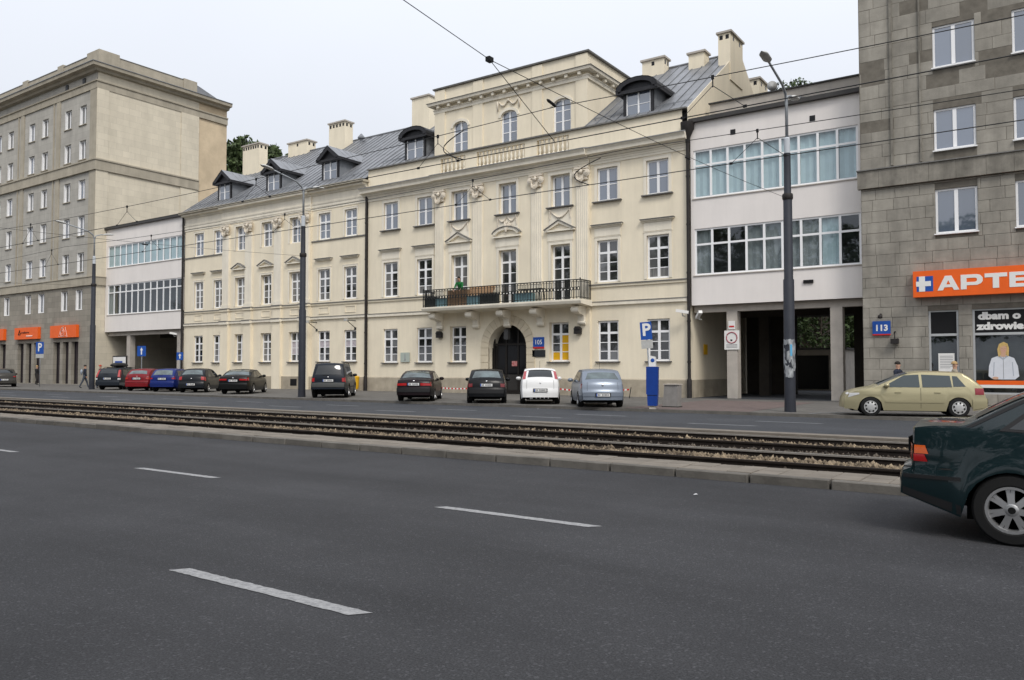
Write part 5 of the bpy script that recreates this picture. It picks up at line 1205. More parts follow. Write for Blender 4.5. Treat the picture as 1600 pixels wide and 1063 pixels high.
# silhouettes (x from tail, z)
def hatch(L, H, deck=.98, rake=.40, bump=.62):
    return [(0, .30), (.004, .44), (.008, bump - .04), (.05, bump + .02), (.10, deck - .12), (.14, deck), (.14 + rake * .55, deck + (H - deck) * .55), (.14 + rake, H - .075), (.16 + rake + .15, H - .03), (L * .36, H), (L * .47, H - .015), (L * .58, H - .12), (L * .76, .99), (L * .80, .94), (L * .92, .83), (L * .975, .70), (L * .995, .52), (L, .28)]
def sedan(L, H, deck=1.02, bx=.80, wx=1.45, bump=.62):
    return [(0, .30), (.004, .44), (.010, bump), (.035, bump + .04), (.05, deck - .14), (.09, deck - .02), (.16, deck + .012), (bx * .6, deck + .03), (bx, deck + .035), ((bx + wx) / 2, (deck + H) / 2 + .05), (wx, H - .055), (wx + .22, H - .012), (L * .47, H), (L * .54, H - .03), (L * .60, H - .13), (L * .735, 1.0), (L * .78, .94), (L * .92, .82), (L * .975, .70), (L * .995, .52), (L, .28)]
def wagon(L, H, deck=.98, rake=.28, bump=.62):
    return [(0, .32), (.004, .46), (.008, bump - .04), (.05, bump + .02), (.09, deck - .10), (.12, deck), (.12 + rake * .5, deck + (H - deck) * .5), (.12 + rake, H - .08), (.14 + rake + .12, H - .03), (L * .30, H), (L * .46, H - .01), (L * .55, H - .10), (L * .71, 1.02), (L * .76, .97), (L * .92, .85), (L * .975, .72), (L * .995, .54), (L, .3)]
HD = R(36.0)
def hdg(deg=36.0): return R(90 + deg)
def sidew(car, xs, zt, zb=None):
    zb = zb or car.belt + .03; out = []
    for (a, b, c, d) in xs: out.append([(a, zb), (b, zb), (c, zt), (d, zt)])
    return out
def badge(z, m=None, rr=.045):
    def f(t, car, ox):
        i = min(car.idx(0, car.belt + .05), key=lambda i: abs(car.c[i][1] - z)); p = car.S(i, 0, .012)
        MB().lathe([(rr, 0), (rr * .8, -.012), (.005, -.014)], (0, 0, 0), 12, 'x').build('badge', m or CHROME, t, (p[0] + ox, 0, z), smooth=True)
    return f
def more(*fs):
    def f(t, car, ox):
        for q in fs: q(t, car, ox)
    return f
def strip(z0, z1, k, m, off=.014, name='trim_strip'):
    def f(t, car, ox): car.patch(car.idx(z0, z1), -k, k, off, 10).build(name, m, t, (ox, 0, 0), smooth=True)
    return f
def antenna(x):
    def f(t, car, ox):
        z = max(zz for xx, zz in car.c if abs(xx - x) < .15); MB().tube([(0, 0, 0), (-.12, 0, .32)], .006, 4).build('aerial', BLACKPL, t, (x + ox, 0, z + .04))
    return f
def wiper(z):
    def f(t, car, ox):
        i = min(car.idx(0, car.belt + .3), key=lambda i: abs(car.c[i][1] - z)); p = car.S(i, 0, .02); MB().tube([(p[0] - .01, -.02, z), (p[0] + .01, .3, z + .015)], .014, 5).build('rear_wiper', BLACKPL, t, (ox, 0, 0))
    return f
HX = dict(handles=())
# black hatchback by the gate
c = Car(hatch(4.15, 1.45, .97, .50), 1.72, .93, .78, 3.30, .31)
make_car('parked_car', 'black hatchback with dark bumper parked in front of the arched gate', 'car', c, paint('black_paint', (.005, .0055, .0065)), (-20.80, 28.1), hdg(35), (1.02, 1.345, .84, .14), [(.70, .96, .78, 1.0, mat('dark_red_tail_lamp', (.14, .01, .012), .2, coat=.5), .14)], .80, [[(.78, .96), (1.52, .96), (1.50, 1.36), (.98, 1.34)], [(1.60, .96), (3.0, .96), (2.30, 1.36), (1.58, 1.37)]], (1.0, 1.40, .86), bumper=[(.33, .62, BLACKPL)], extras=more(badge(.955), wiper(1.04)), rear_glass=CARGLASS2, capstyle='spoke', spokes=5)
# white hatchback
def punto_x(t, car, ox):
    for sd in (-1, 1): car.patch(car.idx(.43, .47), sd * .35, sd * .68, .012, 5).build('bumper_slot', BLACKPL, t, (ox, 0, 0), smooth=True)
    mb = MB()
    for k in range(5): mb.box(-.04, .05, -.34 + k * .17 - .012, -.34 + k * .17 + .012, .24, .33)
    mb.build('diffuser_fin', MATS['white_paint'], t, (.0 + ox, 0, 0)); MB().tube([(.0, .40, .27), (.3, .40, .27)], .045, 10).build('exhaust_pipe', CHROME, t, (ox, 0, 0))
    ids = car.idx(1.36, 1.45); car.patch(ids, -.86, .86, .03, 10).build('roof_spoiler', MATS['white_paint'], t, (ox, 0, 0), smooth=True)
WP = paint('white_paint', (.72, .72, .71), 0)
c = Car(hatch(4.03, 1.49, 1.0, .46), 1.69, .98, .72, 3.23, .31, tumble=.33)
make_car('parked_car', 'white hatchback with dark rear window and tall lamps, right of the gate', 'car', c, WP, (-18.45, 28.75), hdg(34), (1.06, 1.40, .74, .05), [(1.03, 1.38, .84, 1.0, mat('pinkish_tail_lamp', (.36, .06, .07), .2, coat=.5), .06)], .60, [[(.70, 1.02), (1.45, 1.02), (1.45, 1.40), (.88, 1.38)], [(1.53, 1.02), (2.95, 1.02), (2.25, 1.41), (1.50, 1.42)]], (1.05, 1.44, .86), capstyle='spoke', spokes=5, extras=more(badge(.90, CHROME, .035), punto_x, antenna(1.0), wiper(1.08)))
# silver-blue hatchback
AST = hatch(4.25, 1.46, .96, .52); AS = [[(.62, 1.0), (.98, .99), (1.0, 1.34), (.86, 1.33)], [(1.02, .98), (1.88, .97), (1.90, 1.385), (1.06, 1.35)], [(1.96, .97), (3.08, .97), (2.42, 1.36), (1.98, 1.385)]]
SB = paint('silver_blue_paint', (.20, .23, .275), .35)
c = Car(AST, 1.75, .95, .83, 3.44, .31)
make_car('parked_car', 'silver-blue hatchback parked next to the blue parking meter', 'car', c, SB, (-15.0, 27.75), hdg(36), (1.02, 1.345, .84, .14), [(.74, .93, .70, 1.0, mat('deep_red_tail_lamp', (.22, .015, .025), .2, coat=.5), .16)], .50, AS, (1.0, 1.40, .86), capstyle='spoke', spokes=5, bumper=[(.34, .60, SB)], extras=more(badge(.87), strip(.715, .735, .62, CHROME), strip(.30, .36, .8, BLACKPL), wiper(1.05), antenna(1.0), strip(1.385, 1.40, .16, REDL, .02, 'brake_light')), rear_glass=CARGLASS2)
# gold hatchback, side on
GP = paint('pale_gold_paint', (.40, .36, .225), .35)
c = Car(AST, 1.75, .95, .83, 3.444, .315)
make_car('parked_car', 'pale gold five-door hatchback seen side-on before the pharmacy', 'car', c, GP, (-2.86, 28.75), R(197), (1.02, 1.345, .84, .14), [(.74, .95, .70, 1.0, mat('deep_red_tail_lamp', (.22, .015, .025), .2, coat=.5), .26)], .50, AS, (1.0, 1.40, .86), capstyle='cap', spokes=8, bumper=[(.34, .60, GP)], handles=((1.45, .80), (2.62, .80)), mould=(.46, GP), scale=.955, glass=mat('bluish_car_glass', (.035, .05, .055), .04, ior=1.55, spec=.5))
# dark sedan left of the gate (maroon-black)
MP = paint('dark_maroon_paint', (.010, .0055, .007))
c = Car(sedan(4.48, 1.39, .97, .78, 1.50, .60), 1.695, .94, .98, 3.59, .305, tumble=.36)
make_car('parked_car', 'dark maroon saloon with wide red lamps, left of the red-white tape', 'car', c, MP, (-24.75, 27.95), hdg(33), (1.02, 1.33, .86, .12), [(.70, .90, .42, 1.0, REDL, .12)], .80, [[(1.05, .97), (1.85, .97), (1.85, 1.31), (1.42, 1.30)], [(1.93, .97), (3.12, .97), (2.55, 1.31), (1.93, 1.32)]], (1.0, 1.34, .86), bumper=[(.34, .62, BLACKPL)], extras=badge(.93, CHROME, .05), rear_glass=CARGLASS2, capstyle='spoke', spokes=5)
# jeep-like off-roader
def jeep_sil(): return [(0, .46), (.004, .56), (.01, .70), (.06, .76), (.08, 1.02), (.11, 1.12), (.22, 1.48), (.32, 1.68), (.46, 1.745), (1.2, 1.76), (2.2, 1.74), (2.55, 1.65), (3.05, 1.22), (3.15, 1.16), (4.1, 1.06), (4.42, .95), (4.58, .78), (4.6, .42)]
c = Car(jeep_sil(), 1.84, 1.08, .95, 3.64, .37, tumble=.26, flare=.03, arch=.075)
JP = paint('dark_blue_grey_paint', (.013, .017, .024)); JCL = mat('grey_green_cladding', (.05, .052, .05), .6, var=.1)
make_car('off_roader', 'dark blue off-road car with roof rails parked right of the lamp post', 'car', c, JP, (-31.25, 28.6), hdg(39), (1.14, 1.64, .84, .08), [(.80, 1.08, .84, 1.0, REDL, .12)], .90, [[(.55, 1.12), (1.2, 1.12), (1.2, 1.60), (.72, 1.60)], [(1.28, 1.12), (2.0, 1.12), (2.0, 1.61), (1.28, 1.61)], [(2.08, 1.12), (3.0, 1.12), (2.58, 1.58), (2.08, 1.61)]], (1.22, 1.68, .86), bumper=[(.50, .76, JCL)], extras=more(badge(1.06, CHROME, .04), wiper(1.15), strip(.775, .79, .5, CHROME), strip(1.66, 1.69, .10, REDL, .02, 'brake_light')), roofrails=True, capstyle='spoke', spokes=5, mould=(.52, JCL), handles=((1.3, .98), (2.2, .98)))
# black saloon
c = Car(sedan(4.70, 1.43, 1.03, .70, 1.62, .60), 1.82, .97, 1.08, 3.89, .325, tumble=.34)
BP = paint('black_saloon_paint', (.006, .0065, .0065))
make_car('parked_car', 'black saloon with red lamps and silver wheels parked before the cream wing', 'car', c, BP, (-40.5, 29.75), hdg(38), (1.07, 1.37, .86, .14), [(.80, .98, .46, 1.0, REDL, .20)], .80, [[(1.15, 1.0), (2.0, 1.0), (2.0, 1.35), (1.56, 1.34)], [(2.08, 1.0), (3.30, 1.0), (2.68, 1.34), (2.08, 1.355)]], (1.02, 1.38, .86), extras=badge(.95, CHROME, .05), rear_glass=CARGLASS2, capstyle='spoke', spokes=5, handles=((1.9, .88), (2.9, .88)))
# dark three-door hatchback
c = Car(hatch(4.0, 1.48, .98, .55), 1.71, .96, .72, 3.23, .305, tumble=.33)
make_car('parked_car', 'dark grey three-door hatchback between the blue car and the black saloon', 'car', c, paint('dark_graphite_paint', (.011, .013, .016)), (-45.1, 29.9), hdg(39), (1.05, 1.37, .86, .16), [(.74, .98, .76, 1.0, REDL, .18)], .52, [[(.80, 1.0), (1.5, .99), (1.5, 1.38), (1.12, 1.38)], [(1.58, .99), (2.98, .99), (2.25, 1.38), (1.56, 1.40)]], (1.05, 1.43, .86), extras=more(badge(.88), wiper(1.06), strip(.585, .60, .8, CHROME)), rear_glass=CARGLASS2, capstyle='spoke', spokes=5)
# blue estate-like hatchback
BL = paint('strong_blue_paint', (.010, .022, .135))
c = Car(wagon(4.2, 1.46, 1.0, .42), 1.70, .95, .85, 3.35, .30)
make_car('parked_car', 'bright blue small estate car between the red and the grey hatchbacks', 'car', c, BL, (-48.3, 30.0), hdg(36), (1.05, 1.36, .84, .10), [(.80, .99, .82, 1.0, REDL, .10)], .84, [[(.62, 1.0), (1.25, .99), (1.25, 1.36), (.72, 1.35)], [(1.32, .99), (2.0, .99), (2.0, 1.37), (1.32, 1.37)], [(2.07, .99), (2.95, .99), (2.3, 1.36), (2.07, 1.37)]], (1.02, 1.40, .86), bumper=[(.36, .62, BL)], extras=wiper(1.07), rear_glass=CARGLASS2)
# red hatchback
RP = paint('deep_red_paint', (.17, .010, .014))
c = Car(hatch(4.2, 1.46, 1.0, .50), 1.71, .96, .80, 3.34, .31)
make_car('parked_car', 'dark red hatchback beside the blue small estate car', 'car', c, RP, (-51.3, 30.0), hdg(36), (1.05, 1.35, .82, .14), [(.74, .98, .76, 1.0, mat('orange_red_lamp', (.42, .035, .02), .2, coat=.5), .14)], .84, [[(.70, 1.0), (1.35, .99), (1.35, 1.36), (.95, 1.35)], [(1.42, .99), (2.2, .99), (2.2, 1.37), (1.42, 1.37)], [(2.27, .99), (3.05, .99), (2.45, 1.36), (2.27, 1.37)]], (1.02, 1.41, .86), bumper=[(.34, .46, BLACKPL), (.47, .66, RP)], extras=more(badge(.97), wiper(1.06)), rear_glass=CARGLASS2)
# dark estate with roof box
def roofbox(t, car, ox):
    mb = MB(); prof = [(.02, -.95), (.25, -.88), (.36, -.55), (.39, 0), (.36, .6), (.22, .95), (.02, 1.05)]
    def f(u, v):
        i = u * (len(prof) - 1); a = int(min(i, len(prof) - 2)); q = i - a; r_ = prof[a][0] * (1 - q) + prof[a + 1][0] * q; x = prof[a][1] * (1 - q) + prof[a + 1][1] * q; th = 2 * math.pi * v
        return (x, r_ * math.cos(th), .55 * r_ * math.sin(th) * (1 if math.sin(th) > 0 else .6))
    mb.grid(f, 14, 16); mb.build('roof_box', BLACKPL, t, (1.75 + ox, 0, 1.72), smooth=True)
    MB().box(1.2, 1.26, -.62, .62, 1.53, 1.60).box(2.3, 2.36, -.62, .62, 1.53, 1.60).build('roof_bar', BLACKPL, t, (ox, 0, 0))
c = Car(wagon(4.82, 1.52, 1.0, .30), 1.86, .97, 1.02, 3.84, .325, tumble=.26)
VP = paint('dark_slate_paint', (.016, .020, .026))
make_car('estate_car', 'dark estate car with a black roof box beside the left lamp post', 'car', c, VP, (-55.7, 30.5), hdg(36), (1.06, 1.42, .76, .04), [(.84, 1.42, .84, 1.0, mat('tall_red_lamp', (.38, .03, .03), .2, coat=.5), .05), (.70, .84, .84, 1.0, WHL, .08)], .80, [[(.5, 1.02), (1.3, 1.01), (1.3, 1.42), (.62, 1.42)], [(1.38, 1.01), (2.3, 1.01), (2.3, 1.43), (1.38, 1.43)], [(2.38, 1.01), (3.2, 1.01), (2.65, 1.42), (2.38, 1.43)]], (1.05, 1.46, .86), bumper=[(.36, .52, mat('grey_bumper_strip', (.11, .115, .12), .5))], extras=more(roofbox, wiper(1.08)), capstyle='spoke', spokes=5, roofrails=True)
# dark car cut by the left edge
c = Car(hatch(4.2, 1.46, 1.0, .50), 1.74, .96, .80, 3.34, .31)
make_car('parked_car', 'dark olive car cut off by the left edge, tail towards the street', 'car', c, paint('dark_olive_paint', (.045, .042, .036)), (-71.0, 29.7), hdg(70), (1.05, 1.35, .82, .14), [(.74, .96, .78, 1.0, REDL, .14)], .60, [[(.70, 1.0), (1.35, .99), (1.35, 1.36), (.95, 1.35)], [(1.42, .99), (2.2, .99), (2.2, 1.37), (1.42, 1.37)], [(2.27, .99), (3.05, .99), (2.45, 1.36), (2.27, 1.37)]], (1.02, 1.41, .86))
# dark blue car at the right edge, tail visible behind the gold one
c = Car(sedan(4.5, 1.40, 1.0, .85, 1.5), 1.72, .95, .98, 3.6, .31)
make_car('parked_car', 'dark blue saloon at the right edge behind the gold hatchback', 'car', c, paint('navy_paint', (.008, .011, .030)), (.35, 30.0), R(17), (1.02, 1.34, .86, .1), [(.74, .92, .66, 1.0, ORL, .14)], .80, [[(1.05, .98), (1.9, .98), (1.9, 1.31), (1.42, 1.30)], [(1.98, .98), (3.1, .98), (2.55, 1.31), (1.98, 1.32)]], (1.0, 1.34, .86))
# red car in the courtyard
c = Car(hatch(4.0, 1.46, 1.0, .45), 1.70, .96, .75, 3.25, .30)
make_car('parked_car', 'red car standing in the courtyard beyond the right passage', 'car', c, paint('courtyard_red_paint', (.22, .015, .03)), (-12.6, 66.5), R(175), (1.05, 1.36, .82), [(.74, .96, .78, 1.0, REDL, .14)], .6, [[(.70, 1.0), (1.35, .99), (1.35, 1.36), (.95, 1.35)], [(1.42, .99), (2.9, .99), (2.3, 1.37), (1.42, 1.37)]], (1.02, 1.41, .86), group='cars in the courtyard')
# near dark green coupe
sil = [(0, .40), (.004, .46), (.010, .56), (.03, .625), (.10, .655), (.125, .80), (.105, .95), (.10, 1.01), (.13, 1.04), (.26, 1.062), (.42, 1.07), (.52, 1.07), (.59, 1.09), (.82, 1.22), (1.04, 1.335), (1.24, 1.40), (1.5, 1.425), (1.95, 1.43), (2.3, 1.41), (2.58, 1.34), (2.85, 1.22), (3.20, .985), (3.36, .95), (4.0, .86), (4.30, .76), (4.42, .58), (4.44, .26)]
sil = [(max(x, .0) if i < 5 else x, z) for i, (x, z) in enumerate(sil)]
c = Car(sil, 1.71, .985, .93, 3.63, .325, tumble=.42, crown=.03, flare=.035, arch=.05, bump=.022); c.sharp = 33
GRN = mat('dark_green_metallic', (.0018, .0115, .014), .3, metal=.0, coat=.7, spec=.25); GRN2 = mat('dark_green_bumper', (.006, .015, .020), .45, coat=.4)
def coupe_x(t, car, ox):
    # segmented wrap-around lamp: amber over red
    for sd in (-1, 1):
        for (z0, z1, m_) in ((.795, .875, ORL), (.72, .79, REDL)):
            ids = car.idx(z0 - .01, z1 + .01); x0 = car.c[ids[0]][0]; mb = car.patch(ids, sd * .60, sd * 1.0, .014, 6); car.sidepatch([(x0 + .004, z0), (x0 + .13, z0), (x0 + .10, z1), (x0 + .004, z1)], sd, .010, 6, mb); mb.build('tail_light', m_, t, (ox, 0, 0), smooth=True, angle=50)
        car.sidepatch([(.03, .655), (car.xr - .40, .655), (car.xr - .40, .668), (.03, .668)], sd, .003, 8).build('bumper_gap', GAPM, t, (ox, 0, 0), smooth=True); car.sidepatch([(.03, .56), (car.xr - .40, .56), (car.xr - .40, .595), (.03, .595)], sd, .008, 8).build('rubbing_strip', BLACKPL, t, (ox, 0, 0), smooth=True); car.sidepatch([(.02, .405), (car.xr - .40, .24), (car.xr - .40, .33), (.02, .47)], sd, .004, 8).build('lower_valance', BLACKPL, t, (ox, 0, 0), smooth=True)
        mb = MB(); car.sidepatch([(.575, 1.068), (.63, 1.068), (1.09, 1.33), (1.03, 1.33)], sd, .006, 8, mb); mb.build('window_seal', BLACKPL, t, (ox, 0, 0), smooth=True)
        mb = MB(); car.sidepatch([(.84, 1.04), (1.66, 1.01), (1.66, 1.345), (1.20, 1.345)], sd, .004, 8, mb); mb.build('window_seal', BLACKPL, t, (ox, 0, 0), smooth=True)
    i0 = [i for i in range(len(car.c)) if .15 < car.c[i][0] < .56 and car.c[i][1] > 1.0]; car.patch(i0, -.93, -.925, .004, 1).build('boot_gap', GAPM, t, (ox, 0, 0)); car.patch(i0, .925, .93, .004, 1).build('boot_gap', GAPM, t, (ox, 0, 0))
    for k in range(3):      # three lines of pale stickers on the rear glass
        i1 = [i for i in range(len(car.c)) if 0.70 + k * .12 < car.c[i][0] < 0.76 + k * .12]; 
        if len(i1) > 1:
            for q in range(6): car.patch(i1, -.70 + q * .085, -.70 + q * .085 + .055, .013, 1).build('window_sticker', SIGNWHITE, t, (ox, 0, 0))
    MB().tube([(.24, -.42, .30), (.6, -.42, .30)], .03, 10).build('exhaust_pipe', BLACKPL, t, (ox, 0, 0))
def rearwin_coupe(t, car, ox):
    ids = [i for i in range(len(car.c)) if .60 < car.c[i][0] < 1.18]; car.patch(ids, -.88, .88, .008, 12).build('rear_window', CARGLASS, t, (ox, 0, 0), smooth=True)
make_car('coupe', 'dark green two-door coupe leaving the picture at the right edge', 'car', c, GRN, (-.40, 9.42), 0.0, None, [], .84, [[(.92, 1.06), (1.60, 1.035), (1.60, 1.325), (1.24, 1.325)], [(1.72, 1.0), (3.1, 1.0), (2.66, 1.28), (1.72, 1.33)]], None, spokes=7, capstyle='double', z0=0.0, extras=more(rearwin_coupe, coupe_x), group='cars driving past', handles=((2.3, .86),))
# ------------------------------------------------------------------ trees
LEAF = mat('leaf_green', (.055, .085, .028), .6, island=.5, var=.2, scale=.8); LEAFD = mat('leaf_green_dark', (.075, .105, .042), .65, island=.5, var=.2, scale=.8); BARK = mat('grey_brown_bark', (.10, .08, .06), .9, var=.3, scale=6)
def tree_meshes(seed, h, rad, trunk_h, nclump, nleaf, leaf, m, tall=1.0):
    rs = np.random.RandomState(seed); mb = MB()
    mb.tube([(0, 0, 0), (.05, .02, trunk_h * .5), (.0, .05, trunk_h), (.1, 0, h * .75)], [.28 * h / 14, .22 * h / 14, .19 * h / 14, .05], 10)
    cl = []
    for k in range(nclump):
        t = rs.rand(); z = trunk_h + (h - trunk_h) * (.08 + .88 * t); rr = rad * math.sqrt(max(.03, 1 - ((t - .42) / .62) ** 2)) * (.35 + .65 * rs.rand() ** .5); a = rs.rand() * 6.283
        cl.append((rr * math.cos(a), rr * math.sin(a), z, (.16 + .16 * rs.rand()) * rad * (1.1 if t < .6 else .8)))
    for k in range(0, nclump, max(1, nclump // 12)):
        x, y, z, r = cl[k]; zb = max(trunk_h * .8, z - rad * .7); mb.tube([(0, 0, zb), (x * .5, y * .5, (zb + z) / 2 + .1), (x, y, z)], [.09 * h / 14, .06 * h / 14, .02], 6)
    tr = mb.mesh('trunk', BARK, smooth=True)
    n = nclump * nleaf; c = np.repeat(np.array([q[:3] for q in cl]), nleaf, 0); r = np.repeat(np.array([q[3] for q in cl]), nleaf)
    d = rs.randn(n, 3); d /= np.linalg.norm(d, axis=1)[:, None]; p = c + d * (r * rs.rand(n) ** .45)[:, None] * np.array([1, 1, .8 * tall])
    u = rs.randn(n, 3); u /= np.linalg.norm(u, axis=1)[:, None]; w = np.cross(u, rs.randn(n, 3)); w /= np.linalg.norm(w, axis=1)[:, None]
    s = leaf * (.6 + .8 * rs.rand(n))[:, None]
    V = np.stack([p + u * s, p + w * s * .55, p - u * s, p - w * s * .55], 1).reshape(-1, 3)
    me = bpy.data.meshes.new('crown'); me.vertices.add(n * 4); me.vertices.foreach_set('co', V.reshape(-1)); me.loops.add(n * 4); me.loops.foreach_set('vertex_index', np.arange(n * 4, dtype=np.int32)); me.polygons.add(n); me.polygons.foreach_set('loop_start', np.arange(0, n * 4, 4, dtype=np.int32)); me.update(); me.validate(); me.materials.append(m)
    return tr, me
T1 = tree_meshes(1, 15, 4.6, 3.5, 130, 70, .20, LEAF); T2 = tree_meshes(2, 22, 4.2, 5, 210, 110, .24, LEAFD, 1.2); T3 = tree_meshes(3, 9, 3.6, 1.6, 110, 70, .17, LEAF)
T4 = tree_meshes(4, 15, 2.3, 4, 130, 130, .075, LEAF)
def tree(T, x, y, s, label, grp, rz=0.0, z=.1):
    t = thing('tree', label, 'tree', (x, y, z), rz, grp); t.scale = (s, s, s); put('trunk', T[0], t, (0, 0, 0)); put('crown', T[1], t, (0, 0, 0)); return t
tree(T2, -102.0, 75, 1.66, 'dark leafy tree crown showing between the stone block and the first chimney', 'trees behind the palace')
tree(T2, -93.0, 75, 1.54, 'dark leafy tree crown behind the chimneys of the cream wing', 'trees behind the palace', 2.0)
tree(T4, -18.0, 70, 1.80, 'tree top peeping over the roof edge of the right linking block', 'trees behind the palace', 1.0)
for i, (x, y, s) in enumerate(((-16.5, 69, .95), (-11.5, 73, 1.05), (-7.0, 78, 1.1))): tree(T3, x, y, s, ['courtyard tree seen through the right passage, left of the shed', 'courtyard tree seen through the right passage above the shed', 'courtyard tree seen between the last column and the pharmacy block'][i], 'courtyard trees', i * 1.3)
# trees on the near pavement behind the viewer: only their reflections show in the windows
for i in range(15):
    tree(T1, -128 + i * 9.3 + random.uniform(-1.2, 1.2), -9.0 + random.uniform(-1, 1), random.uniform(.9, 1.25), 'street tree on the near pavement, mirrored in the palace windows', 'street trees on the near side', i * .9, .12)

# courtyard shed
sh = thing('shed', 'low pale shed with a dark roof in the courtyard beyond the right passage', 'shed', (-12.6, 58, .1))
MB().box(-16.5, -12.0, 56.5, 60, .1, 2.9).build('wall', CONC, sh); MB().box(-16.7, -11.8, 56.3, 60.2, 2.9, 3.02).build('roof', GUTD, sh); MB().box(-15.8, -13.0, 56.46, 56.5, .2, 2.5).build('door', SIGNBLACK, sh)
cw = MB().box(-30, 10, 84, 84.4, .1, 7).build('courtyard_wall', DARKWALL); tag(cw, 'dim rear wall closing the courtyard behind the trees', 'wall')

# ------------------------------------------------------------------ lamp posts
STRIP = mat('torn_white_posters', (.55, .57, .58), .8, col2=(.07, .075, .085), scale=7, stretch=(1, 1, .35))
def lamp_post(x, y, label, posters=False, s=1.0):
    t = thing('lamp_post', label, 'street lamp', (x, y, .1), 0, 'lamp posts along the far pavement')
    mb = MB(); mb.lathe([(.20, 0), (.19, .35), (.185, 4.62), (.155, 4.66), (.15, 7.60), (.125, 7.64), (.115, 9.1)], n=16); mb.build('pole', POLE, t, (0, 0, 0), smooth=True, angle=40)
    MB().lathe([(.165, 7.45), (.185, 7.5), (.185, 7.62), (.165, 7.66)], n=16).build('collar', PIPE, t, (0, 0, 0), smooth=True, angle=40)
    MB().lathe([(.105, 9.08), (.105, 9.62), (.07, 9.66)], n=14).build('sleeve', mat('pale_grey_sleeve', (.50, .53, .56), .5), t, (0, 0, 0), smooth=True, angle=40)
    MB().tube([(0, 0, 9.6), (0, 0, 10.9), (0, -.12, 11.2), (0, -.5, 11.42), (0, -2.0, 11.72)], [.055, .055, .05, .045, .04], 8).build('arm', POLELIGHT, t, (0, 0, 0), smooth=True)
    MB().tube([(0, 0, 10.9), (0, .10, 11.15), (0, .45, 11.28), (0, .65, 11.3)], .04, 8).build('arm', POLELIGHT, t, (0, 0, 0), smooth=True)
    def head(y0, d, z):
        mb = MB(); pr = [(0, .0), (.10, .07), (.35, .12), (.62, .10), (.80, .03), (.82, -.01), (.60, -.06), (.2, -.06), (0, -.04)]
        for k in range(len(pr)): pass
        def f(u, v):
            a = v * 2 * math.pi; q = u * .85; w = .15 * math.sin(min(1, q / .25) * math.pi / 2) * (1 if q < .6 else max(.02, 1 - ((q - .6) / .25) ** 2)); w = max(w, .03)
            return (w * math.cos(a), d * q, .09 * (w / .15) * (math.sin(a) if math.sin(a) > 0 else .55 * math.sin(a)))
        mb.grid(f, 12, 14); o = mb.build('lamp_head', LAMPGREY, t, (0, y0, z), smooth=True); o.rotation_euler = (d * .12, 0, 0)
    head(-1.95, -1, 11.72); head(.60, 1, 11.3)
    if posters:
        mb = MB()
        rs_ = random.Random(4)
        for k in range(34):
            a = -math.pi / 2 + rs_.uniform(-1.5, 1.5); z = rs_.uniform(1.2, 2.45); w = rs_.uniform(.05, .22); h = rs_.uniform(.08, .45); r_ = .192 + k * .0003
            vs = []
            n = 4
            for j in range(n + 1): aa = a + (j / n - .5) * w / .19; vs += [(r_ * math.cos(aa), r_ * math.sin(aa), z + rs_.uniform(-.04, .04)), (r_ * math.cos(aa), r_ * math.sin(aa), min(2.5, z + h) + rs_.uniform(-.05, .05))]
            mb.add(vs, [(2 * j, 2 * j + 2, 2 * j + 3, 2 * j + 1) for j in range(n)])
        struct(mb.build('torn_posters', STRIP, t, (0, 0, 0), fix=False), 'stuff')
        mb = MB(); mb.grid(lambda u, v: (.205 * math.cos(-1.2 + u * .35), .205 * math.sin(-1.2 + u * .35), 1.95 + v * .4), 4, 2); mb.build('blue_sticker', mat('sky_blue_print', (.12, .40, .62), .6), t, (0, 0, 0), fix=False)
    return t
PR, PM, PL = (-7.82, 28.35), (-33.15, 28.3), (-57.6, 29.9)
lamp_post(*PR, 'dark lamp post covered with torn white posters before the right passage', True)
lamp_post(*PM, 'dark lamp post standing between the black saloon and the off-road car')
lamp_post(*PL, 'dark lamp post beside the estate car with the roof box')

# ------------------------------------------------------------------ overhead wires
def wire(name, pts, r, label, grp=None, cat='wire'): return tag(MB().tube(pts, r, 5).build(name, WIRE, smooth=True), label, cat, grp)
def sagline(p, q, sag, n=16): p, q = Vector(p), Vector(q); return [p + (q - p) * i / n - Vector((0, 0, sag * 4 * (i / n) * (1 - i / n))) for i in range(n + 1)]
for (y, zc, zm, nm) in ((12.95, 5.98, 6.55, 'near'), (16.0, 5.86, 6.42, 'far')):
    w1 = wire('contact_wire', [(-140, y, zc), (60, y, zc)], .010, f'straight lower tram wire above the {nm} track', 'tram wires')
    pts = []
    for (a, b) in ((-140, -82.5), (-82.5, -57.6), (-57.6, -33.1), (-33.1, -8), (-8, 17), (17, 60)): pts += sagline((a, y, zm + .12), (b, y, zm + .12), .18)[:-1]
    pts.append((60, y, zm + .1)); w2 = wire('messenger_wire', pts, .008, f'sagging upper tram wire above the {nm} track', 'tram wires')
    k = -78.0
    while k < 10:
        mb = MB(); zt = min(pts, key=lambda p: abs(p[0] - k))[2]; mb.tube([(k, y, zt), (k, y, zt - .18)], .012, 4); mb.tube([(k, y, zt - .15), (k - .55, y, zc)], .006, 4); mb.tube([(k, y, zt - .15), (k + .55, y, zc)], .006, 4)
        for s in (-.55, .55): mb.box(k + s - .03, k + s + .03, y - .014, y + .014, zc - .02, zc + .025)
        mb.box(k - .022, k + .022, y - .016, y + .016, zt - .04, zt + .03); k += 6.1 if nm == 'near' else 7.3
        mb.build('dropper', WIRE, w2, (0, 0, 0))
def feeder(x0, x1, y, z0, z1, label):
    wire('feeder_cable', [(x0 + (x1 - x0) * i / 10, y - .02, z1 + (z0 - z1) * i / 10) if False else (x0 + .55 * math.sin(math.pi * i / 10) * (-1) + (x1 - x0) * i / 10, y, z0 + (z1 - z0) * i / 10) for i in range(11)], .012, label, 'feeder loops', 'cable')
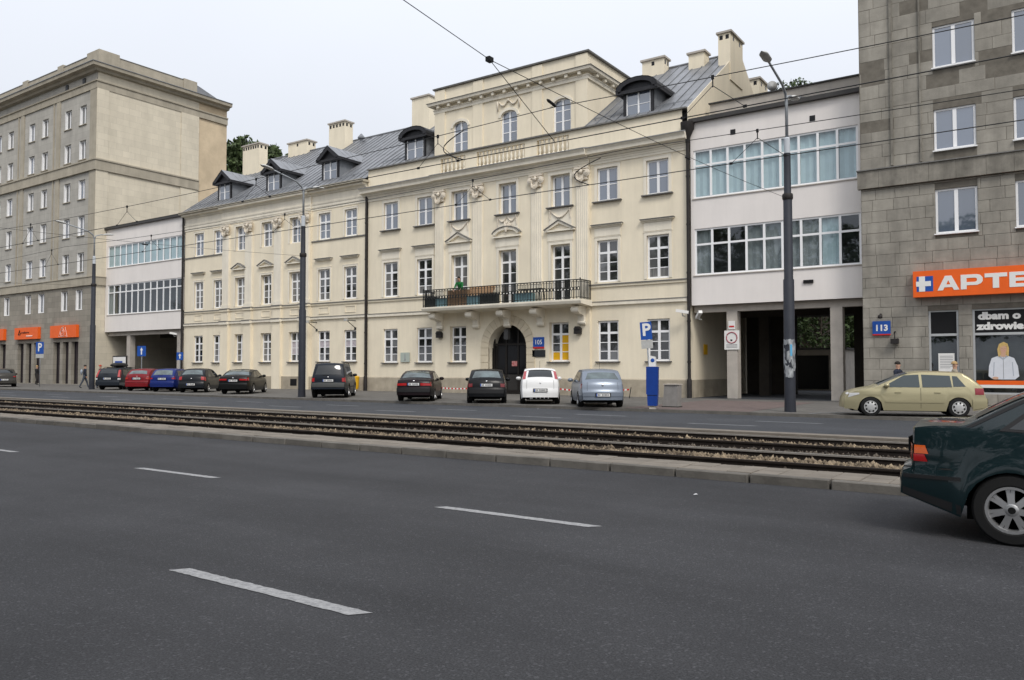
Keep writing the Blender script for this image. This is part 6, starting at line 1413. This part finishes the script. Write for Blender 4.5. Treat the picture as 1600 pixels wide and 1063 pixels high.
feeder(-10.2, -10.2, 12.95, 6.6, 5.98, 'curved feeder cable looping between the near tram wires'); feeder(-8.6, -8.9, 16.0, 6.45, 5.86, 'curved feeder cable looping between the far tram wires')
for (p, lab) in ((PR, 'poster-covered'), (PM, 'middle'), (PL, 'left')):
    x, y = p; a = (x - .02, y - .16, 7.6); hub = (x - .2, 10.9, 6.95)
    wire('span_wire', [a] + [Vector(a).lerp(Vector(hub), i / 8) - Vector((0, 0, .12 * math.sin(math.pi * i / 8))) for i in range(1, 8)] + [hub, (x - .3, -4.0, 8.4)], .007, f'span wire crossing the tracks from the {lab} lamp post', 'span wires')
    wire('span_wire', [hub, (x - .15, 12.95, 6.0)], .007, f'short stay wire down to the near track by the {lab} lamp post', 'span wires')
    o = tag(MB().box(-.045, .045, -.06, .06, -.04, .04).build('span_clamp', WIRE, None, hub), f'black clamp where the span wires of the {lab} lamp post meet', 'clamp', 'span clamps')
    o = tag(MB().lathe([(.012, -.17), (.03, -.12), (.03, .1), (.012, .16)], (0, 0, 0), 8, 'y').build('insulator', WIRE, None, (x - .15, 12.85, 6.72)), f'black insulator over the near track by the {lab} lamp post', 'insulator', 'wire insulators'); o.rotation_euler = (-.15, 0, 0)
    tag(MB().lathe([(.012, -.17), (.03, -.12), (.03, .1), (.012, .16)], (0, 0, 0), 8, 'y').build('insulator', WIRE, None, (x - .1, 19.5, 7.1)), f'black insulator beyond the far track by the {lab} lamp post', 'insulator', 'wire insulators')

# ------------------------------------------------------------------ signs and street furniture
def p_sign(x, y, z0, z1, w, label, tilt=0.0, rz=0.0, plate=True):
    t = thing('parking_sign', label, 'sign', (x, y, .1), rz, 'parking signs'); t.rotation_euler = (0, tilt, rz)
    MB().tube([(0, 0, 0), (0, 0, z1)], .03, 8).build('post', POLELIGHT, t, (0, 0, 0), smooth=True)
    MB().box(-w / 2, w / 2, -.05, -.035, z0, z1).build('panel', SIGNBLUE, t, (0, 0, 0))
    mb = MB(); frame_rect(mb, -w / 2, w / 2, z0, z1, -.052, .018, .002); mb.build('white_border', SIGNWHITE, t, (0, 0, 0)) if False else None
    put_text('letter', 'P', (z1 - z0) * .95, SIGNWHITE, t, (0.01, -.055, (z0 + z1) / 2 + .02), .02, 1.0)
    if plate: MB().box(-w / 2, w / 2, -.05, -.035, z0 - .34, z0 - .02).build('sub_plate', LAMPGREY, t, (0, 0, 0))
    return t
p_sign(-12.86, 27.95, 2.62, 3.30, .44, 'tilted blue parking sign leaning beside the parking meter', -.07, .25)
p_sign(-70.0, 32.0, 2.72, 3.72, .95, 'blue parking sign on the pavement before the orange shop signs', 0, .2)
t = thing('parking_meter', 'tall blue parking meter with a white top at the kerb', 'parking meter', (-12.65, 27.55, .1), .3)
mb = MB(); mb.prism([(-.17, .12), (.17, .12), (.20, .55), (.22, 1.58), (-.22, 1.58), (-.22, .55), (-.19, .55)], 'y', -.17, .17); mb.build('casing', mat('blue_meter_paint', (.01, .045, .24), .45, var=.08, scale=5), t, (0, 0, 0)); MB().box(-.12, .12, -.12, .12, 0, .12).build('foot', CONC, t, (0, 0, 0))
MB().prism([(-.13, 1.585), (.13, 1.585), (.12, 1.95), (-.06, 1.99), (-.12, 1.93)], 'y', -.12, .12).build('top', SIGNWHITE, t, (0, 0, 0)); MB().lathe([(.075, -.128), (.06, -.134), (.005, -.135)], (.02, 0, 1.82), 14, 'y').build('emblem', SIGNBLUE, t, (0, 0, 0))
MB().box(-.19, .19, -.176, -.165, .50, .52).build('panel_gap', GAPM, t, (0, 0, 0))
t = thing('utility_cabinet', 'low grey cabinet with a sloping top right of the parking meter', 'cabinet', (-12.6, 29.2, .1))
MB().prism([(-.30, .04), (.32, .04), (.33, .86), (-.22, .88)], 'y', -.2, .2).build('casing', mat('weathered_grey_cabinet', (.26, .25, .235), .7, var=.12, scale=4, stain=.15), t, (0, 0, 0)); MB().box(-.25, .36, -.24, .24, .875, .91).build('lid', CONC, t, (0, 0, 0)); MB().box(-.33, .35, -.22, .22, 0, .04).build('base', PIPE, t, (0, 0, 0))
t = thing('yellow_bin', 'yellow waste bin by the drainpipe behind the off-road car', 'bin', (-39.3, 38.1, .1)); MB().lathe([(.22, .1), (.26, .2), (.30, .85), (.31, .9)], n=14).build('body', YELLOW, t, (0, 0, 0), smooth=True, angle=40); MB().lathe([(.33, .9), (.32, .96), (.1, 1.04)], n=14).build('lid', YELLOW, t, (0, 0, 0), smooth=True, angle=40)
# prohibition board and small notice on the passage column
CY = F + .28
t = thing('prohibition_board', 'white board with a red ring and small print on the passage column', 'sign', (-13.6, CY - .03, 2.5)); MB().box(-.38, .38, -.02, .02, .06, 1.02).build('panel', SIGNWHITE, t, (0, 0, 0))
mb = MB(); mb.tube([(.27 * math.cos(k * math.pi / 12), -.03, .66 + .27 * math.sin(k * math.pi / 12)) for k in range(25)], .024, 6, cap=False); mb.build('red_ring', mat('faded_red', (.35, .05, .08), .5), t, (0, 0, 0)); MB().box(-.07, .03, -.026, -.02, .49, .57).build('pictogram', PIPE, t, (0, 0, 0))
mb = MB(); [mb.box(-.28, .28, -.025, -.02, .16 + k * .065, .185 + k * .065) for k in range(3)]; mb.build('print_lines', mat('grey_print', (.25, .25, .26), .8), t, (0, 0, 0))
t = thing('no_entry_notice', 'small red and white notice above the prohibition board', 'sign', (-13.6, CY - .03, 3.58)); MB().box(-.17, .17, -.02, .02, 0, .42).build('panel', SIGNWHITE, t, (0, 0, 0)); MB().box(-.13, .13, -.026, -.02, .10, .18).build('red_bar', SIGNRED, t, (0, 0, 0))
tag(MB().box(-15.72, -15.69, 40.6, 41.1, 2.35, 2.9).build('yellow_notice', YELLOW), 'yellow notice on the side wall inside the right passage', 'sign').location.x = .04
# blue one-way / information signs before the left passage
for i, (x, y, z, w, lab) in enumerate(((-58.2, 34.0, 2.45, .75, 'square blue traffic sign on a post before the left passage'), (-59.4, 38.0, 2.2, .6, 'blue sign with a white arrow fixed on the left passage column'))):
    t = thing('blue_sign', lab, 'sign', (x, y, .1), .4); MB().box(-w / 2, w / 2, -.04, -.02, z, z + w * 1.05).build('panel', SIGNBLUE, t, (0, 0, 0)); MB().tube([(0, 0, 0), (0, 0, z + w)], .03, 6).build('post', POLELIGHT, t, (0, 0, 0))
    mb = MB(); mb.prism([(-.05, z + .12), (.05, z + .12), (.05, z + w * .6), (.13, z + w * .6), (0, z + w * .9), (-.13, z + w * .6), (-.05, z + w * .6)], 'y', -.046, -.041); mb.build('white_arrow', SIGNWHITE, t, (0, 0, 0))
# lit-looking poster case beside the left lamp post
t = thing('poster_case', 'framed white poster case on the wall behind the estate car', 'poster', (-67.0, 37.2, .1)); MB().box(-1.1, 1.1, -.08, .02, 1.2, 2.6).build('frame', PIPE, t, (0, 0, 0)); MB().box(-1.0, 1.0, -.09, -.081, 1.3, 2.5).build('paper', SIGNWHITE, t, (0, 0, 0)); MB().box(-.7, .5, -.096, -.091, 1.95, 2.15).build('print', SIGNBLUE, t, (0, 0, 0)); MB().tube([(-.9, 0, 0), (-.9, 0, 1.2)], .04, 6).tube([(.9, 0, 0), (.9, 0, 1.2)], .04, 6).build('legs', PIPE, t, (0, 0, 0))
# security cameras
def camera_unit(x, y, z, label, ang):
    t = thing('security_camera', label, 'security camera', (x, y, z)); MB().tube([(0, .35, -.15), (0, .05, -.15), (0, 0, -.02)], .03, 6).build('bracket', LAMPGREY, t, (0, 0, 0)); o = MB().box(-.32, .32, -.09, .09, -.06, .09).build('housing', SIGNWHITE, t, (0, 0, .06)); o.rotation_euler = (0, .18 * (1 if ang > 0 else -2.5), ang)
camera_unit(-15.9, 38.25, 4.45, 'white security camera pointing left at the palace corner', .3); camera_unit(-15.05, 38.35, 4.25, 'white security camera pointing down into the right passage', -.9); camera_unit(-61.0, 38.4, 4.45, 'white security camera at the corner of the left passage', .5)
for i, x in enumerate((-43.9, -40.0)):
    t = thing('wall_bracket', ['triangular black wall bracket left of the two', 'triangular black wall bracket near the drainpipe'][i], 'bracket', (x, F, 4.9)); MB().tube([(0, 0, 0), (0, -.9, 0)], .03, 6).tube([(0, 0, -.5), (0, -.85, 0)], .025, 6).box(-.08, .08, -.04, .04, -.62, -.45).build('arm', IRON, t, (0, 0, 0)); MB().box(-.09, .09, -1.0, -.82, -.06, .1).build('lamp', LAMPGREY, t, (0, 0, 0))
for i, (x, z) in enumerate(((-31.95 - .3, 3.7), (-22.2, 3.7))): tag(MB().box(x - .2, x + .2, FR - .25, FR - .02, z - .16, z + .16).prism([(x - .2, z + .1), (x + .2, z + .1), (x + .1, z + .26), (x - .1, z + .26)], 'y', FR - .3, FR - .05).build('floodlight', PIPE), ['small black floodlight left of the arch', 'small black floodlight right of the yellow-postered window'][i], 'floodlight')
# barrier tape behind the cars
def tape(x0, x1, z, label):
    mb = MB(); n = int((x1 - x0) / .13)
    for k in range(n): mb.cur = k % 2; a, b = x0 + (x1 - x0) * k / n, x0 + (x1 - x0) * (k + 1) / n; s = lambda x: z - .12 * math.sin(math.pi * (x - x0) / (x1 - x0)); mb.add([(a, 36.4, s(a) - .04), (b, 36.4, s(b) - .04), (b, 36.4, s(b) + .04), (a, 36.4, s(a) + .04)], [(0, 1, 2, 3)])
    tag(mb.build('barrier_tape', [SIGNWHITE, SIGNRED], fix=False), label, 'tape')
tape(-31.5, -26.8, .55, 'red and white barrier tape between the maroon saloon and the black hatchback'); tape(-22.5, -18.0, .55, 'red and white barrier tape between the white and the silver-blue hatchbacks')
mb = MB(); [mb.tube([(x, 36.4, .1), (x, 36.4, .62)], .02, 6) for x in (-31.5, -26.8, -22.5, -18.0)]; struct(tag(mb.build('tape_stake', IRON), 'thin dark stakes carrying the barrier tape', 'stake'), 'stuff') if False else None
for i, x in enumerate((-31.5, -26.8, -22.5, -18.0)): tag(MB().tube([(x, 36.41, .1), (x + .1, 36.41, .66)], .02, 6).build('tape_stake', IRON), ['thin stake at the left end of the tape behind the maroon saloon', 'thin stake behind the black hatchback', 'thin stake behind the white hatchback', 'thin stake behind the silver-blue hatchback'][i], 'stake', 'tape stakes')
# things standing on the balcony
def crate(x, y, w, d, h, m, label, cat, z=5.41, name='box'): mb = MB(); mb.box(x - w / 2, x + w / 2, y - d / 2, y + d / 2, z, z + h - .04); mb.box(x - w / 2 - .02, x + w / 2 + .02, y - d / 2 - .02, y + d / 2 + .02, z + h - .038, z + h); return tag(mb.build(name, m), label, cat, 'things on the balcony')
CARD = mat('brown_cardboard', (.36, .22, .12), .85, var=.1, scale=3); PALEB = mat('pale_blue_plastic', (.30, .52, .58), .5, var=.06); DARKP = mat('dark_planter', (.025, .030, .030), .6, var=.2, scale=5)
crate(-32.2, 37.75, .9, .4, .62, DARKP, 'dark planter box at the left end of the balcony', 'planter', name='planter'); crate(-31.35, 37.75, .75, .4, .5, PALEB, 'pale blue box left of the cardboard on the balcony', 'box'); crate(-30.1, 37.8, 1.45, .35, .95, CARD, 'large brown cardboard box below the person on the balcony', 'box', name='cardboard_box'); crate(-28.85, 37.75, .95, .4, .55, PALEB, 'pale blue box right of the cardboard on the balcony', 'box'); crate(-27.75, 37.75, 1.15, .4, .62, DARKP, 'dark planter box before the middle balcony door', 'planter', name='planter'); crate(-25.3, 37.8, 1.2, .4, .5, PALEB, 'pale blue box on the right half of the balcony', 'box')
tb = thing('board', 'brown board leaning over the balcony rail right of the person', 'board', (-28.6, 37.9, 6.0)); o = MB().box(-.95, .95, -.02, .02, 0, .66).build('panel', CARD, tb, (0, 0, 0)); o.rotation_euler = (-.5, 0, 0)
t = thing('balcony_table', 'dark folding table on the right half of the balcony', 'table', (-24.9, 38.0, 5.41)); MB().box(-.8, .8, -.3, .3, .72, .76).build('top', IRON, t, (0, 0, 0)); [MB().tube([(s * .7, q * .25, 0), (s * .6, q * .25, .72)], .02, 6).build('leg', IRON, t, (0, 0, 0)) for s in (-1, 1) for q in (-1, 1)]
# ------------------------------------------------------------------ people
SKIN = mat('skin', (.50, .30, .21), .6); HAIRD = mat('dark_hair', (.02, .016, .012), .7); HAIRB = mat('fair_hair', (.42, .28, .13), .7)
def person(loc, rz, label, mats, J, hair, group=None, extra=None, scale=1.0):
    """J: joint name -> position; one skinned body, split into clothing by which bone is nearest"""
    bones = [('pelvis', 'chest', 'top'), ('chest', 'neck', 'top'), ('neck', 'head', 'skin'), ('head', 'crown', 'skin')]
    for s in 'LR': bones += [('chest', 'sh' + s, 'top'), ('sh' + s, 'el' + s, 'top'), ('el' + s, 'wr' + s, 'top'), ('wr' + s, 'hd' + s, 'skin'), ('pelvis', 'hip' + s, 'low'), ('hip' + s, 'kn' + s, 'low'), ('kn' + s, 'an' + s, 'low'), ('an' + s, 'toe' + s, 'shoe')]
    rad = dict(pelvis=(.15, .12), chest=(.17, .125), neck=(.055, .055), head=(.085, .10), crown=(.075, .085)); 
    for s in 'LR': rad.update({'sh' + s: (.075, .075), 'el' + s: (.05, .05), 'wr' + s: (.036, .036), 'hd' + s: (.032, .045), 'hip' + s: (.10, .10), 'kn' + s: (.068, .068), 'an' + s: (.045, .045), 'toe' + s: (.04, .035)})
    names = list(J); idx = {n: i for i, n in enumerate(names)}
    me = bpy.data.meshes.new('p'); me.from_pydata([J[n] for n in names], [(idx[a], idx[b]) for a, b, _ in bones], [])
    ob = bpy.data.objects.new('p', me); C.objects.link(ob); md = ob.modifiers.new('skin', 'SKIN'); md.use_smooth_shade = True
    for n in names: v = me.skin_vertices[0].data[idx[n]]; v.radius = rad[n]; v.use_root = (n == 'pelvis')
    ob.modifiers.new('sub', 'SUBSURF').levels = 2; ob.modifiers['sub'].render_levels = 2
    dg = bpy.context.evaluated_depsgraph_get(); m2 = bpy.data.meshes.new_from_object(ob.evaluated_get(dg)); bpy.data.objects.remove(ob)
    order = ['skin', 'top', 'low', 'shoe']; m2.materials.clear()
    for k in order: m2.materials.append(mats[k])
    seg = [(Vector(J[a]), Vector(J[b]), order.index(k)) for a, b, k in bones]
    for p in m2.polygons:
        c = p.center; best = (9, 0)
        for a, b, k in seg:
            ab = b - a; tt = max(0, min(1, (c - a).dot(ab) / max(1e-6, ab.length_squared))); d = (c - (a + ab * tt)).length
            if d < best[0]: best = (d, k)
        p.material_index = best[1]; p.use_smooth = True
    m2.name = 'body'
    t = thing('person', label, 'person', loc, rz, group); t.scale = (scale,) * 3
    put('body', m2, t, (0, 0, 0))
    h = Vector(J['head']); cr = Vector(J['crown']); mid = (h + cr) / 2
    mb = MB(); mb.grid(lambda u, v: ((.098 * math.sin(u * 1.75) * math.cos(v * 6.2832)) + mid.x, .112 * math.sin(u * 1.75) * math.sin(v * 6.2832) + mid.y + .018, mid.z + .045 + .10 * math.cos(u * 1.75)), 8, 14); mb.build('hair', hair, t, (0, 0, 0), smooth=True)
    mb = MB(); mb.lathe([(.006, -.02), (.014, 0), (.004, .03)], (mid.x, mid.y - .105, mid.z - .02), 6)
    for s in (-1, 1): mb.lathe([(.004, -.03), (.018, 0), (.004, .03)], (mid.x + s * .092, mid.y, mid.z - .01), 6)
    mb.build('face_features', mats['skin'], t, (0, 0, 0), smooth=True)
    mb = MB()
    for s in (-1, 1): mb.lathe([(.003, -.008), (.011, 0), (.003, .008)], (mid.x + s * .035, mid.y - .092, mid.z + .015), 6)
    mb.build('eyes', HAIRD, t, (0, 0, 0))
    for s in 'LR':      # five short bent fingers on each hand
        hd = Vector(J['hd' + s]); wr = Vector(J['wr' + s]); d = (hd - wr).normalized(); q = d.orthogonal().normalized(); mb = MB()
        for k in range(4): o = q * ((k - 1.5) * .019); mb.tube([hd + o, hd + o + d * (.045 - .006 * abs(k - 1.3)), hd + o + d * .06 + d.cross(q) * .022], [.010, .009, .007], 6)
        mb.tube([hd - d * .03 + q * .03, hd + q * .058, hd + q * .062 + d * .03], [.011, .010, .008], 6); mb.build('fingers', mats['skin'], t, (0, 0, 0), smooth=True)
    if extra: extra(t)
    return t
def pose(lean=0.0, step=.0, armL=(.05, -.02), armR=(.05, -.02), head=0.0, elz=1.12, wrz=.90):
    J = {'pelvis': (0, 0, .96), 'chest': (0, -lean * .55, 1.30), 'neck': (0, -lean * .8, 1.50), 'head': (0, -lean * .95 - head, 1.60), 'crown': (0, -lean * 1.05 - head * 1.6, 1.70)}
    for s, q, ar in (('L', 1, armL), ('R', -1, armR)):
        st = step * q; J.update({'sh' + s: (q * .19, -lean * .72, 1.43), 'el' + s: (q * .25, -lean * .72 - ar[0], elz), 'wr' + s: (q * .24, -lean * .72 - ar[0] - .06 - ar[1], wrz), 'hd' + s: (q * .23, -lean * .72 - ar[0] - .09 - ar[1] * 1.3, wrz - .08), 'hip' + s: (q * .10, 0, .90), 'kn' + s: (q * .11, -st * .55 - .02, .50), 'an' + s: (q * .11, -st + (.06 if st < 0 else 0), .09 + (.03 if st < 0 else 0)), 'toe' + s: (q * .13, -st - .15 + (.06 if st < 0 else 0), .035)})
    return J
cl = lambda n, c: mat(n, c, .85, var=.12, scale=12)
person((-30.15, 38.05, 5.42), .25, 'person in a green top bending over the balcony rail', dict(skin=SKIN, top=cl('green_jacket', (.012, .14, .035)), low=cl('dark_trousers', (.03, .03, .035)), shoe=BLACKPL), pose(.28, 0, (.16, .16), (.14, .10), .05, 1.14, .98), HAIRD)
def pack(m):
    def f(t): MB().grid(lambda u, v: (.15 * math.cos(v * 6.2832) * math.sin(.2 + u * 2.75), .20 + .09 * math.sin(v * 6.2832) * math.sin(.2 + u * 2.75), 1.02 + u * .44), 8, 12).build('backpack', m, t, (0, 0, 0), smooth=True)
    return f
person((-61.4, 31.3, .1), 2.6, 'person in blue jeans with a pale backpack near the left lamp post', dict(skin=SKIN, top=cl('dark_navy_top', (.02, .025, .04)), low=cl('grey_jeans', (.06, .07, .09)), shoe=BLACKPL), pose(.05, .26), HAIRD, 'people at the left lamp post', pack(cl('pale_blue_bag', (.32, .36, .42))))
person((-60.3, 31.9, .1), 2.9, 'person in a red cap and dark top beside the left lamp post', dict(skin=SKIN, top=cl('black_top', (.015, .015, .016)), low=cl('light_jeans', (.16, .20, .27)), shoe=BLACKPL), pose(.03, .2), mat('red_cap', (.45, .06, .03), .8), 'people at the left lamp post')
person((-77.6, 35.2, .1), 3.3, 'person in dark clothes before the shop with two orange letters missing'.replace(' with two orange letters missing', ' left of the parking sign'), dict(skin=SKIN, top=cl('black_top', (.015, .015, .016)), low=cl('dark_skirt', (.03, .027, .025)), shoe=BLACKPL), pose(.04, .12), HAIRB)
person((-6.0 + .85, 33.2, .1), 1.2, 'dark-haired person whose head shows over the gold hatchback', dict(skin=SKIN, top=cl('dark_navy_top', (.02, .025, .04)), low=cl('dark_trousers', (.03, .03, .035)), shoe=BLACKPL), pose(.03, .2), HAIRD, 'people behind the gold hatchback')
person((-3.35, 34.2, .1), 1.8, 'fair-haired person whose head shows over the gold hatchback roof', dict(skin=SKIN, top=cl('beige_coat', (.30, .26, .20)), low=cl('dark_trousers', (.03, .03, .035)), shoe=BLACKPL), pose(.03, .2), HAIRB, 'people behind the gold hatchback')
